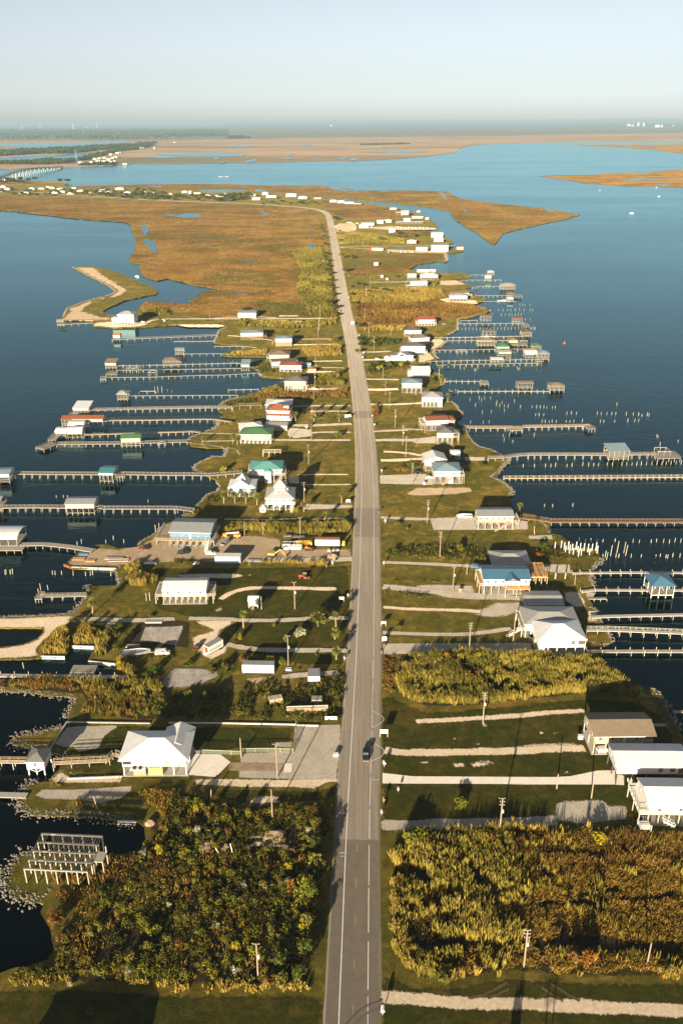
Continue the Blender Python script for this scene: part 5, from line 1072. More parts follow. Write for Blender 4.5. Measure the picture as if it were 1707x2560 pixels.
house('stilt_house','aqua house with dark brown hipped roof facing the marsh lot', *pr(tC, 565,692,720,692),13.0,2.8,2.9,'hip', 2.1,0.6,'aqua','brown',(4,3),(0,2), False, None, None, None, zref=LZ + 5.8)
h, w, d = house('stilt_house','cream house with red brown roof and orange porch ends', *pr(tC, 690,651,842,651),12.5,2.7,3.2,'gx', 1.6,0.6,'cream','red',(6,3),(4,2), False, (1.8,1.8,0), None, None, pmat=white_post)
for x0 in (-2.2, w + .65): roof_mesh('shed', x0, x0 + 1.6,-.3,12.5,5.2,.6).obj('porch_roof', RF['orange'], h)
house('stilt_house','white house with pale grey hipped roof on the sandy point', *pr(tC, 985,421,1146,421),13.0,2.6,3.3,'hip', 1.8,0.5,'white','palegrey',(6,3),(4,2), False, None, None, None)
house('stilt_house','cream house with tan roof behind the pale hipped roof on the point', *pr(tC, 1005,352,1165,350),11.0,2.6,2.8,'gx', 1.3,0.4,'cream','tan',(4,3),(2,1), False, (0,4.0,0), None, None, zref=LZ + 5.0)
house('metal_building','long mint white metal building beside a red car', *pr(tC, 590,293,776,288),12.0,2.2,3.4,'gx', 1.2,0.3,'mint','white',(5,3),(4,1), False, None, None, None, cat='building')
house('stilt_house','small white house on posts next to the palm lined drive', *pr(tC, 592,216,672,216),10.0,2.6,2.8,'gx', 1.2,0.4,'white','white',(4,2),(3,1), False, None, None, None)
house('stilt_house','white house with rounded white roof on posts above red cars', *pr(tC, 714,223,872,222),13.0,3.0,2.8,'hip', 2.0,0.4,'white','white',(6,3),(4,2), False, None, None, None)
house('boat_shed','long white shed with orange edged roof on the canal bank', *pr(tC, 682,153,852,152),9.0,0.2,3.4,'gx', 0.7,0.3,'white','tan',(2,2),(0,0), False, None, None, None, cat='shed')
house('garden_shed','tiny white shed alone in the lawn by the canal drive', *pr(tC, 340,200,365,200),3.0,0.05,2.4,'gx', 0.5,0.2,'white','white',(2,2),(0,0), False, None, None, None, cat='shed')
house('garden_shed','tiny beige shed in the grass beside the lone white shed', *pr(tC, 390,226,412,226),3.0,0.05,2.2,'gx', 0.5,0.2,'beige','white',(2,2),(0,0), False, None, None, None, cat='shed')
house('hunting_box','lone white box hut standing in the marsh grass', *pr(tC, 278,92,318,92),5.0,1.0,3.2,'gx', 0.5,0.2,'white','white',(2,2),(0,0), False, None, None, None, cat='hut')
# ------------------------------------------------------------------ marina and channel houses
def far_house(label, t, x0, x1, yb, depth, floor, wallh, roof, rmat, wall, name='stilt_house', cat='house', group=None, rise=1.5, posts=(4,2), wins=(3,0)):
    return house(name, label, *pr(t, x0, yb, x1, yb), depth, floor, wallh, roof, rise, .4, wall, rmat, posts if floor > .6 else (2,2), wins, False, None, None, None, cat=cat, group=group, slab=False)
for a in (
 ('grey white house on posts at the head of the channel lot', z3,672,745,116,14,2.4,3.4,'hip','palegrey','white'),
 ('white two storey house with white roof above the marsh by the marina', z3,797,875,178,16,3.0,7.0,'gx','white','white'),
 ('open grey carport between two houses above the marina marsh', z3,738,795,150,10,2.6,1.2,'gx','grey','grey'),
 ('white house with grey hipped roof at the marina point', z3,915,1030,214,15,2.8,4.0,'hip','grey','white'),
 ('small cream house with red roof over the water at the marina point', z3,965,1000,142,10,2.0,3.0,'hip','red','cream'),
 ('small white boat shed on the marina point tip', z3,1055,1095,216,9,1.0,3.4,'gx','tan','white'),
 ('pale blue roofed marina workshop beside the shell lot', z3,362,500,276,16,0.1,4.4,'gx','bluegrey','white'),
 ('white marina store building in front of the workshop', z3,336,440,306,12,0.1,4.8,'gx','white','white'),
 ('white marina hall with pale roof behind the boat slips', z3,530,600,256,14,0.1,5.0,'gx','white','white'),
 ('long cream roofed marina hall behind the boat slips', z3,610,690,246,14,0.1,4.6,'hip','white','cream'),
 ('white upper storey hall above the long covered slips', z3,820,895,250,12,3.0,4.4,'gx','white','white'),
 ('tall white gable house on the canal bank by the marina', z3,660,730,362,13,0.1,7.6,'gy','white','white'),
 ('white house with red edged roof beside the marina canal', z3,1122,1248,414,14,1.2,6.4,'gx','white','white'),
 ('white cottage in front of the red edged roof', z3,1152,1250,468,12,2.0,4.4,'hip','white','white'),
 ('pinkish gable house on posts in the marina thicket', z3,857,957,484,14,1.6,5.0,'gy','tan','pink'),
 ('very long blank white warehouse at the marina bend', z3,1124,1305,560,18,0.1,9.0,'gx','silver','steel'),
 ('white houseboat moored at the rock spit', z3,1400,1470,540,8,0.1,3.6,'gx','red','white'),
 ('white trailer box parked by the warehouse', z3,957,1080,560,5,0.8,4.0,'gx','white','white'),
 ('low grey roofed house first on the channel bank', tb, 592,640,604,14,2.0,3.4,'hip','brown','pink'),
 ('white house with red trim on the channel bank', tb, 700,746,624,14,1.5,4.4,'hip','white','white'),
 ('round roofed white house on the channel bank', tb, 752,800,630,14,1.5,4.6,'hip','white','white'),
 ('pale blue domed roof house on the channel bank', tb, 804,866,636,16,1.5,4.4,'hip','bluegrey','paleblue'),
 ('open brown timber house frame on the channel bank', tb, 868,916,642,14,2.5,2.6,'hip','brown','brown'),
 ('white plantation style house with columns at the village end', tb, 400,470,590,18,2.5,7.5,'hip','palegrey','white'),
 ('white cottage with rounded roof between village and channel', tb, 483,542,601,16,1.5,5.0,'hip','white','white'),
 ('pale blue village house with white roof by the channel', tb, 262,332,596,16,2.5,5.5,'hip','bluegrey','paleblue'),
 ('white peaked village house next to the pale blue one', tb, 236,275,576,14,2.5,5.5,'gy','white','white'),
 ('white roofed cottage at the edge of the village trees', tb, 166,222,606,14,0.2,5.5,'hip','white','cream')):
    far_house(*a)
# covered slips
boathouse('long covered boat slips with pale roof at the marina', *pr(z3,740,262,1030,262),10,1.0,4.6,'gx', 1.0,'white', None, (0,1),(14,2), zref=LZ, name='covered_slips')
VG = 'houses of the far village'
R_ = random.Random(3)
vill = ([(z1, x, w_, y) for x, w_, y in ((5,52,150),(45,60,172),(0,38,190),(182,88,208),(275,50,172),(362,55,168),(432,38,150),(460,55,162),(452,90,208),(535,60,168),(560,50,202),(632,60,215),(668,48,165),(720,60,190),(800,64,198),(912,42,196),(942,58,172),(985,58,208),(1022,40,192),(1078,78,172),(1160,62,212),(1358,84,212),(1500,30,200),(1330,40,208))]
      + [(z2, x, w_, y) for x, w_, y in ((48,40,138),(238,48,130),(300,55,150),(388,60,150),(445,60,140),(520,55,138),(610,60,146),(200,20,128),(155,35,122))])
for k, (t, x, w_, y) in enumerate(vill):
    rm, wl = R_.choice([('white','white'),('palegrey','white'),('palegrey','cream'),('palegrey','beige'),('bluegrey','cream'),('tan','beige'),('terra','cream')])
    nice = {'white': 'white','palegrey': 'pale grey','bluegrey': 'blue grey','tan': 'tan','terra': 'orange'}[rm]
    far_house('%s house with %s roof among the trees of the far village' % (wl, nice), t, x, x + w_, y, R_.uniform(12,18),2.0, R_.uniform(2.8,4.4), R_.choice(['hip','hip','gx','gy']), rm, wl, group=VG, rise=2.4, posts=(3,2), wins=(3,0))
for k, (x, y, w_) in enumerate(((540,354,26),(560,360,20),(612,356,30),(640,330,26),(660,342,30),(672,325,22),(700,345,30),(705,322,28),(735,335,26),(745,352,30),(765,322,22),(775,345,22),(785,318,24),(750,298,22),(795,288,24),(815,284,18),(845,366,30),(960,254,14),(975,252,14),(1055,254,14),(1195,212,12),(1072,213,12))):
    rm, wl = R_.choice([('palegrey','white'),('palegrey','cream'),('white','cream'),('tan','beige')])
    far_house('%s house with %s roof in the settlement beyond the bridge' % (wl, {'white': 'white','palegrey': 'grey','tan': 'tan'}[rm]), ta, x, x + w_, y, R_.uniform(14,22),1.5, R_.uniform(5,8), R_.choice(['hip','gx']), rm, wl, group='houses beyond the bridge', rise=2.5, posts=(2,2), wins=(2,0))
# industrial buildings, tanks and masts on the horizon
HB = 'pale plant buildings on the horizon'
for x, y, w_, hh in ((1180,98,26,60),(1215,99,12,50),(1250,98,14,110),(1288,99,12,100),(1372,106,34,60),(1415,106,10,60),(1495,99,6,50),(820,92,6,60),(712 - 1568 + 0,103,8,70)):
    p0, p1 = (1137 + x * s4,280 + y * s4),(1137 + (x + w_) * s4,280 + y * s4)
    A, B = G(p0, LZ), G(p1, LZ); L = (B - A).length
    t = empty('plant_building', A, math.atan2(B.y - A.y, B.x - A.x)); tag(t, 'pale plant building standing on the far horizon','building', HB)
    MB().box(0, L, 0, L * .5,0, hh).obj('wall', W['white'], t); MB().box(-2, L + 2,-2, L * .5 + 2, hh, hh + 4).obj('roof', RF['palegrey'], t)
    MB().cyl((L * .3, L * .25, hh + 4),(L * .3, L * .25, hh * 1.4), L * .08, L * .06,8).obj('stack', can_m, t)
for x, y, hh in ((155,122,120),(280,112,160),(455,114,60),(505,116,180),(600,110,90),(670,110,160)):
    q = G((x * s4,280 + y * s4), LZ); k = q.y / 30000.
    t = empty('horizon_mast', q); tag(t, 'pale mast rising over the far forest on the horizon','mast','masts on the left horizon')
    MB().cyl((0,0,0),(0,0, hh * k),12 * k, 4 * k, 6).obj('shaft', can_m, t); MB().cyl((0,0, hh * k * .7),(0,0, hh * k * .76),16 * k, 16 * k, 8).obj('gallery', can_m, t)
q = G(ta(530,346)[0], LZ); t = empty('lattice_tower', q); tag(t, 'thin lattice transmission tower where the bridge lands','tower')
b = MB()
for sx, sy in ((-1,-1),(1,-1),(1,1),(-1,1)): b.bar((sx * 5, sy * 5,0),(sx * 1, sy * 1,60),.3)
for k in range(6): z = 8 + k * 8; r = 5 - 4 * z / 60; b.bar((-r, -r, z),(r, -r, z + 7),.18).bar((r, -r, z),(-r, -r, z + 7),.18).bar((-r, r, z),(r, r, z),.18)
tower_m = plain('tower_steel',(0.28,0.29,0.29),.6); b.obj('lattice', tower_m, t)
for z in (40,48,56): MB().bar((-9,0, z),(9,0, z),.4,.4).obj('arm', tower_m, t)
# ------------------------------------------------------------------ bridge at the left edge
br = empty('bridge',(0,0,0)); tag(br, 'long pale concrete trestle bridge crossing the far channel','bridge')
deck_px = [(-140,470,14),(0,446,20),(60,422,22),(150,400,22),(260,385,18),(380,378,12),(425,374,5)]
bc = resample(smooth([G(ta(x, y)[0], z) for x, y, z in deck_px], 2),60.0)
v, f = [], []
for i, p in enumerate(bc):
    a, b = bc[max(0, i - 1)], bc[min(len(bc) - 1, i + 1)]; d = Vector((b.x - a.x, b.y - a.y, 0)).normalized(); n = Vector((d.y, -d.x, 0))
    for o, dz in ((-6,-1.8),(6,-1.8),(6,1.0),(5.6,1.0),(5.6,0),(-5.6,0),(-5.6,1.0),(-6,1.0)): v.append((p.x + n.x * o, p.y + n.y * o, p.z + dz))
for i in range(len(bc) - 1):
    for j in range(8): f.append((8 * i + j, 8 * i + (j + 1) % 8,8 * i + 8 + (j + 1) % 8,8 * i + 8 + j))
bconc = plain('bridge_concrete',(0.40,0.37,0.32),.9); mesh_obj('deck', v, f, bconc, br)
for i, p in enumerate(bc):
    if i % 1: continue
    a, b = bc[max(0, i - 1)], bc[min(len(bc) - 1, i + 1)]; d = Vector((b.x - a.x, b.y - a.y, 0)).normalized(); rz = math.atan2(d.y, d.x)
    o = MB().box(-2.2,2.2,-6.5,6.5, p.z - 3.6, p.z - 1.82).box(-1.8,1.8,-5.5,-3.2,-1, p.z - 3.6).box(-1.8,1.8,3.2,5.5,-1, p.z - 3.6).obj('pier_bent', bconc, br, (p.x, p.y, 0), rz)
# ================================================================== PIERS, left
pier('short timber pier from the shore point to a small roofed landing', tA(305,188,570,176), space=7)
boathouse('small grey roofed landing off the shore point', *pr(tA, 240,212,302,212),6,2.2,5.4,'gx', .7,'palegrey', None, (0,1),(3,2))
pier('long pier with many piles ending at an orange roofed hut', tA(750,330,1100,318,1568,298)+tB(240,290), space=6.5, rail=1)
boathouse('tiny orange roofed hut at the end of a long pier', *pr(tA, 765,345,825,345),6,2.3,5.6,'gx', 1.2,'orange','white',(0,.7),(3,2))
pier('low floating dock with pale deck beside a rocky cove', tA(1330,347,1568,347)+tB(215,343),2.4,0.9,6)
boathouse('blue roofed boathouse on an open water pier', *pr(tA, 1340,482,1420,482),8,2.3,5.2,'gx', 1.0,'bluegrey', None, (0,1),(4,2), benches=True)
pier('pale pier leading to the blue roofed boathouse', tA(1420,464,1568,462)+tB(200,460,405,466),1.8, space=6)
pier('narrow walkway pier hugging the grassy spit', tB(212,392,420,392,530,396,600,405),1.6,1.6,6)
pier('long pale pier passing a brown hip roofed boathouse', tA(790,574,1100,570,1568,558)+tB(300,553,540,548),1.8, space=5.5, tall=.8)
boathouse('brown shingle hip roofed boathouse over the pier', *pr(tA, 1225,588,1380,586),12,2.3,5.0,'hip', 1.8,'tan', None, (0,1),(6,3), floor=False)
boathouse('grey board hut with tilted roof at a pier head', *pr(tA, 690,612,790,612),9,2.3,5.6,'shed', 1.5,'tan','tan',(0,.6),(4,3), benches=True)
boathouse('pale blue panel boathouse close to the shore rocks', *pr(tB, 462,632,536,632),10,2.3,6.0,'shed', 1.8,'bluegrey','paleblue',(0,.5),(4,2), floor=False)
pier('pier on thick piles with an open lift frame', tA(795,616,1100,612,1568,605)+tB(200,602,462,598),1.6, space=5.5)
def lift_frame(label, a, b, depth, h=4.2, name='boat_lift_frame'):
    A, B = G(a, 0), G(b, 0); w = (B - A).length; t = empty(name, A, math.atan2(B.y - A.y, B.x - A.x)); tag(t, label, 'boat lift')
    n = max(2, int(w / 3.5) + 1)
    for i in range(n):
        for y in (0, depth): part_scaled('pile', pile_mesh(pile_m), t, (w * i / (n - 1), y, -.9),(.3,.3, h + .9))
    for y in (0, depth): MB().bar((-.3, y, h),(w + .3, y, h),.2,.28).obj('top_beam', deck_m, t)
    MB().bar((0,0, h + .2),(0, depth, h + .2),.2,.25).bar((w, 0, h + .2),(w, depth, h + .2),.2,.25).bar((0,0,1.4),(w, depth, h - .2),.12,.16).obj('cross_beam', deck_m, t); return t
lift_frame('pale timber lift frame without roof on the thick pile pier', *pr(tA, 885,645,1000,645),7)
platform('square grey platform with rail at the end of two parallel piers', *pr(tA, 690,655,790,655),7)
pier('thin straight pier with small end platform and lift frame', tA(690,684,1100,680,1568,664)+tB(300,660,630,640),1.5, space=5)
platform('small pale end platform with leaning posts', *pr(tA, 640,705,690,702),6)
lift_frame('small lift frame beside the thin straight pier', *pr(tA, 1090,690,1155,690),6,4.5)
pier('short broken pier remnant standing in open water', tA(995,812,1155,812),1.2,2.0,8)
for x, y, h_ in ((1148,830,5),(1178,826,5),(1215,826,5),(1265,812,1.2),(1305,822,1),(935,835,1)): piling(tA(x, y)[0], h_, 'weathered piling beside the broken pier remnant','pilings by the broken pier remnant', .06)
pier('short detached dock with tall piles near the beige house', tB(340,800,480,797,620,795),1.3,2.3,6, tall=.6)
pier('pier with evenly spaced pale piles ending at a grey gazebo', tA(905,854,1300,852,1568,850)+tB(200,849,430,849),1.6, space=5.2)
boathouse('grey hip roofed gazebo over the water at a pier end', *pr(tA, 800,908,895,908),9,2.3,5.4,'hip', 1.6,'palegrey', None, (0,1),(4,3), benches=True)
pier('white railed double deck pier leading to a white boathouse', tE(545,318,900,308,1300,300,1568,295)+tF(200,294,450,294),2.2,2.6,4.8, rail=2)
boathouse('white boathouse with two level white roof', *pr(tE, 395,375,535,375),12,2.4,5.8,'shed', 1.6,'white','white',(0,.4),(5,2), benches=True)
platform('timber deck with benches outside the white two level boathouse', *pr(tE, 345,362,432,366),8,2.2)
pier('raised brown walkway from the rocks to the terracotta house', tF(450,292,520,272,720,268),1.8, LZ + 3.0,7, rail=1, mat=brown_wood)
pier('broad tan decked pier leading to a red roofed boathouse', tE(690,412,1100,408,1568,400)+tF(150,400,290,402,440,425),2.8,2.5,4.8, mat=newdeck_m)
boathouse('long red roofed boathouse with pale yellow side panel', *pr(tE, 385,478,668,478),9,2.4,5.9,'gx', 1.2,'terra','yellow',(0,.55),(7,2), floor=False)
boathouse('open red roofed porch at the head of the tan pier', *pr(tE, 285,478,380,478),10,2.4,5.4,'gx', 1.3,'terra', None, (0,1),(4,3), benches=True)
pier('tan decked pier bending to the rocky corner', tE(490,545,1000,530,1480,515)+tF(60,512,150,522),2.6,2.4,4.8, mat=newdeck_m)
boathouse('white barrel roofed boathouse with cream panel', *pr(tE, 338,590,475,588),8,2.4,5.2,'barrel', 1.8,'white','cream',(0,.6),(4,2), floor=False)
boathouse('plain white gable boathouse behind the barrel roof', *pr(tE, 352,520,490,518),8,2.4,4.6,'barrel', 1.5,'white','white',(0,.7),(4,2), floor=False)
boathouse('small white hooped boathouse with orange kayak rack', *pr(tE, 232,585,325,585),8,2.4,4.6,'barrel', 1.6,'white','white',(0,.5),(3,2))
platform('wide timber platform with tall light poles at a pier head', *pr(tE, 150,598,225,598),14,2.3)
pier('low dark timber pier with a green roofed boathouse midway', tE(240,632,835,630,1040,622,1450,612),1.8,2.0,4.6, rail=1)
boathouse('green ridge roof boathouse with cream side panel', *pr(tE, 842,672,1018,668),8,2.2,6.4,'gx', 1.2,'green','cream',(0,.62),(5,2), floor=False)
platform('angled pale platform at the end of the dark timber pier', *pr(tE, 112,690,235,640),7,1.9)
lift_frame('small white lift frame beside the dark timber pier', *pr(tE, 1188,672,1240,670),4,3.0)
pier('long railed pier with thick piles running to a teal roofed boathouse', tI(1095,160,1568,168)+tF(0,921,240,926,390,915,545,900),2.0,2.9,4.6, rail=1)
pier('long railed pier outward of the teal roofed boathouse', tI(-300,152,0,156,500,160,890,162),2.0,2.9,4.6, rail=1)
boathouse('teal roofed boathouse with white lift and open front', *pr(tI, 892,242,1015,244),11,2.9,6.4,'gx', 1.1,'darkteal','white',(0,.35),(4,3), floor=False)
platform('small railed landing next to the teal roofed boathouse', *pr(tI, 1040,185,1095,185),5,2.9)
boathouse('white walled boathouse with blue roof and timber slips', *pr(tI, -180,255,95,250),10,2.6,6.2,'gx', .8,'bluegrey','white',(0,.5),(4,2), benches=True)
pier('railed pier from the palm shore to a grey roofed boathouse', tI(880,458,930,466,1568,468)+tJ(0,515,150,535),2.0,2.7,4.4, rail=1)
pier('railed pier outward of the grey roofed boathouse', tI(20,458,300,455,590,458),2.0,2.7,4.4, rail=1)
boathouse('grey ridge roof boathouse with long cream side panel', *pr(tI, 598,530,850,528),9,2.5,6.6,'gx', 1.1,'silver','cream',(0,.6),(6,2), floor=False)
boathouse('grey roofed boathouse cut by the far end of the palm shore pier', *pr(tI, -200,500,15,500),9,2.5,6.0,'gx', 1.1,'silver', None, (0,.6),(4,2))
pier('wide plank dock sloping from the dirt yard to the barrel boathouse', tI(190,785,400,782,620,805,830,840),4.2,1.9,4.2)
boathouse('white barrel roofed boathouse with brown deck at the plank dock', *pr(tI, -220,830,165,830),13,1.9,5.6,'barrel', 2.0,'white', None, (0,.5),(6,2))
platform('low plank deck in front of the barrel roofed boathouse', *pr(tI, -220,842,200,842),7,1.7, rail=False, posts=(7,2))
pier('small railed pier with end platform beside the rubble shore', tM(370,322,560,320,770,314),1.6,1.9,4.6, rail=2)
platform('small end platform of the railed rubble shore pier', *pr(tM, 312,350,375,350),5,1.9)
pier('concrete decked pier with tall capped piles along the brown reeds', tQ(-200,100,0,100,500,105,1150,112),2.2,1.7,5.2, tall=1.1, mat=slab_m)
platform('slatted side platform on the tall pile pier', *pr(tM, 622,1005,842,1005),5,1.9, rail=False, posts=(4,2))
pier('railed timber pier from the big white house to a small hut', tQ(478,880,640,872,960,856,1020,800,1085,822),1.8,2.6,5, rail=2, mat=newdeck_m)
pier('railed timber pier outward of the small white hut', tQ(-250,868,0,866,245,868),1.8,2.6,5, rail=2, mat=newdeck_m)
h, w, d = house('boat_hut','small white hut with grey hipped roof standing on braced legs in the water', *pr(tQ, 258,992,412,994),6.5,2.9,2.6,'hip', 1.5,.4,'white','grey',(3,2),(1,0), False, None, None, None, zref=0.0, cat='hut', slab=False, pmat=white_post)
h.location.z = 0.0; b = MB().bar((.3,.2,2.5),(w / 2,.2,1.2),.16).bar((w / 2,.2,1.2),(w - .3,.2,2.5),.16); b.obj('brace', white_post, h)
for x in (.25, w / 2, w - .25): post(h, x, .25,-1.0,0,.32, white_post)
pier('low concrete pier ending at the broken slab and rubble', tU(-200,160,0,165,245,172),2.6,1.3,4.2, mat=slab_m)
# ================================================================== PIERS, right
pier('straight pale pier to a small white gazebo beyond the grass spit', tD(430,100,600,100),1.6, space=7)
boathouse('small white gazebo at the end of the grass spit pier', *pr(tD, 592,112,650,112),8,2.3,5.2,'hip', 1.6,'white', None, (0,1),(3,2), benches=True)
pier('pier with dark gaps between piles beside the grass spit', tD(345,148,560,148,715,146),1.6, space=7)
boathouse('white walled boathouse midway on the dark gap pier', *pr(tD, 567,164,622,164),8,2.3,6.4,'gx', .9,'white','white',(0,.5),(3,2), floor=False)
pier('curving pier leading to a big grey hipped boathouse', tD(450,218,500,208,700,205),1.8, space=6)
boathouse('big grey hipped boathouse on tall posts', *pr(tD, 712,246,845,246),12,2.4,6.4,'hip', 1.6,'palegrey', None, (0,1),(6,3), benches=True)
pier('pier with bulky piles reaching a red roofed boathouse', tD(470,292,600,292,850,290),1.8, space=5.5)
boathouse('small red hipped boathouse beside a white cruiser', *pr(tD, 776,320,835,320),9,2.3,5.8,'hip', 1.4,'terra', None, (0,1),(3,2), floor=False)
pier('low white dock in front of the red roofed boathouse', tD(500,345,850,347),2.2,1.2,7)
boathouse('grey roofed lift shed next to the white cruiser', *pr(tD, 772,356,830,356),8,1.4,5.0,'hip', 1.2,'palegrey','white',(0,.4),(3,2), floor=False)
platform('cluttered end platform past the red roofed boathouse', *pr(tD, 850,305,915,305),9,2.3)
pier('short pier to an open pale boat shelter', tD(340,526,495,524),1.4, space=7)
boathouse('open pale boat shelter with flat roof', *pr(tD, 527,542,622,542),9,2.3,6.0,'gx', .5,'tan', None, (0,1),(4,2), floor=False)
pier('dotted pier with a flat red roofed shelter near its end', tD(318,556,600,554,930,550),1.5, space=6)
boathouse('flat red roofed shelter on the dotted pier', *pr(tD, 828,566,914,566),9,2.3,6.0,'gx', .5,'red', None, (0,1),(4,2), floor=False)
platform('pale end platform beyond the flat red roof', *pr(tD, 930,578,978,576),9,2.2)
pier('white pier carrying a tan boathouse and a brown gazebo', tD(100,686,500,680,920,672),1.8, space=6, tall=.5)
boathouse('tan roofed boathouse sheltering a white boat', *pr(tD, 546,692,665,692),9,2.3,6.0,'gx', .8,'tan', None, (0,1),(4,2), floor=False)
boathouse('brown hip roofed gazebo on the white pier', *pr(tD, 918,688,1000,686),11,2.3,5.2,'hip', 1.8,'brown', None, (0,1),(4,3), benches=True)
pier('pier with paired tan roofed boathouses', tD(205,714,500,712,960,712),1.7, space=5.5)
boathouse('large tan hipped boathouse on the paired roof pier', *pr(tD, 498,776,658,776),11,2.3,6.2,'hip', 1.6,'tan', None, (0,.5),(6,3), benches=True)
boathouse('smaller tan hipped boathouse on the paired roof pier', *pr(tD, 790,774,868,774),11,2.3,6.0,'hip', 1.6,'tan','cream',(0,.5),(4,3))
platform('wide end deck beyond the paired tan boathouses', *pr(tD, 880,758,960,758),12,2.2)
pier('red brown decked pier with a green boathouse and green gazebo', tD(92,802,500,796,1030,788),1.9,2.4,5, mat=brown_wood)
boathouse('two tier green roofed boathouse', *pr(tD, 672,832,788,832),11,2.4,5.8,'hip', 2.2,'green','mint',(0,.4),(4,2), floor=False)
boathouse('small green hipped gazebo with side platform', *pr(tD, 1022,822,1088,820),9,2.3,5.2,'hip', 1.7,'green', None, (0,1),(3,3), benches=True)
lift_frame('braced lift frame on the red brown pier', *pr(tD, 310,848,395,848),5,3.4)
pier('long white pier with three grey roofed boathouses', tD(0,908,400,898,800,892,1160,886),1.9,2.4,5, tall=.6)
boathouse('grey roofed boathouse first on the long white pier', *pr(tD, 694,890,805,890),9,2.4,6.2,'gx', .9,'palegrey','cream',(0,.3),(4,2), floor=False)
boathouse('white roofed boathouse second on the long white pier', *pr(tD, 937,886,1045,886),9,2.4,6.0,'gx', .9,'white','white',(0,.5),(4,2), floor=False)
boathouse('blue grey roofed pavilion at the end of the long white pier', *pr(tD, 1062,896,1162,896),11,2.4,5.6,'hip', 1.5,'bluegrey', None, (0,.5),(4,3), benches=True)
pier('pier with a white roofed lift midway and a frame at its end', tD(60,944,500,932,1060,922),1.5,2.3,5)
boathouse('white flat roofed lift on the frame ended pier', *pr(tD, 622,946,730,946),8,2.3,5.2,'gx', .6,'white', None, (0,.5),(4,2), floor=False)
lift_frame('timber frame at the end of the white lift pier', *pr(tD, 1047,952,1090,952),7,4.0)
pier('rope railed pier by two palms ending in a square platform', tG(935,268,1100,272,1275,272),1.5,2.0,4.6, tall=1.0)
platform('square end platform of the rope railed pier', *pr(tG, 1272,300,1350,300),7,2.0)
pier('long pale boardwalk pier with two tan shelters', tG(1060,366,1568,364)+tH(0,364,350,366),2.2,1.7,5, tall=1.0)
pier('short detached length of the pale boardwalk pier', tG(978,362,1038,363),2.0,1.7,5, tall=1.0)
boathouse('tan ridge roofed open shelter on the boardwalk pier', *pr(tH, 48,358,188,356),7,1.9,5.4,'gx', .9,'tan', None, (0,1),(4,2), lift=False)
boathouse('tan hipped shelter at the end of the boardwalk pier', *pr(tH, 348,378,482,378),9,1.9,5.2,'hip', 1.5,'tan', None, (0,1),(4,3), benches=True, lift=False)
pier('railed tan pier leaving the sea wall below the mint house', tG(1110,700,1230,706,1568,706)+tH(0,712,90,712),2.0,2.4,4.8, rail=2, mat=newdeck_m)
pier('railed tan pier outer length with low side landing', tH(95,700,400,694,720,690),2.0,2.4,4.8, rail=2, mat=newdeck_m)
platform('bulky mid platform joining two lengths of the tan pier', *pr(tH, -20,735,98,730),6,2.4)
platform('end platform of the tan pier with leaning post', *pr(tH, 712,722,775,716),7,2.4)
pier('long arched railed pier with a pale blue roofed boathouse', tK(1210,160,1340,156,1470,138,1568,132)+tL(300,130,830,132,1320,126),2.0,2.9,4.9, rail=2)
boathouse('pale blue roofed boathouse with cream posts and brackets', *pr(tL, 900,190,1080,186),10,2.7,6.2,'shed', 1.6,'bluegrey', None, (0,1),(5,2), benches=True)
platform('cluttered end platform of the arched pier', *pr(tL, 1340,165,1545,160),9,2.6, posts=(5,2))
lift_frame('braced timber lift frame at the arched pier end', *pr(tL, 1335,172,1440,172),7,5.0)
pier('straight pier lined with white capped piles', tL(-30,338,500,335,1568,328,1900,326),1.7,1.6,3.4, tall=1.2, mat=newdeck_m, rail=1)
pier('red brown railed boardwalk pier from the palm yard', tL(115,690,270,705,390,725,900,728,1568,728,1900,728),2.8,1.8,4.6, rail=1, mat=brown_wood)
pier('pale concrete pier with dark capped piles behind the blue boathouse', tP(580,188,650,184,1100,180,1568,182,1900,184),2.0,1.5,4.6, tall=1.1, mat=slab_m)
pier('pale pier carrying the blue hipped boathouse', tP(660,350,780,336,1200,338,1568,338,1900,338),2.0,1.6,4.6, tall=1.1, mat=slab_m)
boathouse('bright blue hipped boathouse with white posts', *pr(tP, 1275,412,1478,412),10.5,1.8,6.0,'hip', 2.2,'blue', None, (0,.2),(4,3), mat=white_post)
pier('small L shaped dock with white posts on the slab', tP(715,412,885,412),1.6,1.1,3.0)
pier('plain pier with short piles and no rail', tP(750,578,900,570,1568,556,1900,548),2.2,1.9,4.4, mat=slab_m)
pier('rope railed pier rising from the rubble bank', tP(700,692,900,692,1100,700,1568,720,1900,730),2.2,2.3,4.6, rail=1, mat=slab_m, tall=.9)
pier('straight grey pier with yellowish capped piles next to the reed bed', tP(710,882,1100,882,1568,882,1900,884),2.2,1.6,4.9, tall=1.1, mat=slab_m)
pier('short stub pier at the rocky bend', tT(1490,424,1640,420),1.4,1.2,4)
# ------------------------------------------------------------------ standing piles of vanished piers
def row(t, pts, h, label, group, lean=.05, mat=None, r=.36):
    for i in range(0, len(pts),2): piling(t(pts[i], pts[i + 1])[0], h * random.uniform(.8,1.2), label, group, lean * random.uniform(-1,1), mat, r)
g = 'bare pilings of a vanished pier off the marsh point'
row(tD, (692,438,734,440,775,440,806,440,848,440,888,436,930,438,985,440,1010,442,635,482,718,484,755,482,790,484,816,484,846,484,875,482,902,480),2.4,'bare piling off the marsh point', g)
row(tD, (890,385,915,388,938,388,985,385),1.6,'stub piling beyond the marsh point row','stub pilings beyond the marsh point')
g = 'pilings in the row between the red shelter pier and the white pier'
row(tD, (318,620,352,618,385,618,418,618,452,618,484,618,520,618,550,618,582,618,616,618,650,616,684,614,716,614,748,614,780,614,812,612,846,612,878,612,910,612,938,612,990,618,1000,612,1022,612,1032,616),2.6,'bare piling in the row beside the flat red roof pier', g)
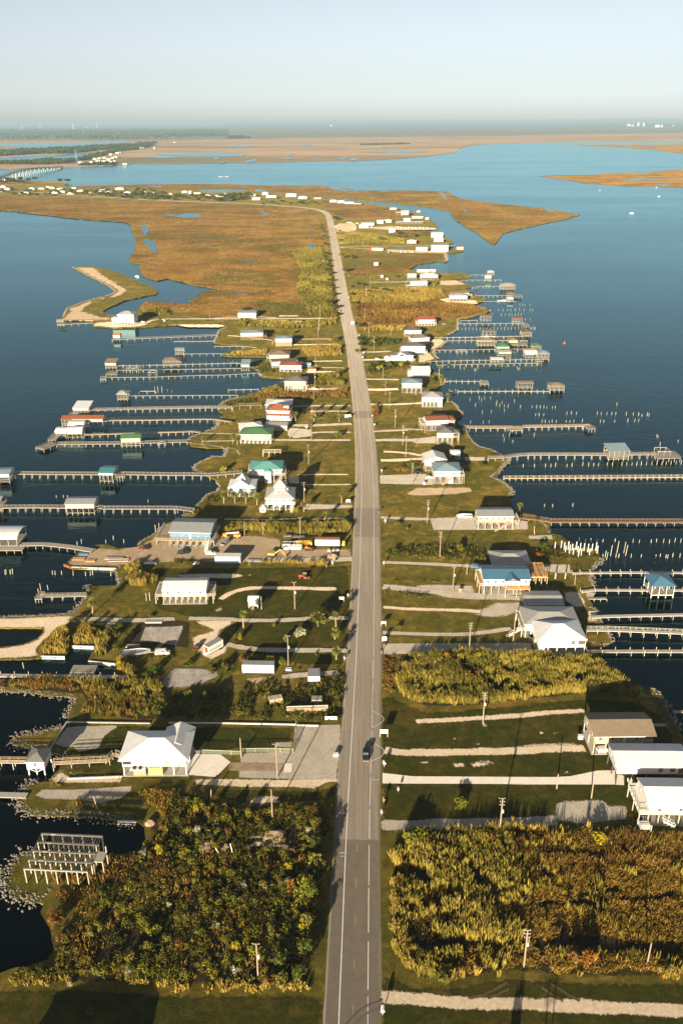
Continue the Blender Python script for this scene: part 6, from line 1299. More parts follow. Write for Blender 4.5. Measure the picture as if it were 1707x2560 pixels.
row(tD, (945,525,990,526,342,988,372,986,470,995,482,1000,500,980,868,975,880,988,892,985),2.0,'short leaning piling near the white roofed lift','leaning pilings near the white lift', .25)
g = 'bare pilings standing beyond the tan shelter pier'
row(tH, (182,522,225,524,258,524,292,526,320,528,372,528,398,526,215,596,248,598,290,596,508,586,548,584,596,584,790,588,828,588,880,588,925,588,962,588,1060,592,1126,590,1175,594,1206,602,1256,596,1270,602,972,500,275,662,306,662,340,664,370,662,408,664,500,662,534,662,572,660,650,658,818,660,852,660,952,658,1074,654,1138,652,1174,652,1344,794,1356,802,1376,876,20,470,72,525,202,790),2.2,'bare piling standing in the open water beyond the tan shelter', g, .06)
g = 'tall thin pilings by the cream hipped house'
row(tG, (1425,480,1470,485,1416,505,1450,515,1492,515,1494,558,1222,510,1258,445,1282,465,1310,445,1365,445,1526,520,1172,455,1288,575,1370,570,1350,668,1295,672,1175,672,1480,792,1490,840,1540,792),2.6,'thin piling off the cream hipped house', g, .12, None, .26)
g = 'bare pilings between the arched pier and the white capped pier'
row(tL, (142,240,242,244,340,242,388,242,430,240,530,240,576,238,672,232,724,234,768,232,812,232,890,228,936,230,1020,228,1060,226,1108,228,1152,228,1192,226,1236,224,1286,224,1330,222,1374,222,1412,220,1456,220,1500,218,1548,218),2.3,'bare piling in the row beside the arched pier', g)
row(tL, (330,596,405,596,582,592,1520,20,48,20),1.8,'lone piling in the dark water before the palm yard','lone pilings before the palm yard', .1)
g = 'bare pilings off the white post field'
row(tL, (638,905,692,908,742,910,798,908,850,910,958,906,1120,914,1174,916,1280,916,1328,908,1388,916,1442,918,1490,910,1542,914,965,1045,992,1048,1102,1048,1318,1056,1360,1046,1412,1050,1424,1056,1472,1042,1535,1046,1190,1045,850,1048),2.0,'bare piling off the field of white posts', g)
for x, y, h_ in ((918,1032,5.5),(975,1004,6),(1036,1006,5.8),(1052,1030,5.6),(870,1045,3.5),(882,1068,4)): piling(tL(x, y)[0], h_, 'tall bare piling leaning near the white post field','tall pilings near the white post field', .06)
g = 'white posts of an unbuilt house'
for x, y in ((422,978),(478,970),(504,990),(516,1010),(540,980),(552,1008),(575,990),(584,1030),(610,978),(622,1012),(646,990),(656,1035),(630,1052),(682,985),(716,1000),(728,1035),(752,988),(798,1010),(788,985)):
    piling(tL(x, y)[0], random.uniform(3.8,4.6),'white painted post of an unbuilt house in the orange shrubs', g, .02, white_post, .42, LZ, 'foundation_post')
g = 'broken pilings left of the dirt yard wharf'
for x, y, h_ in ((50,1058,2.4),(60,1052,2.6),(95,1055,2.4),(115,1050,2.6),(470,1055,2),(495,1058,2.2),(552,1058,2.2),(655,1066,2.6),(765,1068,2.2),(808,1066,2.2),(828,1060,2.4),(990,1068,2.4),(1012,745,2.2),(945,780,2),(1105,775,2.2),(730,795,3.5),(692,820,3.5),(505,372,1.6),(568,370,1.6),(604,370,1.4),(1320,415,2)): piling(tI(x, y)[0], h_, 'broken greenish piling near the dirt yard wharf', g, .06)
for x, y in ((1388,680),(1420,665)): piling(tI(x, y)[0], 4.2,'tall mooring post at the corner of the dirt yard','mooring posts at the dirt yard corner', .02)
for x, y, h_ in ((1308,365,4),(1338,360,4)): piling(tM(x, y)[0], h_, 'short paired post beside the long white house','paired posts beside the long white house', .02, None, .4, LZ, 'yard_post')
for x, y, h_ in ((366,268,3.4),(432,265,2.4),(345,290,2)): piling(tM(x, y)[0], h_, 'tall pile beside the small railed pier','piles beside the small railed pier')
for x, y in ((427,238),(514,238)): piling(tP(x, y)[0], 3.0,'squat pale post on the shaded lawn behind the new deck','squat posts behind the new deck', .02, None, .7, LZ, 'yard_post')
piling(tU(868,290)[0], 4.5,'leaning grey post on the broken slab', None, -.12, None, .3, LZ, 'yard_post'); piling(tV(298,188)[0], 3.4,'pale leaning post at the thicket edge', None, .08, None, .3, LZ, 'yard_post'); piling(tV(485,665)[0], 4.2,'white leaning post in the thicket', None, -.1, white_post, .26, LZ, 'yard_post'); piling(tV(375,665)[0], 3.0,'short tilted post in the thicket', None, -.35, white_post, .2, LZ, 'yard_post'); piling(tQ(218,48)[0], 3.0,'lone thin piling before the tall pile pier', None, -.06)
# ------------------------------------------------------------------ bare timber house frame over the rubble
frame_m = wood('frame_grey',(0.20,0.19,0.165)); A, B = G(tU(245,948)[0], LZ), G(tU(800,975)[0], LZ); A.z = B.z = LZ; w = (B - A).length; rz = math.atan2(B.y - A.y, B.x - A.x); d = 12.5; z = 4.6
t = empty('house_frame', A, rz); tag(t, 'bare grey timber floor frame on posts above the rubble shore','house frame')
for i in range(7):
    for j in range(5): post(t, w * i / 6, d * j / 4,-1.2, z, .3, pile_m)
for j in range(5): MB().box(-.2, w + .2, d * j / 4 - .18, d * j / 4 + .18, z, z + .42).obj('girder', frame_m, t)
for i in range(26):
    x = w * i / 25
    if 3 < i < 6: continue
    part_scaled('joist', cached('joist', lambda: MB().box(-.045,.045,0,1,0,.16).mesh('joist', frame_m)), t, (x, -.2, z + .43),(1, d + .4,1))
MB().box(w - .5, w + 3.0,3.6,7.2, z - .1, z + .15).obj('porch_landing', deck_m, t)
for x, y in ((w + .3,3.7),(w + 2.9,3.7),(w + 2.9,7.1),(w + .3,7.1)): post(t, x, y, -1.0, z - .1 if y < 5 else z + 2.2,.26, pile_m)
# new timber deck without a house
A, B = G(tP(200,300)[0], LZ), G(tP(350,300)[0], LZ); A.z = B.z = LZ; w = (B - A).length; t = empty('timber_deck', A, math.atan2(B.y - A.y, B.x - A.x)); tag(t, 'unfinished fresh timber deck beside the blue roofed house','deck')
for i in range(4):
    for j in range(4): post(t, w * i / 3,11 * j / 3,-.1,4.0,.28, post_m)
for j in range(4): MB().box(-.2, w + .2,11 * j / 3 - .12,11 * j / 3 + .12,4.0,4.35).obj('girder', orange_wood, t)
for i in range(16): part_scaled('joist', cached('joist2', lambda: MB().box(-.07,.07,0,1,0,.3).mesh('joist', orange_wood)), t, (w * i / 15,-.3,4.36),(1,11.6,1))
MB().box(w * .42, w * .58,-.4,11.4,4.67,4.78).obj('walk_board', orange_wood, t)
b = MB(); rail_mb(b, [(0,0),(0,11),(w, 11),(w, 0)], z=4.67); b.obj('railing', orange_wood, t)
A = G(tF(738,755)[0], LZ); A.z = LZ; t = empty('timber_rack', A, .02); tag(t, 'pale open timber rack on the lawn behind the teal roof','timber rack')
for i in range(4):
    for j in range(3): post(t, 3.5 * i, 2.6 * j, -.1,2.6 + .1 * j, .26)
for j in range(3): MB().box(-.3,10.8,2.6 * j - .12,2.6 * j + .12,2.7,2.95).obj('beam', post_m, t)
# ------------------------------------------------------------------ utility poles
PG = 'utility poles along the right verge'
for t_, x, y, hh, ar, can, lb in ((t3,472,600,12.5,3, True, 0),(t3,1317,585,7.5,0, False, 1),(tW, 1312,500,12.5,3, True, 0),(tS, 1163,527,12.5,3, True, 0),(tO, 1040,880,12.5,3, False, 2),(tO, 895,350,12.8,2, True, 0),(tO, 1020,200,5.5,0, False, 1),(tK, 780,1040,13,3, False, 2),(tK, 668,740,12.8,3, True, 0),(tK, 536,388,12.5,3, False, 2),(tK, 478,150,13,2, False, 2),(tG, 545,866,13,3, True, 0),(tG, 475,708,13,3, True, 0),(tG, 422,532,12.5,2, False, 2),(tG, 387,402,12,1, False, 2),(tG, 362,250,9,1, False, 2),(tC, 278,886,13,2, True, 0),(tC, 232,742,13,1, False, 2),(tC, 195,612,13,2, False, 2),(tC, 205,386,14,1, True, 0),(tC, 240,300,14,1, False, 2),(tC, 287,420,9,0, False, 1),(tC, 435,746,8,0, False, 1),(te, 890,150,13,1, False, 2),(te, 800,130,13,1, False, 2),(tX, 440,112,5.6,0, False, 1),(tX, 748,202,9.0,0, False, 1),(tP, 600,290,6.0,0, False, 1),(tO, 1432,800,11.0,0, False, 1)):
    utility_pole(['timber utility pole with crossarms and grey transformer right of the road','bare timber post without crossarms right of the road','timber utility pole with crossarms and no transformer right of the road'][lb], t_(x, y)[0], hh, ar, can, 0, PG + ('' if lb == 0 else ' (bare)' if lb == 1 else ' (no transformer)'))
PG = 'utility poles on the lots left of the road'
for t_, x, y, hh, ar, can, lb in ((t2,208,672,11.5,1, True, 0),(tV, 822,352,10.5,0, False, 1),(tR, 865,966,13,1, False, 2),(tR, 558,802,8.0,0, False, 1),(tN, 957,902,13.3,1, True, 0),(tN, 1013,418,12.8,1, True, 0),(tN, 730,420,6.2,0, False, 1),(tJ, 1057,742,9.5,1, False, 2),(tJ, 1092,452,10.8,1, True, 0),(tF, 1163,822,12,1, True, 0),(tF, 1190,606,11.5,1, False, 2),(tF, 988,580,6,0, False, 1),(tF, 1193,400,8.5,0, True, 0),(tB, 1135,895,8,0, False, 1),(tB, 1146,772,12,1, True, 0),(tB, 1155,602,14,1, False, 2),(tB, 1177,306,9,1, False, 2),(tB, 1186,245,13,1, False, 2),(tB, 1195,132,13,1, False, 2),(tB, 167,135,7,0, False, 1),(tJ, 585,740,6.5,0, False, 1),(tJ, 742,735,6.5,0, False, 1),(te, 632,640,13,1, False, 2),(te, 625,730,12,1, False, 2)):
    utility_pole(['timber utility pole with grey transformer on the lots left of the road','bare timber post on the lots left of the road','timber utility pole with one crossarm on the lots left of the road'][lb], t_(x, y)[0], hh, ar, can, 0, PG + ('' if lb == 0 else ' (bare)' if lb == 1 else ' (no transformer)'))
# wires strung along the right row
wire_m = plain('wire',(0.05,0.05,0.05),.6)
rowp = [G(p, LZ) for p in (t3(472,600)[0], tW(1312,500)[0], tS(1163,527)[0], tO(1040,880)[0], tO(895,350)[0], tK(780,1040)[0], tK(668,740)[0], tK(536,388)[0], tG(545,866)[0], tG(475,708)[0])]
for a, b in zip(rowp, rowp[1:]):
    for dx, zz in ((-.9,13.2),(.6,13.2)):
        m = MB(); pts = [a.lerp(b, i / 8) + Vector((dx, .16, zz - LZ - 1.6 * (1 - (2 * i / 8 - 1) ** 2))) for i in range(9)]
        for p, q in zip(pts, pts[1:]): m.cyl(p, q, .016,.016,3, False)
        tag(m.obj('power_line', wire_m),'thin power line strung between the right verge poles','power line','power lines of the right verge')
# ------------------------------------------------------------------ mailboxes and signs at the verge
box_white = plain('box_white',(0.78,0.77,0.74),.5); box_dark = plain('box_dark',(0.03,0.03,0.035),.5)
def mailbox(label, p, mat=None, s=1.0, group='mailboxes along the road'):
    q = G(p, LZ); t = empty('mailbox',(q.x, q.y, LZ), random.uniform(-.2,.2)); tag(t, label, 'mailbox', group); t.scale = (s, s, s)
    MB().box(-.07,.07,-.07,.07,-.2,1.15).obj('post', post_m, t)
    MB().prism([(-.32,1.15),(.32,1.15),(.32,1.5),(.2,1.68),(0,1.74),(-.2,1.68),(-.32,1.5)], -.5,.5).obj('box', mat or box_white, t)
def board(label, p, w=2.0, h=1.3, legs=1.2, mat=None, group=None, rz=0.0, name='sign_board'):
    q = G(p, LZ); t = empty(name, (q.x, q.y, LZ), rz); tag(t, label, 'sign', group)
    for s in (-1,1): MB().box(s * (w / 2 - .08) - .06, s * (w / 2 - .08) + .06,-.06,.06,-.2, legs + h).obj('leg', white_post, t)
    MB().box(-w / 2, w / 2,-.12,-.065, legs, legs + h).obj('panel', mat or box_white, t)
for lb, p, m, s in (('white mailbox pair on posts by the gravel drive mouth', t2(1062,925)[0], None, 1.9),('white mailbox by the painted driveway mouth', tS(285,915)[0], None, 1.5),('orange mailbox in the shaded verge grass', tW(280,238)[0], plain('box_orange',(0.5,0.2,0.06),.6),1.3),('small pale mailbox at the shaded verge', tW(262,345)[0], None, 1.0),('white marker post on the lawn beside the concrete drive', tW(410,140)[0], None, .9),('white mailbox at the gravel lane below the shrubs', tO(282,122)[0], None, 1.7),('dark mailbox beside the wide shaded drive', tO(262,905)[0], box_dark, 1.7),('white mailbox on the grass by the aqua house drive', tK(262,295)[0], None, 1.8),('white mailbox at the concrete strip of the pink house', tK(295,745)[0], None, 2.0),('dark mailbox at the lawn edge opposite the cupola house', tK(240,650)[0], box_dark, 1.4),('white mailbox by the verge below the tan house lane', tC(180,922)[0], None, 2.0),('white mailbox at the lower gravel lane', tC(175,962)[0], None, 2.0),('white mailbox beside the marsh lot hedge', tC(45,400)[0], None, 1.8),('small white mailbox on the lawn edge by the hedge', tC(142,755)[0], None, 1.8),('white mailbox at the yard drive beside tall grass', tN(1332,48)[0], None, 1.8),('pale mailbox near the palm at the lower drive', tN(1435,860)[0], None, 1.2),('small pale mailbox by the live oak drive', tN(1465,320)[0], None, 1.2),('white mailbox on the left verge by the gravel lane', tB(1338,145)[0], None, 2.0),('white mailbox at the palm drive', tG(282,698)[0], None, 1.8),('small white mailbox on the verge by the bare soil', tG(265,612)[0], None, 1.4),('white box at the drive wall of the terracotta house', tF(1145,508)[0], None, 3.2)):
    mailbox(lb, p, m, .5 + .45 * s, None)
board('white sign board on two legs at the painted driveway mouth', tS(282,650)[0], 2.6,1.6,1.5); board('small white sign with dark stripe on two legs', tO(280,660)[0], 2.0,1.0,1.2); board('white sign with orange centre by the shaded drive', tO(287,800)[0], 1.7,1.8,.6); board('white sign beside a slim red marker pole', tN(1410,352)[0], 2.0,1.2,1.0); board('low white sign board at the cupola house drive', tJ(1468,472)[0], 2.2,1.4,.8); board('white twin sign by the palm lined drive', tF(1515,395)[0], 2.6,1.8,.8); board('second white sign of the pair by the palm lined drive', tF(1545,388)[0], 2.0,1.5,.8); board('low white sign above the crab trap stack', tR(1320,478)[0], 4.0,1.3,.3); board('white board facing the road beyond the hedge', tC(80,640)[0], 3.4,2.0,.8)
q = G(tR(1362,785)[0], LZ); t = empty('waste_bin',(q.x, q.y, LZ),.1); tag(t, 'white roadside bin casting a long shadow on the gravel yard','bin'); MB().box(-.8,.8,-.45,.45,.12,1.05).obj('body', box_white, t); MB().box(-.85,.85,-.5,.5,1.06,1.16).obj('lid', box_white, t)
for x in (-.6,.6): MB().cyl((x, -.3,.12),(x, .3,.12),.14,.14,8).obj('wheel', box_dark, t)
# ------------------------------------------------------------------ chain link fence and timber bulkheads
fm, ft, fb_, fo = nt('chain_link'); fb_.inputs['Base Color'].default_value = (0.36,0.42,0.32,1); tr = N(ft, 'ShaderNodeBsdfTransparent'); mx = N(ft, 'ShaderNodeMixShader')
ck = N(ft, 'ShaderNodeTexChecker'); ck.inputs['Scale'].default_value = 9.0; mp = N(ft, 'ShaderNodeMapping'); mp.inputs['Rotation'].default_value = (0.6,0.6,0.785); tcx = N(ft, 'ShaderNodeTexCoord'); ft.links.new(tcx.outputs['Object'], mp.inputs[0]); ft.links.new(mp.outputs[0], ck.inputs[0])
ft.links.new(math_(ft, 'MULTIPLY', ck.outputs['Fac'], .45), mx.inputs[0]); ft.links.new(tr.outputs[0], mx.inputs[1]); ft.links.new(fb_.outputs[0], mx.inputs[2]); ft.links.new(mx.outputs[0], fo.inputs[0])
galv = plain('galvanised',(0.52,0.56,0.48),.5)
def fence(label, px, h=1.5, step=3.0):
    P = [G(p, LZ) for p in px]; t = empty('chain_link_fence', P[0]); tag(t, label, 'fence'); o = P[0]
    for a, b in zip(P, P[1:]):
        L = (b - a).length; k = max(1, int(L / step)); top = MB().cyl(a - o + Vector((0,0, h)), b - o + Vector((0,0, h)),.05,.05,6); top.obj('top_rail', galv, t)
        for i in range(k + 1): q = a.lerp(b, i / k) - o; part_scaled('post', cached('fpost', lambda: MB().cyl((0,0,0),(0,0,1),.06,.06,6).mesh('post', galv)), t, q, (1,1, h + .1))
        for i in range(k): q0, q1 = a.lerp(b, i / k) - o, a.lerp(b, (i + 1) / k) - o; MB().add([q0 + Vector((0,0,.05)), q1 + Vector((0,0,.05)), q1 + Vector((0,0, h - .06)), q0 + Vector((0,0, h - .06))], [(0,1,2,3)]).obj('mesh_panel', fm, t)
fence('chain link fence along the lawn of the big white house', tR(150,768,240,764,390,770,555,776)); fence('chain link fence across the gravel yard', tR(570,752,780,750,1000,756)); fence('tall chain link fence running down to the bulkhead', tR(1000,752,1012,640,1024,520),1.8); fence('short fence return by the slim yard pole', tR(566,790,570,752))
def bulkhead(label, px, h=1.2, mat=None, z=LZ, step=1.6, cat='retaining wall'):
    P = [G(p, z) for p in px]; t = empty('bulkhead',(P[0].x, P[0].y, z)); tag(t, label, cat); o = P[0]
    for a, b in zip(P, P[1:]):
        L = (b - a).length; k = max(1, int(L / step)); d = (b - a).normalized(); an = math.atan2(d.y, d.x)
        for i in range(k): q = a.lerp(b, (i + .5) / k) - o; part_scaled('panel', cached(('bk',(mat or slab_m).name), lambda: MB().box(-.5,.5,-.12,.12,-1,0).box(-.46,.46,-.16,-.121,-.9,-.12).mesh('panel', mat or slab_m)), t, (q.x, q.y, .25),(L / k * .94,1, h), an)
        c0, c1 = a - o, b - o; MB().bar(c0 + Vector((0,0,.33)), c1 + Vector((0,0,.33)),.5,.16).obj('cap', mat or slab_m, t)
bulkhead('pale timber bulkhead along the back of the mown lawn', tR(-60,506,420,508,1020,520),.9, white_post); bulkhead('concrete sea wall around the pale concrete pad', tQ(440,775,600,520,800,524,1340,532),1.2); bulkhead('low white wall beside the gravel yard', tR(1030,525,1215,530),.8, white_post)
bulkhead('white concrete bulkhead below the left reed clump', tM(372,862,580,866),1.5, white_post); bulkhead('white concrete bulkhead behind the dark canal notch', tM(640,770,840,776),1.5, white_post); bulkhead('white concrete bulkhead below the tall reed clump', tM(790,905,1030,930),1.5, white_post)
bulkhead('pale block wharf wall of the dirt yard', tI(640,992,900,1000,1040,1004),1.7, slab_m); bulkhead('rusty steel wharf corner of the dirt yard', tI(570,968,640,992),1.6, plain('rust',(0.20,0.08,0.03),.9)); bulkhead('white block wall row at the thicket shore', tU(1050,408,1210,412),1.4, white_post)
bulkhead('timber sea wall of the sandy shore point', td(392,660,640,662,790,660),1.6, brown_wood); bulkhead('pale low wall behind the old slab', tU(600,28,1090,10),.6, white_post)
# ================================================================== VEHICLES
tyre_m = plain('tyre',(0.02,0.02,0.02),.9); rim_m = plain('rim',(0.35,0.35,0.36),.4); lamp_r = plain('tail_lamp',(0.35,0.02,0.015),.3); lamp_w = plain('head_lamp',(0.7,0.7,0.66),.2)
PAINT = {}
def paint(c, name):
    if name not in PAINT: PAINT[name] = plain('paint_' + name, c, .25,.06)
    return PAINT[name]
CARC = {'black': (0.012,0.013,0.016),'white': (0.75,0.75,0.73),'blue': (0.08,0.16,0.28),'red': (0.30,0.03,0.02),'grey': (0.22,0.23,0.24),'maroon': (0.12,0.02,0.02),'silver': (0.42,0.44,0.46)}
def wheels(t, xs, y, r=.36, w=.26):
    for x in xs:
        for s in (-1,1):
            def mk(): return MB().cyl((0,-.5,0),(0,.5,0),1,1,14).mesh('tyre', tyre_m)
            o = part_scaled('wheel', cached('tyre', mk), t, (x, s * (y - w / 2), r),(r, w, r))
            part_scaled('rim', cached('rim', lambda: MB().cyl((0,-.53,0),(0,.53,0),.58,.58,10).mesh('rim', rim_m)), o, (0,0,0),(1,1,1))
def car(label, p, heading, kind='suv', colr='white', z=LZ + .02, group=None):
    """heading: degrees clockwise from straight ahead"""
    q = G(p, z); t = empty({'suv': 'parked_car','pickup': 'pickup_truck','van': 'van','sedan': 'parked_car'}[kind], (q.x, q.y, z), R(90 - heading)); tag(t, label, {'suv': 'car','sedan': 'car','pickup': 'pickup','van': 'van'}[kind], group)
    pm = paint(CARC[colr], colr); L, Wd = {'suv': (4.9,1.95),'sedan': (4.7,1.82),'pickup': (5.7,2.0),'van': (5.6,2.05)}[kind]
    a, b = -L / 2, L / 2
    body = {'suv': [(a, .5),(a + .1,1.1),(b - 1.3,1.12),(b - .15,.95),(b, .75),(b, .4),(a, .4)], 'sedan': [(a, .5),(a + .05,.92),(a + .8,.98),(b - 1.4,.98),(b - .15,.8),(b, .62),(b, .35),(a, .35)],
            'pickup': [(a, .55),(a, 1.15),(b - 1.5,1.18),(b - .15,1.08),(b, .85),(b, .45),(a, .45)], 'van': [(a, .5),(a, 1.2),(b - .9,1.2),(b - .2,1.0),(b, .8),(b, .4),(a, .4)]}[kind]
    cab = {'suv': [(a + .12,1.1),(a + .35,1.72),(b - 2.1,1.75),(b - 1.35,1.12)], 'sedan': [(a + .75,.97),(a + 1.3,1.42),(b - 2.2,1.44),(b - 1.45,.98)], 'pickup': [(a + 2.1,1.16),(a + 2.35,1.85),(b - 2.1,1.87),(b - 1.4,1.18)], 'van': [(a + .02,1.19),(a + .1,2.0),(b - 1.6,2.05),(b - .95,1.2)]}[kind]
    MB().prism(body, -Wd / 2, Wd / 2).obj('body', pm, t)
    co = MB().prism([(x, z_ + .01) for x, z_ in cab], -Wd / 2 + .14, Wd / 2 - .14).obj('cabin', pm, t)
    # glass: side windows, windscreen, rear window
    (x0, z0),(x1, z1_),(x2, z2_),(x3, z3_) = cab; k = .16
    sw = [(x0 + (x1 - x0) * .35 + k, z0 + .13),(x1 + k, z1_ - .12),(x2 - k, z2_ - .12),(x3 - (x3 - x2) * .35 - k, z3_ + .12)]
    for s in (-1,1): MB().prism(sw, s * (Wd / 2 - .14) - .012, s * (Wd / 2 - .14) + .012).obj('side_window', glass_m, co)
    for (xa, za),(xb, zb), nm, s in (((x0, z0),(x1, z1_),'rear_window', -1),((x3, z3_),(x2, z2_),'windscreen', 1)):
        y = Wd / 2 - .26; o = .02 * s
        MB().add([(xa + (xb - xa) * .18 + o, -y, za + (zb - za) * .18 + .03),(xa + (xb - xa) * .18 + o, y, za + (zb - za) * .18 + .03),(xa + (xb - xa) * .88 + o, y, za + (zb - za) * .88 + .03),(xa + (xb - xa) * .88 + o, -y, za + (zb - za) * .88 + .03)], [(0,1,2,3)]).obj(nm, glass_m, co)
    wheels(t, (a + .95, b - .95), Wd / 2 + .02)
    for s in (-1,1):
        MB().box(a - .03, a - .002, s * (Wd / 2 - .3) - .14, s * (Wd / 2 - .3) + .14,.75,1.0 if kind != 'sedan' else .88).obj('tail_lamp', lamp_r, t); MB().box(b + .002, b + .03, s * (Wd / 2 - .35) - .2, s * (Wd / 2 - .35) + .2,.6,.74).obj('headlight', lamp_w, t)
    MB().box(a - .08, a - .004,-Wd / 2 + .05, Wd / 2 - .05,.42,.58).obj('bumper', tyre_m if kind != 'pickup' else rim_m, t)
    if kind == 'pickup': MB().box(a + .1, a + 1.95,-Wd / 2 + .15, Wd / 2 - .15,1.165,1.19).obj('bed_cover', tyre_m, t)
    return t
car('black pickup driving along the road with a long shadow', tS(122,822)[0], 2,'pickup','black', ZR + .01)
car('pale blue car driving further along the road', te(762,602)[0], -8,'suv','silver', ZR + .01)
car('small white car parked on the drive below the beige house', tB(1145,800)[0], 88,'suv','white'); car('white hatchback beside the shore point house', tA(1035,172)[0], 85,'sedan','white'); car('blue car on the lane past the shore point house', tA(1172,150)[0], 80,'suv','blue'); car('white van on the lane past the shore point house', tA(1246,160)[0], 10,'van','white')
car('black car parked in the dirt yard before the blue building', z5(345,512)[0], 88,'suv','black'); car('white car parked on the strip before the blue building', z5(770,520)[0], 90,'suv','white'); car('dark red car in shadow at the dirt yard slipway', tI(1285,832)[0], 100,'sedan','maroon'); car('white work van parked beside the aluminium skiffs', tM(1452,838)[0], 84,'van','white'); car('maroon car parked near the box trailer', tN(185,748)[0], 10,'sedan','maroon')
car('white car parked by the aqua house', tK(688,340)[0], 90,'sedan','white'); car('black car in the shade of the shrubs by the aqua house', tK(582,296)[0], 90,'sedan','black'); car('white car under the tan stilt house', tT(862,778)[0], 80,'suv','white'); car('grey blue car under the edge of the blue roof', tO(1110,142)[0], 120,'suv','blue'); car('black car parked in front of the white drive box', tF(1185,462)[0], 20,'suv','black')
car('red car beside the mint metal building', tC(792,305)[0], 85,'sedan','red'); car('red car under the rounded white roof', tC(850,225)[0], 85,'sedan','red'); car('white car beside the grey gable window house', tC(310,968)[0], 90,'suv','silver'); car('grey car on the strip before the red brown roofed house', tC(930,640)[0], 88,'sedan','grey')
for i, x in enumerate((655,795,822,850,895,925)): car('white work truck in the row of trucks at the marina lane', z3(x, 572)[0], 10 if i % 2 else -5,'van','white', group='trucks at the marina lane')
for i, (x, y) in enumerate(((80,295),(215,248),(245,250),(318,258),(285,315),(470,300))): car('white vehicle on the shell lot of the marina', z3(x, y)[0], 70,'van','white', group='vehicles on the marina lot')
def box_trailer(label, a, b, depth, h=3.6, mat='white', name='box_trailer', wheel=True, base=.9, cat='trailer', rmat=None):
    A, B = G(a, LZ), G(b, LZ); w = (B - A).length; t = empty(name, A, math.atan2(B.y - A.y, B.x - A.x)); tag(t, label, cat); wm = W[mat] if mat in W else MATS[mat]
    MB().box(0, w, 0, depth, base, h).obj('body', wm, t); MB().box(-.04, w + .04,-.04, depth + .04, h + .004, h + .1).obj('roof', rmat or RF['silver'], t); MB().box(.05, w - .05,.05, depth - .05, base - .3, base - .005).obj('chassis', dark_m, t)
    b_ = MB(); n = max(3, int(w / 1.2))
    for i in range(n + 1): x = w * i / n; b_.box(max(0, x - .04), min(w, x + .04),-.03,-.002, base + .05, h - .05)
    b_.obj('ribs', trim_m, t)
    if wheel:
        for x in (w * .8, w * .92):
            for y in (.2, depth - .2): part_scaled('wheel', cached('tyre', lambda: MB().cyl((0,-.5,0),(0,.5,0),1,1,14).mesh('tyre', tyre_m)), t, (x, y, .5),(.5,.3,.5))
    else: 
        for x in (.3, w - .3):
            for y in (.3, depth - .3): post(t, x, y, -.1, base - .31,.3, slab_m)
    return t
t = box_trailer('white lettered semi trailer parked askew on the shell yard', tN(282,822)[0], tN(405,752)[0], 2.6,4.0)
# lettering on the trailer side
A, B = G(tN(282,822)[0], LZ), G(tN(405,752)[0], LZ); w = (B - A).length
fc = bpy.data.curves.new('lettering','FONT'); fc.body = 'ROADWAY'; fc.size = 1.35; fc.extrude = .01; fo_ = bpy.data.objects.new('lettering', fc); col.objects.link(fo_)
dg = bpy.context.evaluated_depsgraph_get(); me = bpy.data.meshes.new_from_object(fo_.evaluated_get(dg)); bpy.data.objects.remove(fo_); me.materials.clear(); me.materials.append(plain('letter_grey',(0.10,0.11,0.10),.6))
o = link('lettering', me, t, (w * .09,-.06,1.75)); o.rotation_euler = (R(90),0,0); o.scale = (w * .82 / max(1, me.vertices and max(v.co.x for v in me.vertices)),) * 3
MB().box(-.05,-.004,.3,2.3,1.3,3.6).obj('end_opening', plain('trailer_inside',(0.16,0.05,0.03),.8), t); MB().box(-.9,-.06,.7,1.9,.6,1.2).obj('tow_frame', box_white, t)
box_trailer('long white box trailer among the yellow shrubs', tN(566,970)[0], tN(836,974)[0], 2.8,3.9, wheel=False, base=.5); box_trailer('small white enclosed trailer with grey roof in the shrubs', tR(1125,166)[0], tR(1226,164)[0], 5.0,3.0); box_trailer('white container with rusty roof in the machinery yard', z4(962,298)[0], z4(1366,302)[0], 3.0,3.4, wheel=False, base=.3, cat='container', rmat=RF['orange'], name='shipping_container'); box_trailer('pale blue grey container standing at the yard edge', z5(832,655)[0], z5(1216,660)[0], 4.0,3.4,'paleblue', wheel=False, base=.2, cat='container', name='shipping_container', rmat=RF['white'])
t = box_trailer('white semi trailer with red cab at the marina lane', z3(475,554)[0], z3(598,556)[0], 3.0,4.4); MB().box(-5.5,-.5,.2,2.8,.6,3.6).obj('cab', paint(CARC['red'], 'red'), t)
# red tractor
q = G(tN(1088,155)[0], LZ); t = empty('tractor', q, R(175)); tag(t, 'old red farm tractor with white canopy on the dark lawn','tractor'); rp = plain('tractor_red',(0.45,0.06,0.03),.5)
MB().box(.1,2.2,-.4,.4,.9,1.55).box(-1.2,.1,-.45,.45,.7,1.2).obj('body', rp, t); MB().box(2.2,2.25,-.35,.35,.95,1.5).obj('grille', dark_m, t)
MB().box(-1.3,.4,-.7,.7,2.5,2.6).obj('canopy', plain('faded_canopy',(0.62,0.36,0.28),.7), t); b = MB(); [b.box(x - .04, x + .04, y - .04, y + .04,1.0,2.49) for x in (-1.2,.3) for y in (-.6,.6)]; b.obj('canopy_post', dark_m, t); MB().box(-.9,-.4,-.3,.3,1.2,1.75).obj('seat', dark_m, t)
for x, r, y in ((-.7,.8,.85),(1.7,.45,.7)):
    for s in (-1,1): o = part_scaled('wheel', cached('tyre', lambda: None), t, (x, s * y, r),(r, .4, r)); part_scaled('rim', cached('rimr', lambda: MB().cyl((0,-.53,0),(0,.53,0),.6,.6,10).mesh('rim', rp)), o, (0,0,0),(1,1,1))
MB().box(-2.8,-1.3,-.9,.9,.35,.6).obj('mower_deck', plain('rust2',(0.25,0.11,0.05),.8), t)
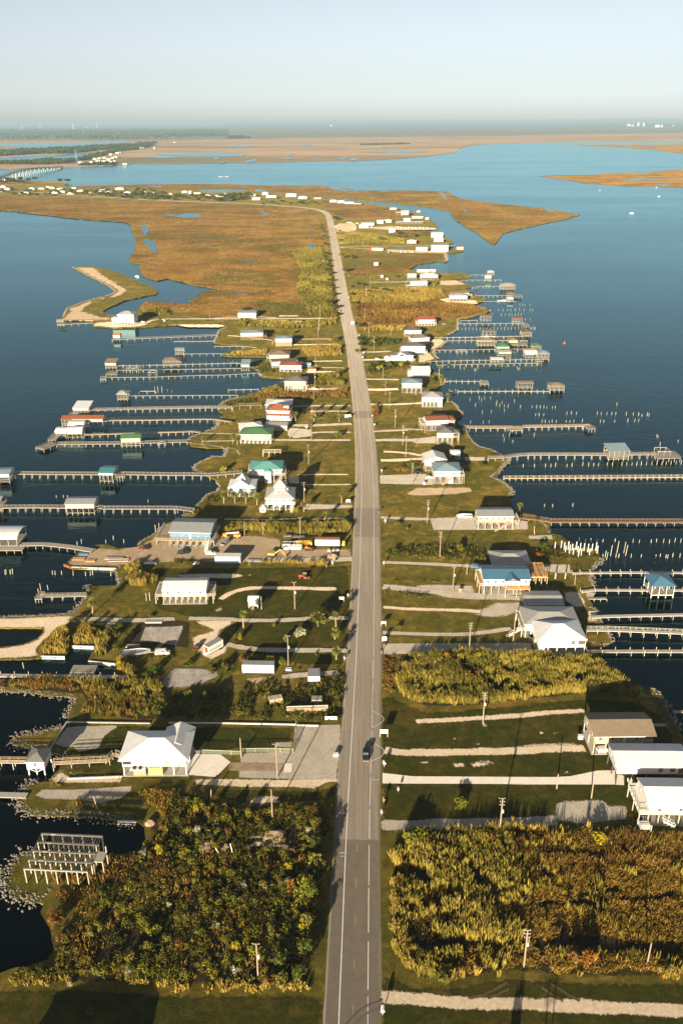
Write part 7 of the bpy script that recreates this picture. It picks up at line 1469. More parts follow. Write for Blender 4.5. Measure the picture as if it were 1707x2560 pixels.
# orange excavator
q = G(z4(265,460)[0], LZ); t = empty('excavator', q, R(-8)); tag(t, 'orange excavator with folded boom in the machinery yard','excavator'); op = plain('plant_orange',(0.55,0.25,0.05),.5)
for s in (-1,1): MB().prism([(-1.7,.2),(-1.4,0),(1.4,0),(1.7,.2),(1.7,.6),(1.4,.85),(-1.4,.85),(-1.7,.6)], s * 1.1 - .3, s * 1.1 + .3).obj('track', tyre_m, t)
MB().box(-2.0,1.4,-1.2,1.2,.95,2.0).obj('house', op, t); MB().box(.1,1.4,.2,1.15,2.01,3.0).obj('cab', glass_m, t); MB().bar((1.2,-.3,1.6),(4.2,-.3,4.0),.5,.6).obj('boom', op, t); MB().bar((4.1,-.3,3.9),(6.4,-.3,1.3),.4,.5).obj('arm', op, t); MB().prism([(6.0,.3),(6.9,.3),(7.0,1.2),(6.3,1.5)], -.8,.2).obj('bucket', plain('bucket_brown',(0.2,0.1,0.05),.8), t)
# scaffold like barge, crane boom, red tractor, loader, lumber
q = G(z4(420,365)[0], LZ); t = empty('work_barge', q, 0); tag(t, 'white work barge with railings on blocks in the yard','barge'); MB().prism([(0,1.6),(1.2,.4),(8.8,.4),(9.6,1.6)], 0,3.4).obj('hull', box_white, t); b = MB(); rail_mb(b, [(.2,.1),(9.3,.1),(9.3,3.3),(.2,3.3),(.2,.1)], 1.4,1.6); b.obj('railing', galv, t); MB().box(1,4,.8,2.6,1.61,2.6).obj('deckhouse', W['paleblue'], t)
for x in (1.5,5,8.2): MB().box(x - .3, x + .3,.3,3.1,0,.39).obj('keel_block', brown_wood, t)
q = G(z4(640,300)[0], LZ); t = empty('crane_boom', q, .02); tag(t, 'yellow orange lattice crane boom lying in the yard','crane boom'); b = MB(); yp = plain('plant_yellow',(0.6,0.36,0.05),.5)
for y in (0,1.2):
    for z in (1.2,2.4): b.bar((0, y, z),(7.2, y, z),.16)
for i in range(9): x = .8 * i; b.bar((x, 0,1.2),(x + .8,0,2.4),.1).bar((x, 1.2,2.4),(x + .8,1.2,1.2),.1)
b.obj('lattice', yp, t); MB().box(6.4,8.0,-.4,1.6,.2,2.2).obj('winch', yp, t); MB().box(.2,.7,0,1.2,0,1.15).obj('stand', brown_wood, t)
q = G(z4(800,365)[0], LZ); t = empty('tractor', q, 0); tag(t, 'small red and orange tractor behind the yard weeds','tractor'); MB().box(0,2.4,-.4,.4,.8,1.6).box(2.4,4.2,-.5,.5,.5,1.1).obj('body', rp, t); MB().box(.3,1.2,-.5,.5,1.61,2.1).obj('hood', op, t)
for x, r in ((.6,.6),(2.0,.6),(3.6,.7)):
    for s in (-1,1): part_scaled('wheel', cached('tyre', lambda: None), t, (x, s * .75, r),(r, .35, r))
q = G(z4(1432,290)[0], LZ); t = empty('loader', q, R(80)); tag(t, 'small yellow loader at the end of the rusty container','loader'); MB().box(-1.2,1.2,-.7,.7,.6,1.7).obj('body', yp, t); MB().box(-.6,.5,-.55,.55,1.71,2.6).obj('cab', yp, t); MB().prism([(1.6,.2),(2.3,.2),(2.2,.9),(1.6,1.0)], -.8,.8).obj('bucket', yp, t); MB().bar((.8,0,1.3),(1.7,0,.6),.3).obj('lift_arm', yp, t)
for x in (-.8,.8):
    for s in (-1,1): part_scaled('wheel', cached('tyre', lambda: None), t, (x, s * .75,.5),(.5,.3,.5))
for i, x in enumerate((1190,1270,1330)):
    q = G(z4(x, 380)[0], LZ); b = MB().prism([(-.75,0),(.75,0),(.62,1.1),(-.62,1.1)], -.6,.6); tag(b.obj('concrete_block', slab_m, None, q),'pale concrete block in the row before the rusty container','block','concrete blocks in the yard')
q = G(z4(1255,478)[0], LZ); bm = bmesh.new(); bmesh.ops.create_icosphere(bm, subdivisions=3, radius=1); [setattr(v, 'co', Vector((v.co.x * 2.8, v.co.y * 2.4, max(-.1, v.co.z) * (1.5 + .3 * math.sin(v.co.x * 5) * math.cos(v.co.y * 4))))) for v in bm.verts]; me = bpy.data.meshes.new('soil_heap'); bm.to_mesh(me); bm.free(); me.materials.append(dirt_m2 := ground_mat('heap_soil', [(0.3,(0.30,0.22,0.14)),(0.7,(0.42,0.32,0.22))], .6,2, [(0.3, G_(.7)),(.7, G_(1.2))])); tag(link('soil_heap', me, None, q),'pale soil heap by the yard drive','heap')
for nm, lb, p, sc, rz in (('soil_heap','pink brown rubble heap beside the white sand patch in the thicket', tV(840,520)[0], (1.2,1.0,1.1),.4),('soil_heap','small pale rubble heap in the thicket', tV(255,605)[0], (.9,.8,.7),1.2),('soil_heap','pale sand mound at the thicket shore', tU(1340,425)[0], (.55,.5,.8),.3)):
    q = G(p, LZ); o = link(nm, me, None, q, rz); o.scale = sc; tag(o, lb, 'heap')
for x0, x1, y, lb in ((450,590,170,'first'),(600,800,185,'second')):
    A, B = G(z4(x0, y)[0], LZ), G(z4(x1, y)[0], LZ); t = empty('metal_sheets', A, 0); tag(t, 'stack of %s metal roofing sheets on trestles in the yard' % ('short' if lb == 'first' else 'long'),'metal sheets'); L = (B - A).length
    for k in range(3): MB().box(.1 * k, L - .15 * k, .1 * k, 2.2 - .1 * k, .8 + .1 * k, .87 + .1 * k).obj('sheet', RF['silver'], t)
    for x in (.4, L - .4): MB().box(x - .1, x + .1,0,2.2,0,.79).obj('trestle', brown_wood, t)
# boom lift, grey tow truck
q = G(z5(945,262)[0], LZ); t = empty('boom_lift', q, R(-3)); tag(t, 'orange boom lift with pale boom behind the yard','boom lift'); MB().box(0,2.2,-.8,.8,.6,2.2).obj('basket', op, t); MB().box(5.6,9,-.9,.9,.6,1.9).obj('body', op, t); MB().bar((1.6,0,2.2),(8.2,0,2.9),.5,.5).obj('boom', box_white, t)
for x in (.7,6.2,8.4):
    for s in (-1,1): part_scaled('wheel', cached('tyre', lambda: None), t, (x, s * .95,.5),(.5,.3,.5))
car('grey truck parked beside the blue building', z5(985,360)[0], 25,'pickup','grey')
# lumber and junk on the wharf
for i, (t_, x0, x1, y, c, n) in enumerate(((tI, 640,760,930, brown_wood, 5),(tI, 760,850,945, orange_wood, 4),(tI, 930,1100,925, deck_m, 6),(tI, 960,1150,945, newdeck_m, 5),(tI, 700,790,885, W['blue'], 5),(tI, 1280,1400,965, box_white, 4),(z5,480,600,668, box_white, 4),(z5,1310,1530,632, RF['silver'], 5),(tM, 1115,1250,780, deck_m, 4),(tM, 1290,1450,565, slab_m, 4),(tM, 900,1050,590, deck_m, 4),(tN, 930,990,945, box_white, 4))):
    A, B = G(t_(x0, y)[0], LZ), G(t_(x1, y)[0], LZ); t = empty('lumber_stack', A, random.uniform(-.05,.05)); L = (B - A).length
    tag(t, ['brown plank stack at the wharf edge','orange timber stack on the wharf','long grey plank stack on the wharf','tan plank stack behind the wharf wall','blue pallet stack on the wharf','white pallet stack at the yard bushes','white board stack beside the blue grey container','silver pipe stack beside the tall yard grass','grey plank stack behind the skiffs','pale beam stack by the gravel lane','dark plank stack in the shaded lot','white debris stack under the yellow shrubs'][i], 'lumber')
    for k in range(n): MB().box(random.uniform(0,.3), L - random.uniform(0,.4),.5 * k, .5 * k + .42,0,.25 + .25 * random.random()).obj('board', c, t)
# crab trap stacks and crates in the shrubs
wire_y = plain('trap_tan',(0.55,0.42,0.27),.8)
A, B = G(tR(945,420)[0], LZ), G(tR(1295,408)[0], LZ); t = empty('crab_trap_stack', A, math.atan2((B - A).y, (B - A).x)); tag(t, 'long pale stack of crab traps in the roadside shrubs','crab traps'); L = (B - A).length
for i in range(int(L / .95)):
    for k in range(3):
        o = link('crab_trap', cached('trap', lambda: MB().box(0,.82,0,.75,0,.05).box(0,.82,0,.75,.55,.6).box(0,.06,0,.06,.05,.55).box(.76,.82,0,.06,.05,.55).box(0,.06,.69,.75,.05,.55).box(.76,.82,.69,.75,.05,.55).box(.05,.77,.3,.45,.2,.4).box(.38,.44,0,.05,.05,.55).mesh('crab_trap', wire_y)), t, (i * .95 + random.uniform(-.05,.05), k % 2 * .05, k * .62), random.uniform(-.06,.06))
MB().box(-.1, L, .9,1.0,0,2.2).obj('back_board', deck_m, t)
for p, lb, sx, sy in ((tR(800,345),'pale crate of traps tilted in the shrubs', 4.6,2.2),(tR(1155,345),'grey frame rack behind the crab trap stack', 3.6,2.4)):
    q = G(p[0], LZ); t = empty('crate', q, .25 if sx > 4 else 0); tag(t, lb, 'crate')
    for k in range(5): MB().box(0, sx, -.03,.05,.1 + .36 * k, .38 + .36 * k).obj('slat', post_m if sx > 4 else deck_m, t)
    for k in range(6): MB().box(sx * k / 6, sx * k / 6 + sx / 7,0.06, sy, 1.9,1.98).obj('top_slat', post_m if sx > 4 else deck_m, t)
    for x in (0, sx - .12): MB().box(x, x + .12, sy, sy + .1,0,1.9).obj('post', post_m, t)
# tank, small sheds and huts beside houses
q = G(tK(940,172)[0], LZ); t = empty('water_tank', q); tag(t, 'round blue water tank beside the white gable house','tank'); MB().cyl((0,0,0),(0,0,2.6),1.6,1.6,18).obj('barrel', plain('tank_blue',(0.06,0.25,0.38),.5), t); MB().cyl((0,0,2.6),(0,0,3.0),1.62,.3,18).obj('lid', plain('tank_lid',(0.1,0.3,0.42),.5), t)
house('shed','white raised shed behind the blue tank', *pr(tK, 872,160,958,160),4.5,1.6,2.2,'gx', .4,.2,'white','white',(3,2),(0,0), False, None, None, None, cat='shed', slab=False); house('pump_shed','tiny white shed with pointed roof beside the cupola house', *pr(tJ, 716,548,766,550),4.0,.05,2.4,'pyr', 1.6,.3,'white','palegrey',(2,2),(1,0), False, None, None, None, cat='shed')
for p, lb in ((tK(640,395),'white utility box on the gravel lot'),(tF(1220 - 1000 + 1000,380),'white utility box by the palms'),(tT(650,665),'small white pump box on the sandy lawn'),(tO(960,355),'orange marker box by the pole')):
    q = G(p[0], LZ); t = empty('utility_box', q); tag(t, lb, 'utility box'); MB().box(-.7,.7,-.5,.5,.1,1.3).obj('body', box_white if 'white' in lb else op, t); MB().box(-.8,.8,-.6,.6,1.31,1.4).obj('lid', box_white, t); MB().box(-.85,.85,-.65,.65,-.05,.09).obj('base', slab_m, t)
# ------------------------------------------------------------------ boats
def boat(label, p, L=7.0, heading=90, z=0.0, cabin=True, colr='white', wake=False, group=None, name='motor_boat', trailer=False):
    q = G(p, z); t = empty(name, (q.x, q.y, z), R(90 - heading)); tag(t, label, 'boat', group); b = MB(); n = 6; zb = .55 if trailer else 0
    rows = []
    for i in range(n + 1):
        u = i / n; wdt = L * .16 * (1 - max(0,(u - .45) / .55) ** 2.2) + .02; sh = .9 + .35 * u
        rows += [(L * (u - .5),-wdt, sh + zb),(L * (u - .5),-wdt * .7,-.15 + .25 * max(0, u - .6) + zb),(L * (u - .5), wdt * .7,-.15 + .25 * max(0, u - .6) + zb),(L * (u - .5), wdt, sh + zb)]
    f = [(4 * i + j, 4 * i + j + 1,4 * i + j + 5,4 * i + j + 4) for i in range(n) for j in range(3)] + [(0,3,2,1)]
    b.add(rows, f); b.obj('hull', box_white if colr == 'white' else RF['silver'], t)
    b = MB().add([(r[0], r[1] * .92,.75 + zb) for r in rows if True][0::4] + [(r[0], r[1] * .92,.75 + zb) for r in rows][3::4], [(i, i + 1, n + 2 + i, n + 1 + i) for i in range(n)]); b.obj('deck', W['grey'], t)
    if cabin: c = MB().prism([(-L * .18,.76 + zb),(L * .16,.76 + zb),(L * .08,1.9 + zb),(-L * .18,2.0 + zb)], -L * .1, L * .1).obj('cabin', box_white, t); MB().box(-L * .1, L * .04,-L * .103, L * .103,1.35 + zb, 1.7 + zb).obj('cabin_window', glass_m, c)
    MB().box(-L * .5 - .4,-L * .5 - .02,-.25,.25,.3 + zb, 1.3 + zb).obj('outboard', dark_m, t)
    if trailer: MB().box(-L * .4, L * .6,-.08,.08,.3,.4).box(-L * .3,-L * .2,-.9,.9,.3,.4).obj('trailer', galv, t); part_scaled('wheel', cached('tyre', lambda: None), t, (-L * .25,-1.0,.35),(.35,.25,.35)); part_scaled('wheel', cached('tyre', lambda: None), t, (-L * .25,1.0,.35),(.35,.25,.35))
    return t
boat('white cruiser moored beside the red roofed boathouse', tD(735,350)[0], 13,-90); boat('white boat lifted under the tan boathouse roof', tD(590,690)[0], 14,90,1.3); boat('small white skiff on the cove behind the sand spit', td(945,364)[0], 9,140)
boat('small white boat on a trailer on the parking slab', tK(998,692)[0], 8,-90, LZ, False, trailer=True); boat('aluminium skiff lying beside the work van', tM(1215,842)[0], 11,80, LZ, False, 'silver', trailer=True); boat('white motor boat cutting across the bay', tc(1212,697)[0], 9,115); boat('white fishing boat out on the bay near the marsh island', tc(1400,582)[0], 10,60); boat('tiny boat near the marsh island shore', tc(1384,520)[0], 8,60); boat('far white boat under the opposite shore', tc(28,270)[0], 13,40); boat('pale work boat by the marsh island', tc(995,540)[0], 6,40)
for x in (1520,1560): boat('white tow boat on the far channel', ta(x, 445)[0], 18,60, group='tow boats on the far channel')
for i in range(9): boat('white boat moored in the marina slips', z3(755 + 40 * i, 305 + (i % 3) * 3)[0], 10,5 if i % 2 else -5, LZ, True, 'white', False, 'boats in the marina')
boat('shrimp boat with raised outriggers at the marina point', z3(1140,318)[0], 16,80)
q = G(f_ := tf(750,824)[0], 0); t = empty('buoy', q); tag(t, 'small red orange buoy on the open bay','buoy'); MB().cyl((0,0,-.3),(0,0,1.2),.9,.9,12).obj('float', plain('buoy_red',(0.6,0.10,0.04),.5), t); MB().cyl((0,0,1.2),(0,0,2.8),.25,.1,8).obj('topmark', plain('buoy_top',(0.6,0.10,0.04),.5), t)
# ================================================================== ROCK BANKS
riprap('rubble tip around the bare timber house frame', tU(1300 - 1000,700,200,705,130,760,110,830,70,920,50,1000)+t1(80,85,170,130,290,130,350,80),9.0,.8, True, .9)
riprap('pale rubble bank below the broken concrete slab', tU(330,62,210,100,215,180,185,240,215,300,320,330,480,335,650,330,860,345,1050,385,1210,400),7.5,.72, True, .9)
riprap('rubble spur beside the pale concrete pad', tQ(600,815,520,780,440,765,350,755,250,730,130,700,140,665,210,635,340,620,480,600,560,570),7.5,.72, True, .9)
riprap('rubble rim of the little lawn below the big white house', tQ(460,1035,560,970,700,1010,900,1005,1090,1020),2.5,.6)
riprap('loose rubble along the brown reed peninsula', tQ(-200,200,0,215,60,235,200,240,330,255,440,275,560,280,690,300,650,370,620,440,600,480),5.5,.8, True, .9)
riprap('rubble rim of the sand spit', tM(-200,520,0,516,200,512,450,502,600,492,690,452,720,402,780,325,810,270,780,232),5.0,.8, True, .9)
riprap('rubble toe of the lower sand spit', tM(-200,885,0,882,250,876,365,868),2.0,.7); riprap('rubble shore right of the wharf wall', tM(1065,60,1035,100,1055,150,1085,200,1060,222),3.5,.9, False, 1.2)
riprap('rubble bank beside the blue building', tI(1240,790,1300,742,1400,690,1440,640),2.5,.7); riprap('rocks below the row of palms', tJ(60,582,150,545,200,482,270,402,360,372,380,335,350,285),3.0,.9); riprap('pale boulder point by the yellow shrub', tJ(240,215,170,190,165,160,220,122,320,80,410,80,440,40,430,10),5.0,1.1, False, 1.3)
riprap('curved boulder wall behind the green roofed house', tF(520,740,500,700,440,680,250,655,80,640,45,615,65,580,130,552),4.0,1.1, False, 1.3); riprap('boulder corner at the bent tan pier', tF(200,520,290,500,325,460,320,420,360,390),4.0,1.1, False, 1.1); riprap('boulders under the raised brown walkway', tF(330,320,335,290,365,250,430,225,500,205),5.0,1.2)
riprap('stony shore below the cream and beige houses', tB(850,695,650,680,640,640,575,600,570,570,545,542),4.0,1.2); riprap('stones around the small grassy cape', tB(210,366,225,330,245,290,255,250,330,222),4.0,1.3); riprap('rock edge of the sandy shore spit', td(440,640,470,580,560,545,640,520,760,490,800,466,760,430,700,400,600,350,500,297),4.0,1.6)
riprap('rock edge of the marsh point', tC(1360,510,1190,568,1060,592,1050,690,960,742),4.0,1.4); riprap('rocks in front of the tall white houses', tC(950,800,900,842,835,872,835,920,870,962),5.0,1.4); riprap('rocks at the foot of the palms by the rope railed pier', tG(860,205,930,235,940,280,900,312),4.0,1.1); riprap('dark rocky corner behind the red roofed house', tG(1000,470,1040,500,1095,580,1080,612),4.0,1.1)
riprap('stone sea wall curving below the mint house', tG(1080,690,1130,722,1150,780,1200,850,1262,888,1380,920,1470,970,1525,1002),2.2,.8); riprap('pale boulder bank at the arched pier', tK(1395,175,1340,230,1290,290,1230,330,1340,385,1420,450,1400,500),5.0,1.0, False, 1.3); riprap('rocks at the foot of the red brown boardwalk', tL(270,705,330,760,370,830),3.5,.9)
riprap('rubble bank beside the white posts', tP(840,65,770,125,740,165,735,245,755,305),5.0,.9, False, 1.3); riprap('rubble bank between the plain pier and the rope railed pier', tP(720,500,790,520,810,600,820,660,900,740,925,790,850,835,720,810),4.5,.9, True, 1.1); riprap('grey rocks along the shaded shore of the tan house', tT(1290,230,1360,300,1420,400,1470,480,1530,590),5.0,1.2, True, .8); riprap('rock spur of the marina bend', z3(1290,575,1270,600,1290,640,1280,670),6.0,2.0)
# ================================================================== VEGETATION
# house, poles and tree standing just outside the bottom edge (their shadows reach into view)
sh = Vector((math.sin(R(17)), math.cos(R(17)),0))
A = G(t1(430,745)[0], LZ) - sh * 32; B = G(t1(1105,745)[0], LZ) - sh * 32; dd_ = (B - A).length
t = empty('stilt_house', A); tag(t, 'white stilt house with hipped roof on the lawn nearest the thicket','house')
MB().box(0, dd_, -11,0,3.2,6.4).obj('wall', W['white'], t); roof_mesh('hip', -.6, dd_ + .6,-11.6,.6,6.42,2.3).obj('roof', RF['white'], t); MB().box(-.05, dd_ + .05,-11.05,.05,2.85,3.19).obj('floor_beam', post_m, t)
for i in range(6):
    for j in range(3): post(t, .3 + (dd_ - .6) * i / 5,-.3 - 5.2 * j, -.1,2.84,.35)
for x in (.2,.5,.8): window(t, dd_ * x, -11.02,5.0,1.2,1.3,0)
for p, hh, cn in ((G(t3(470,640)[0], LZ) - sh * 55,12.5, True),(G(t3(640,830)[0], LZ) - sh * 50,12.0, False),(G(t3(700,620)[0], LZ) - sh * 62,13.0, False)):
    o = utility_pole('timber utility pole beside the near gravel drive',(853,2000), hh, 2, cn, 0,'utility poles by the near gravel drive'); o.location = p
q_ = G(t3(455,700)[0], LZ) - sh * 34; o = tree('slim cypress tree beside the near gravel drive',(853,2000),8.0,1.6,'dark'); o.location = (q_.x, q_.y, LZ)
big_reed = tW(440,500,620,470,1000,455,1568,440)+tX(300,440,900,455,1568,505,1950,520)+t3(1950,655,1568,678,1100,690,800,680,520,655,380,650,250,660,60,705)+t2(1568,705,1300,690,1170,590,1110,480,1090,260,1115,60)+tW(325,1050,340,720,420,640)
west_reed = tW(440,500,620,470,1000,455,1500,445)+tX(200,700)+t3(300,300,350,560,60,700)+t2(1568,705,1300,690,1170,590,1110,480,1090,260,1115,60)+tW(325,1050,340,720,420,640)
east_grass = tX(-200,520,900,500,1568,520,1950,530)+t3(1950,640,1568,650,900,640,400,560,300,300)
for px, w_ in ((t3(560,168,700,176,900,162),2.2),(t3(1110,152,1250,142,1500,116),2.4),(t3(520,450,760,430,960,432,1200,470,1568,480),3.6),(t3(-150,470,80,440,300,480),3.0),(tX(330,700,560,690,800,705,900,672),2.0),(tX(1000,682,1130,672),2.0),(tX(850,1015,1000,1028),3.0),(tW(700,535,900,525,1000,560),2.6),(tW(480,870,620,900,640,1000),5.0),(t2(1250,470,1568,440),2.5),(t3(700,230,760,380),3.0)):   # wet swales between the grass
    a_, b_ = strip_pts(resample(smooth([G(p, LZ) for p in px]),3.0), [w_ * random.uniform(.6,1.4) for _ in range(60)], LZ); EXCL.append(np.array([(p.x, p.y) for p in a_ + b_[::-1]]))
sheet('thicket_floor', big_reed, rough_m, LZ + .05, soft=3.0)
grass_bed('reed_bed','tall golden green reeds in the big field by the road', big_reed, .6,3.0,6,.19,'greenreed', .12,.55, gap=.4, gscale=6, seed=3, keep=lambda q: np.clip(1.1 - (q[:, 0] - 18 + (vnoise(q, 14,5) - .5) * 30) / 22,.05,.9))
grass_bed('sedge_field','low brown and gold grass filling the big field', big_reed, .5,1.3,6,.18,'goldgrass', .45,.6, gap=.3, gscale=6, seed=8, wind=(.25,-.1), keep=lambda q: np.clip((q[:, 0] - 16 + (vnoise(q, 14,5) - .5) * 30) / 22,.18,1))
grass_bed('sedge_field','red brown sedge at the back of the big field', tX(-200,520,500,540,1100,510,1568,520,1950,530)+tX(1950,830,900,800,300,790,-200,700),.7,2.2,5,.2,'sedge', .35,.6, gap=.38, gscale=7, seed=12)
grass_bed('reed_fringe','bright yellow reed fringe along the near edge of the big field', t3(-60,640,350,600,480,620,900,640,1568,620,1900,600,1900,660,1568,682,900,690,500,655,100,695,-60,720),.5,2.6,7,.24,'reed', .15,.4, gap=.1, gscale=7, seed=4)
grass_bed('reed_fringe','reed fringe at the back edge of the big field', tW(640,490,1000,470,1568,455)+tX(300,450,900,470,900,540,300,530)+tW(1568,520,640,540),.6,2.8,6,.24,'reed', .15,.4, gap=.28, gscale=6, seed=5)
grass_bed('reed_fringe','reed fringe at the road side of the big field', tW(330,700,420,660,470,800,430,1060)+t2(1230,60,1200,300,1260,520,1400,700,1200,640,1110,480,1085,260,1105,60),.5,2.8,6,.24,'reed', .15,.4, gap=.2, gscale=6, seed=6)
mid_reed = tO(410,905,600,900,800,880,1100,885,1568,920)+tP(0,905,400,925,700,935,860,985,915,1040)+tT(925,55,1000,105,1150,195,1180,240,900,255,735,280,600,280,360,310,0,335)+tS(1568,325,1200,365,900,388,620,378,470,330,410,240,385,150,400,0)
sheet('thicket_floor', mid_reed, rough_m, LZ + .05, soft=2.0)
grass_bed('reed_bed','golden reed bed between the two gravel drives', mid_reed, .62,3.0,6,.2,'greenreed', .14,.5, gap=.38, gscale=6, seed=21)
grass_bed('reed_fringe','golden reed fringe around the reed bed between the drives', tS(390,150,430,110,520,260,900,320,1568,250)+tT(300,230,700,200,735,280,360,310,0,335)+tS(1568,325,900,388,620,378,470,330,410,240),.6,2.8,6,.2,'reed', .14,.5, gap=.2, gscale=6, seed=25)
bush_bed('thicket','olive and orange brush inside the reed bed', mid_reed, 2.2,2.2,1.2,40,.24,'olive', .55,8,26)
grass_bed('reed_bed','greener reeds inside the golden reed bed', tS(430,60,700,20,1100,20,1300,60,1200,200,700,190,480,160) + [], .8,2.8,5,.24,'greenreed', .14,.5, gap=.35, gscale=8, seed=22)
grass_bed('verge_grass','rough brown grass strip beside the reed bed', tO(250,930,400,910)+tS(400,160,380,280,300,240,250,200,248,0),.6,.9,5,.2,'sedge', .3,.5, gap=.25, seed=23)
grass_bed('reed_bed','shaded shore reeds behind the tan house', tT(740,160,900,130,1150,200,1260,300,1200,340,760,270),.7,2.6,5,.24,'greenreed', .15,.5, gap=.2, seed=24)
# thicket bottom left
thick = tU(960,700,1240,690,1330,570,1330,440,1400,330,1400,150,1568,130)+tV(60,120,300,180,560,250,900,230,1250,225,1310,300,1330,420,1310,600,1280,900,1250,1023)+t2(660,0,640,200,600,480,570,740)+t1(1568,745,1200,735,800,712,480,715,0,725,-200,730,-200,680,0,650,200,610,350,565,400,440,420,340,560,300,620,200,500,130,420,90)
sheet('thicket_floor', thick, rough_m, LZ + .05, soft=2.0)
bush_bed('thicket','dense mixed thicket of weeds and low shrubs by the road', thick, 1.0,1.8,.8,30,.2,'thicket', .43,7,31)
bush_bed('thicket','rounder leafy shrubs standing above the thicket', thick, 3.2,2.5,1.4,70,.22,'lime', .44,9,33)
grass_bed('thicket_grass','brown dry grass between the thicket shrubs', thick, 1.0,1.3,5,.16,'goldgrass', .3,.6, gap=.5, gscale=9, seed=35)
grass_bed('thicket_grass','pale golden grass fringe along the near thicket edge', t1(-200,690,0,660,400,640,800,690,1100,700,1568,700)+t2(200,715,560,720,560,765,0,790)+t1(1200,775,800,720,480,735,0,740,-200,740),.55,1.5,6,.22,'reed', .25,.4, gap=.25, gscale=5, seed=36)
grass_bed('shore_grass','orange brown grass on the rubble tip', tU(330,900,560,960,800,980,1300,1000,1568,900,1568,560,1100,700,900,720,860,830,500,880) + [], .75,1.6,5,.24,'sedge', .3,.5, gap=.25, gscale=7, seed=37)
grass_bed('shore_grass','matted golden grass below the rubble tip', t1(370,80,560,60,830,70,900,160,760,250,620,290,560,240,440,160),.6,.9,6,.26,'goldgrass', .6,.5, gap=.15, gscale=6, seed=38)
grass_bed('shore_grass','grass on the bank below the broken slab', tU(420,80,1000,70,1180,60,1100,100,500,108) + [], .6,.9,5,.22,'sedge', .3,.4, gap=.3, gscale=5, seed=39)
grass_bed('shore_grass','orange grass at the foot of the broken slab', tU(440,215,720,225,900,255,1100,215,1180,260,1000,310,700,280,450,270),.6,1.1,5,.22,'sedge', .3,.4, gap=.3, gscale=5, seed=40)
grass_bed('shore_grass','golden weeds right of the broken slab', tU(1150,130,1400,110,1568,140,1568,400,1420,420,1300,300,1180,200),.7,1.4,5,.22,'goldgrass', .3,.4, gap=.3, gscale=5, seed=41)
for i, (p, h_, r) in enumerate(((tV(1170,620),6,2.2),(tV(1190,820),6.5,2.6),(tV(1180,930),6,2.2),(t2(560,120),6.5,2.6),(t2(560,330),5.5,2.2),(t2(540,520),6,2.4),(t2(500,690),5.5,2.2),(tV(1200,450),4.5,2.0))): tree('dark leafy tree on the road side margin of the thicket', p[0], h_, r, ['green','olive','dark'][i % 3], 'tree', .2, i % 4, group='margin trees of the thicket')
for i, p in enumerate((tM(660,570), tM(740,560), tM(820,600), tM(900,600), tM(980,650), tM(1070,620), tM(1130,700), tM(1190,1000), tM(1290,1040), tM(1380,1010), tN(300,960), tN(420,930), tN(100,900), tR(100,270), tR(260,300), tR(400,260), tJ(480,690), tJ(760,680), tJ(1330,690), tJ(1440,650))): shrub('dark green shrub in the shaded yards left of the road', p[0], random.uniform(2,4), random.uniform(1.4,2.6), ['dark','olive','green'][i % 3], i % 5,260,'shrubs of the shaded yards')
# shrubs that stand out of the thicket
q0 = scatter(thick, n=64, rag=3)
for i, p in enumerate(q0):
    kd, nm = [('lime','yellow green'),('olive','olive'),('yellow','golden'),('pale','pale flowering'),('brown','rust brown'),('lime','yellow green'),('olive','olive'),('green','dark green')][i % 8]
    o = shrub('%s shrub rising out of the roadside thicket' % nm, (853,2000), random.uniform(2.2,3.6), random.uniform(.9,1.9), kd, i % 5,260,'%s thicket shrubs' % nm); o.location = (p[0], p[1], LZ)
# reeds of the brown peninsula
pen = tQ(-200,150,0,150,300,130,700,125,1000,128,1150,140,1300,140,1450,200,1490,330,1430,490,1300,510,1050,480,720,440,760,330,720,270,560,262,400,245,200,225,0,205,-200,195)
sheet('thicket_floor', pen, rough_m, LZ + .05, soft=1.5)
grass_bed('reed_bed','orange brown reeds on the narrow peninsula', tQ(-200,150,0,150,300,130,700,125,760,330,720,270,560,262,400,245,200,225,0,205,-200,195),.6,1.9,6,.22,'sedge', .2,.5, gap=.2, gscale=6, seed=51)
grass_bed('reed_bed','yellow green reeds behind the narrow peninsula', tQ(640,160,800,130,1150,140,1300,140,1450,200,1490,330,1430,490,1300,510,1050,480,720,440,760,330),.75,2.3,6,.2,'greenreed', .2,.5, gap=.46, gscale=6, seed=52)
grass_bed('reed_bed','orange reeds mixed among the yellow green ones', tQ(640,160,900,140,1300,300,1400,490,1050,480,720,440,760,330),.7,1.9,5,.2,'sedge', .2,.5, gap=.42, gscale=6, seed=53)
bush_bed('thicket','green brush between the peninsula reeds', pen, 1.0,1.7,.9,28,.24,'olive', .5,7,54)
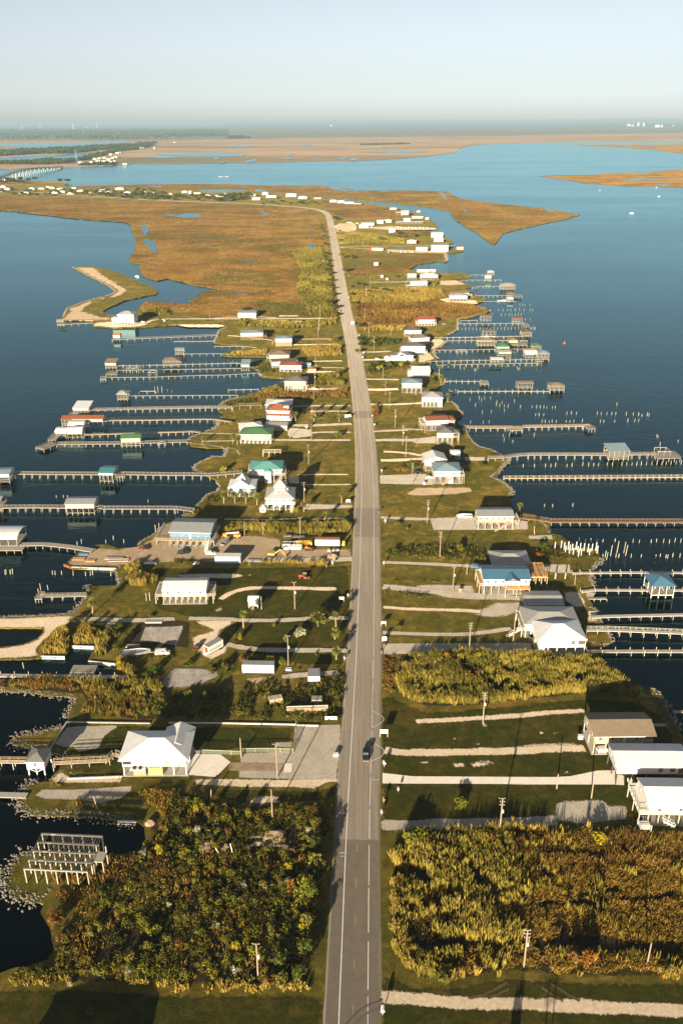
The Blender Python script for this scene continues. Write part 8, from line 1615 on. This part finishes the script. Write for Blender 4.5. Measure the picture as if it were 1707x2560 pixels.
for k, (px, lb, kd) in enumerate(((tM(340,790,430,690,560,610,610,640,625,740,585,845,380,845),'golden reed clump above the left white bulkhead','reed'),(tM(640,720,760,610,840,640,845,755,650,755),'reed clump behind the dark canal notch','reed'),(tM(850,650,980,640,1010,760,1020,905,800,885,840,770),'tall green reed clump above the lower bulkhead','greenreed'),(tM(1000,780,1080,740,1110,880,1180,980,1190,1060,1080,1000,1040,930),'yellow reed clump at the pier head','reed'),(tJ(560,1005,640,985,800,935,900,960,1200,965,1290,970,1310,1010,1280,1020)+tN(1000,42,570,52),'tall golden grass strip at the front of the machinery yard','reed'),(tJ(350,700,480,650,800,650,1100,655,1500,640,1520,690,1470,745,1000,735,600,725,400,740),'green reed hedge behind the machinery yard','greenreed'),
   (tM(1130,60,1240,40,1320,100,1400,190,1300,250,1130,240,1120,150),'reeds beside the wharf rubble','reed'),(te(430,190,540,165,640,155,690,260,715,400,745,640,560,632,470,470,500,320),'green reed belt between marsh and road','greenreed'),(tB(1010,402,1395,388,1402,480,1060,500),'reed lot beside the white lattice house','reed'),(tB(1120,665,1390,650,1430,760,1160,765),'green reed lot behind the beige house','greenreed'),(tB(690,780,800,770,860,830,700,850,640,840),'golden reeds at the beige house shore','reed'),(tF(560,190,780,150,940,150,1180,170,1530,110,1530,200,1180,220,760,210),'brown grass lot behind the terracotta house','sedge'),(tB(300,470,420,440,700,430,700,480,500,485),'golden grass on the small spit','reed'),
   (td(960,615,1010,595,1080,580,1180,605,1170,628,990,632),'tall green reed mound beside the shore point house','greenreed'),(tC(40,330,300,310,560,300,900,320,960,400,700,430,400,440,80,440),'golden reed lot right of the road','reed'),(tC(90,460,400,450,900,440,1250,470,1340,510,1060,580,860,560,670,560,600,640,240,640,120,600),'brown reed lot beyond the red brown roof','sedge'),(tC(140,670,560,660,560,700,300,700,150,700),'reed strip beside the aqua house','reed'),(z3(90,360,300,350,640,400,850,430,850,480,500,480,110,490),'green thicket lot by the marina canal','greenreed'),(z3(700,350,1120,355,1120,390,700,400),'brown reed strip along the marina canal','sedge'),(tB(430,140,560,150,1000,170,1360,140,1360,190,1000,235,560,215,420,200),'olive reed strip below the gravel lane','greenreed'),(tK(330,250,450,235,520,280,350,295),'orange grass patch beside the black cars','sedge'),(tG(240,500,330,510,340,600,250,620),'bare brown weeds by the verge','sedge'))):
    sp = .62 if G(px[0]).y < 420 else 1.0 if G(px[0]).y < 800 else 1.7
    far_ = sp > 1.5
    grass_bed('reed_bed', lb, px, sp, 2.8 if 'grass' not in lb else 1.8,6,.24 * max(1, sp / .7), kd, .15,.5 * max(1, sp), gap=.22, gscale=8 * max(1, sp), seed=60 + k)
# thickets: near right strip, shrub lot left, etc.
for k, (px, lb, kd, h_) in enumerate(((tK(265,965,450,945,700,945,940,940,1180,965,1230,1010,1225,1069)+tO(1180,85,700,80,280,55),'mixed shrub strip above the gravel lane','thicket', 1.5),(tR(540,180,700,150,900,130,1100,170,1250,120,1420,95,1440,150,1400,480,1000,495,480,480,500,300),'mixed shrubs around the crab trap stack','thicket', 1.5),(tN(240,880,480,850,560,900,540,1000,350,980,240,930),'green weeds beside the long box trailer','thicket', 1.2),(tN(960,900,1150,920,1420,920,1420,970,1150,965,960,950),'dark weed strip along the shaded lane','thicket', 1.2),(tL(240,930,420,960,600,1000,800,1030,830,1060)+tP(760,60,600,80,300,90,240,20),'orange and green shrubs around the white posts','thicket', 1.6),(tR(-200,230,200,220,480,200,500,460,200,480,-200,480),'shaded weed lot behind the bulkhead','thicket', 1.0),(tM(1130,850,1300,830,1568,850,1568,890,1300,895,1150,900) + [], 'green weed strip below the skiffs','thicket', .9),(tO(260,340,420,335,560,370,800,400,700,415,400,400,260,390),'dark weed patch beside the gravel lane','thicket', 1.1),(tO(340,240,500,245,1100,275,1100,285,500,268,345,262),'weedy ditch across the lawn','thicket', .6),(tC(120,770,540,790,520,830,180,850),'dark green hedge lot before the tall white house','dark', 3.0),(tC(210,1010,420,985,600,990,600,1050,420,1060)+tG(250,240,190,150),'autumn shrubs before the plain white roof','thicket', 3.0),(tV(1290,220,1370,240,1385,310,1340,330,1240,270),'tangled dry vines at the road corner','olive', 1.8),(tQ(1150,130,1320,20,1400,60,1440,170,1300,150),'grey green weeds by the pale slab','thicket', 1.5),(tI(1130,1000,1200,960,1260,985,1300,1040,1180,1060),'weeds at the wharf end','olive', 1.4),(z5(240,640,480,610,560,650,480,700,250,700),'weeds beside the yard container','thicket', 1.4),(tK(420,200,650,190,650,250,450,240),'green shrub strip by the gable house','green', 1.6),(tB(340,540,700,560,780,640,660,660,600,620),'shore weeds beside the cream house','olive', 1.2),(tF(330,260,480,230,700,200,700,240,450,300),'shore weeds below the raised walkway','thicket', 1.4),(tJ(60,590,170,530,260,430,380,400,400,440,200,560),'shore weeds below the palms','thicket', 1.3),(tP(480,350,640,350,640,500,520,510),'dark weeds on the shaded lot','dark', .6),(z3(640,360,860,345,1100,350,1100,395,700,420),'scrub along the marina canal','olive', 3.0),(te(790,345,1200,345,1230,360,1200,395,1150,360,800,360),'scrub strip by the canal drive','olive', 1.5))):
    sp = .95 if G(px[0]).y < 420 else 1.5 if G(px[0]).y < 800 else 2.4
    bush_bed('thicket', lb, px, sp, h_, .75 * sp, 24,.24 * sp, kd, .28,6 * sp, 90 + k)
# marsh grass
for k, (px, lb) in enumerate(((marsh_left, 'golden brown marsh grass left of the road'),(marsh_band, 'golden brown marsh grass along the strait'),(marsh_chan, 'marsh grass between road and channel'),(marsh_r, 'marsh grass below the marina lane'),(marsh_r2,'marsh grass on the right hand point'))):
    A_ = abs(sum(a.x * b.y - b.x * a.y for a, b in zip(gpoly(px), gpoly(px)[1:] + gpoly(px)[:1]))) / 2
    sp = max(1.5, math.sqrt(A_ / 60000))
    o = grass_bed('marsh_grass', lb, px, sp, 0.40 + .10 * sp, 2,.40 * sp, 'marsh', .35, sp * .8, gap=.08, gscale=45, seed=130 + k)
# trees and shrubs that stand out
for lb, p, h_, r, kd in (('bright lime tree at the corner of the big reed field', tW(535,590),5.0,3.4,'lime'),('round yellow green shrub on the lawn with its own shadow', tW(958,265),3.0,2.6,'lime'),('bright yellow shrub in the reed fringe by the white house', tX(815,590),4.0,2.4,'yellow'),('small yellow shrub inside the big reed field', tW(900,790),2.6,1.3,'yellow'),('orange shrub at the back of the big reed field', tW(1215,590),3.2,1.8,'orange'),('yellow shrub beside the orange shrub', tW(1385,560),3.2,1.7,'yellow'),('orange leafed tree in the near yellow fringe', t3(915,590),5.0,2.6,'orange'),('brown leafed tree beside the orange one in the near fringe', t3(820,580),4.6,2.2,'brown'),('golden round shrub at the near corner of the reed field', t2(1480,690),3.6,3.0,'olive'),('brown gold shrub on the road side of the reed field', t2(1170,340),3.2,2.4,'olive'),
   ('bright orange shrub inside the golden reed bed', tS(1062,160),3.4,1.9,'orange'),('yellow green shrub inside the golden reed bed', tS(778,170),3.2,2.0,'yellow'),('orange shrub at the back of the golden reed bed', tO(850,960),4.2,2.2,'orange'),('yellow shrub at the back of the golden reed bed', tO(960,960),3.6,1.8,'yellow'),('tall yellow shrub beside the back drive reeds', tO(1110,965),3.8,1.8,'yellow'),('green shrub at the reed bed end', tP(95,930),3.4,1.6,'lime'),('brown shrub by the reed bed back edge', tP(0,940),3.0,1.8,'orange'),
   ('large lime and orange tree overhanging the road shade', tV(1100,1010),7.0,3.6,'lime'),('orange tinged branch shrub on the large roadside tree', tV(990,985),5.0,1.7,'orange'),('lime shrub on the upper thicket edge', tV(180,270),3.8,2.4,'lime'),('slim lime shrub in the thicket', tV(430,400),3.8,2.0,'lime'),('young lime tree beside the thicket pole', tV(632,350),4.2,1.6,'lime'),('green shrub by the sunny thicket corner', tV(1120,310),2.4,1.6,'green'),('rust shrub below the white sand patch', tV(1070,740),3.4,1.8,'brown'),('gold shrub in the middle of the thicket', tV(955,790),2.4,1.5,'yellow'),('yellow green sapling at the thicket shore', tU(1430,690),3.6,1.6,'yellow'),('pale blooming shrub in the thicket', tV(580,955),2.6,1.3,'pale'),('pale blooming shrub by the roadside tree', tV(950,920),2.6,1.3,'pale'),('pale flowering weed clump near the thicket front', t1(890,650),2.8,1.5,'pale'),('small pale flowering weed clump at the lawn', t1(485,725),1.6,.9,'pale'),('white flower shrub in the middle of the thicket', t1(1170,195),2.4,1.0,'pale'),('brown round shrub at the black cove', t1(385,290),3.4,2.9,'brown'),('rust shrub low on the black cove', t1(420,420),2.4,1.6,'brown'),('green tree at the right of the thicket', t2(360,580),5.0,2.4,'green'),('brown shrub below the green tree', t2(290,720),3.6,2.0,'brown'),('orange and green shrub by the thicket front', t2(360,720),4.4,2.0,'olive'),('tuft shrub alone in the dark house shadow on the lawn', t1(630,920),1.8,1.2,'green'),
   ('yellow shrub behind the long box trailer', tN(800,880),4.0,2.2,'yellow'),('lime shrub beside the pole by the box trailer', tN(900,900),4.0,2.2,'lime'),('olive shrub left of the box trailer', tN(640,870),3.6,2.2,'olive'),('orange shrub above the box trailer', tN(560,870),2.8,1.8,'brown'),('small round lime shrub at the shell yard', tN(540,675),3.2,1.6,'lime'),('grey leafless shrub on the lawn', tN(1050,650),4.2,3.2,'pale'),('thin green sapling by the yard pole', tN(940,690),3.4,1.5,'olive'),('small green sprig on the lawn by the drive', tN(1195,815),1.4,1.0,'green'),('small pale sapling on the lawn', tN(838,572),2.4,1.2,'olive'),('yellow shrub at the boulder point', tJ(400,205),4.0,3.0,'yellow'),('golden bush by the cupola house drive', tJ(1028,545),2.8,2.0,'yellow'),('pale bush at the verge of the cupola house', tJ(1460,575),2.6,1.6,'olive'),('green shrub below the box container', tI(1240,975),3.0,2.0,'olive'),('dark bush by the wharf', tM(1230,150),4.6,3.4,'olive'),('lime bush on the grey sandy lot', tM(1345,510),1.4,1.6,'olive'),('green bush in the shaded skiff lot', tM(1040,690),3.6,2.0,'green'),('green bush above the pier head', tM(1050,810),4.0,2.6,'green'),('yellow bush at the pier head', tM(1090,970),4.0,2.4,'yellow'),
   ('lime bush in the strip above the gravel lane', tK(965,990),4.0,2.6,'lime'),('green bush beside the lime one in the strip', tK(880,1005),2.4,1.6,'lime'),('green bush at the road end of the strip', tK(380,1010),3.0,2.2,'green'),('small dark tree on the aqua house lawn', tK(1165,240),3.0,2.0,'dark'),('slim tree on the lawn by the pink house strip', tK(410,765),3.2,1.8,'olive'),('slim sapling below the pink house strip', tK(490,800),2.0,1.0,'olive'),('round lime bush by the verge signs', tO(415,685),1.8,1.6,'lime'),('palm like green bush at the white post field', tL(310,960),3.6,2.2,'dark'),('orange bush at the white post field', tL(285,1040),3.0,2.4,'orange'),('round dark shrub on the lawn by the concrete strip', tF(1440,570),4.0,3.2,'olive'),('dark round shrub by the palm drive', tF(1095,330),3.4,2.4,'dark'),('yellow tree at the verge below the lane', tB(1340,350),5.0,3.6,'olive'),('gold shrub beside the yellow tree', tB(1300,350),4.0,2.6,'yellow'),('dark shrub on the lawn before the lattice house', tB(945,280),4.0,3.2,'olive'),('dark shrub by the gravel lane', tB(510,190),4.0,3.4,'dark'),('dark tree behind the white barn', tB(495,62),5.0,4.0,'dark'),('orange road sign shrub on the lawn', tG(375,318),2.0,2.0,'orange'),('green bush between the two palms', tG(820,290),4.5,3.4,'green')):
    big = r > 2.5
    shrub(lb, p[0], h_, r, kd, random.randint(0,4),420 if big else 260, name='bush' if big else 'shrub')
for lb, p, h_, r, kd in (('live oak casting a wide shadow at the verge', tN(1210,565),6.5,4.2,'olive'),('second crown of the verge live oak', tN(1265,545),5.5,3.0,'olive'),('dark tree at the road bend', tb(740,745),9,9,'dark'),('round tree at the head of the marina lot', z3(85,220),9,8,'dark'),('tree at the marina canal', z3(785,395),10,6,'dark'),('second tree at the marina canal', z3(935,410),9,5,'brown'),('leafy tree in the marina thicket', z3(580,450),9,7,'olive'),('green tree beside the road below the marina', z3(160,640),9,7,'lime'),('pale willow by the marsh verge', z3(250,640),6,8,'olive'),('yellow tree by the marsh verge', te(810,335),8,6,'lime'),('tree on the lawn by the canal drive', tC(490,210),6,4.5,'olive'),('small dark tree on the canal drive lawn', tC(165,290),5,5,'dark')):
    tree(lb, p[0], h_, r, kd, var=random.randint(0,3))
# roadside hedgerow trees with their shadows on the asphalt
for i, (x, y, kd) in enumerate(((632,790,'olive'),(640,812,'dark'))): tree('tree of the hedgerow along the left road edge', tb(x, y)[0], 7,5, kd, var=i, group='hedgerow trees along the left road edge')
for i, (x, y) in enumerate(((655,60),(665,100),(672,150),(678,215),(685,260),(692,300),(700,350),(706,400),(712,450),(718,500),(722,545),(732,590),(738,640),(660,235),(676,330),(690,440),(700,560))): tree('tree of the hedgerow along the left road edge', te(x, y)[0], random.uniform(4.5,7), random.uniform(4,6), random.choice(['olive','dark','green','olive']), var=i % 4, group='hedgerow trees along the left road edge')
for i, (x, y) in enumerate(((770,60),(775,120),(790,235),(815,330),(830,445),(850,500),(865,560),(880,600),(885,650),(900,715),(930,720))): tree('bushy tree along the right road edge', te(x, y)[0], random.uniform(4,6), random.uniform(4,5.5), random.choice(['olive','green','lime']), var=i % 4, group='bushy trees along the right road edge')
for i, (x, y) in enumerate(((1120,470),(1010,450),(960,470),(925,430),(1080,460),(1280,690 - 220),(905,420))): tree('low tree in the reed lot right of the road', te(x, y + 5)[0], random.uniform(3,5), random.uniform(4,6), random.choice(['olive','dark','brown']), var=i % 4, group='low trees of the right reed lot')
for i, (x, y) in enumerate(((130,1000 - 80),(150,860),(150,800),(260,820),(240,1000 + 60),(300,1040),(360,1040),(415,1050),(460,1055),(530,1050),(270,1080),(330,1085))): tree('autumn tree in the grove before the plain white roof', tC(x, y)[0], random.uniform(4,6.5), random.uniform(2.6,3.8), random.choice(['olive','green','orange','dark','yellow']), var=i % 4, group='autumn grove before the plain white roof')
# palms
PGp = 'palms in front of the pale blue house'
for x, y in ((410,470),(503,470),(597,470),(692,485)): palm('cabbage palm in the row before the pale blue house', tJ(x, y)[0], 5.0,2.6, PGp, x % 3)
for lb, p, h_, r in (('palm beside the transformer pole of the cupola house', tJ(1090,545),4.2,2.4),('palm at the verge end of the cupola house lawn', tJ(1410,470),4.8,2.4),('palm with long shadow before the cupola house', tJ(815,635),3.6,2.2),('palm with long shadow on the scrubby verge lawn', tJ(1268,635),4.0,2.2),('tall palm at the gravel lane bend', tN(578,578),6.5,2.4),('palm at the live oak drive', tN(1360,570),5.5,2.4),('low bushy palm below the drive palm', tN(1355,675),3.4,2.8),('palm at the lower drive verge', tN(1365,850),4.2,2.6),('tilted palm on the rubble shore', tM(832,480),5.5,2.8),('palm behind the pink house', tL(110,640),3.6,2.6),('palm beside the boardwalk yard', tL(240,840),5.5,1.6),('tall thin palm on the rope pier shore', tG(885,250),9.5,2.6),('short stout palm at the rope pier', tG(900,290),5.0,3.0),('palm beside the cream hipped house', tG(965,470),5.0,3.0),('palm in front of the terracotta house', tF(1042,430),5.5,3.0),('palm on the palm drive lawn nearest the house', tF(1212,430),3.8,2.6),('palm on the palm drive lawn nearest the road', tF(1446,430),4.0,2.6),('palm at the green roofed house corner', tF(460,630),5.0,3.0),('dark palm beside the green roofed house', tF(500,640),4.0,2.8),('small palm on the shore lawn', tF(175,625),3.0,1.8),('palm at the beige house verge', tB(1358,690),5.0,3.0)):
    palm(lb, p[0], h_, r, None, int(p[0][0]) % 3)
for x in (1220,1325,1440): palm('palm of the row along the terracotta house drive', tF(x, 345)[0], 3.2,2.6,'palms along the terracotta house drive', x % 3)
for x, y in ((590,300),(835,290),(800,200)): palm('palm by the mint metal building', tC(x, y)[0], 6.0,3.2,'palms by the mint building', x % 3)
# far trees
R2 = random.Random(11)
for i in range(60):
    x = R2.uniform(560,1568); y = 575 + (x - 560) * .02 + R2.uniform(-6,20) + (6 if x > 1000 else 0)
    tree('dark tree of the village tree belt', ta(x, y)[0], R2.uniform(10,17), R2.uniform(7,12), R2.choice(['dark','olive','dark','green']), var=i % 4, n=180, group='trees of the village belt')
for i in range(26): tree('dark tree of the village tree belt', tb(R2.uniform(0,160),600 + R2.uniform(-22,14))[0], R2.uniform(10,16), R2.uniform(7,11), R2.choice(['dark','olive','green']), var=i % 4, n=180, group='trees of the village belt')
for i in range(22): tree('tree scattered along the village lane', tb(R2.uniform(230,700),625 + R2.uniform(-6,18))[0], R2.uniform(4,7), R2.uniform(4,8), R2.choice(['dark','olive']), var=i % 4, n=180, group='trees along the village lane')
for i in range(24): tree('dark tree of the wooded tip behind the village', ta(R2.uniform(-150,260) if i < 20 else R2.uniform(400,470), R2.uniform(470,500) if i < 20 else 488)[0], R2.uniform(13,20), R2.uniform(10,15),'dark', var=i % 4, n=180, group='trees of the wooded tip')
for i in range(48): tree('tree between the village houses', z1(R2.uniform(0,1568), R2.uniform(175,235))[0], R2.uniform(9,14), R2.uniform(7,11), R2.choice(['dark','olive','green']), var=i % 4, n=180, group='trees between the village houses')
def forest(label, px, n, h, seed, kind='dark', leaves=22):
    """far wood that reads as one mass: leafy mounds of tree size"""
    q = scatter(px, n=n); m = len(q); K = m * leaves; d = rng.normal(size=(K, 3)); d /= np.linalg.norm(d, axis=1)[:, None]; d[:, 2] = np.abs(d[:, 2]); hh = h * rng.uniform(.6,1.3, m); rr = hh * rng.uniform(.6,1.1, m)
    c = np.column_stack([np.repeat(q, leaves, 0), np.full(K, LZ)]) + d * np.column_stack([np.repeat(rr, leaves)] * 2 + [np.repeat(hh, leaves)]) * rng.uniform(.5,1,(K, 1)); nrm = d + rng.normal(0,.5,(K, 3)); nrm /= np.linalg.norm(nrm, axis=1)[:, None]
    a = np.cross(nrm, rng.normal(size=(K, 3))); a /= np.linalg.norm(a, axis=1)[:, None] + 1e-9; b = np.cross(nrm, a); s = (np.repeat(hh, leaves) * .42)[:, None] * rng.uniform(.6,1.3,(K, 1))
    V = np.stack([c - a * s, c - b * s * .7, c + a * s, c + b * s * .7], 1).reshape(-1,3); tn = np.clip(np.repeat(rng.uniform(.1,.8, m), leaves) + rng.normal(0,.1, K),0,1)
    o = link('far_woods', np_mesh('far_woods', V, np.arange(4 * K).reshape(K, 4), None, np.repeat(tn, 4), LF[kind])); tag(o, label, None, None, 'stuff')
forest('dark far wood along the settlement road', ta(540,330,640,300,760,275,900,240,960,215,1080,210,1000,250,840,270,700,300,640,325,560,335),900,14,1); forest('far wood belt between the two left lagoons', ta(-300,290,0,275,200,262,400,252,640,240,900,225,940,240,700,262,500,285,300,285,0,305,-300,310),1500,16,2); forest('far wood belt behind the bridge landing', ta(-300,352,0,350,200,345,340,328,420,335,520,330,480,352,300,362,0,360,-300,362),700,12,3); forest('trees at the settlement waterfront', ta(540,362,700,352,800,356,800,366,560,368),160,9,4)
forest('hazy forest on the left horizon', ta(-600,190,400,186,900,190,1200,180,1568,168,1568,120,1000,120,0,120,-600,120),6000,24,5, leaves=8); forest('hazy forest strip along the middle horizon', tb(0,185,150,180,100,170,0,172),300,20,6); forest('hazy tree line on the right horizon', tb(0,96,600,94,1568,94)+tc(600,94,1568,98,2200,98,2200,82,600,82)+tb(1568,84,600,84,0,86),3500,40,7, leaves=8); forest('thin tree line across the right marsh', tb(900,226,1250,218,1250,222,1000,228),120,12,8)
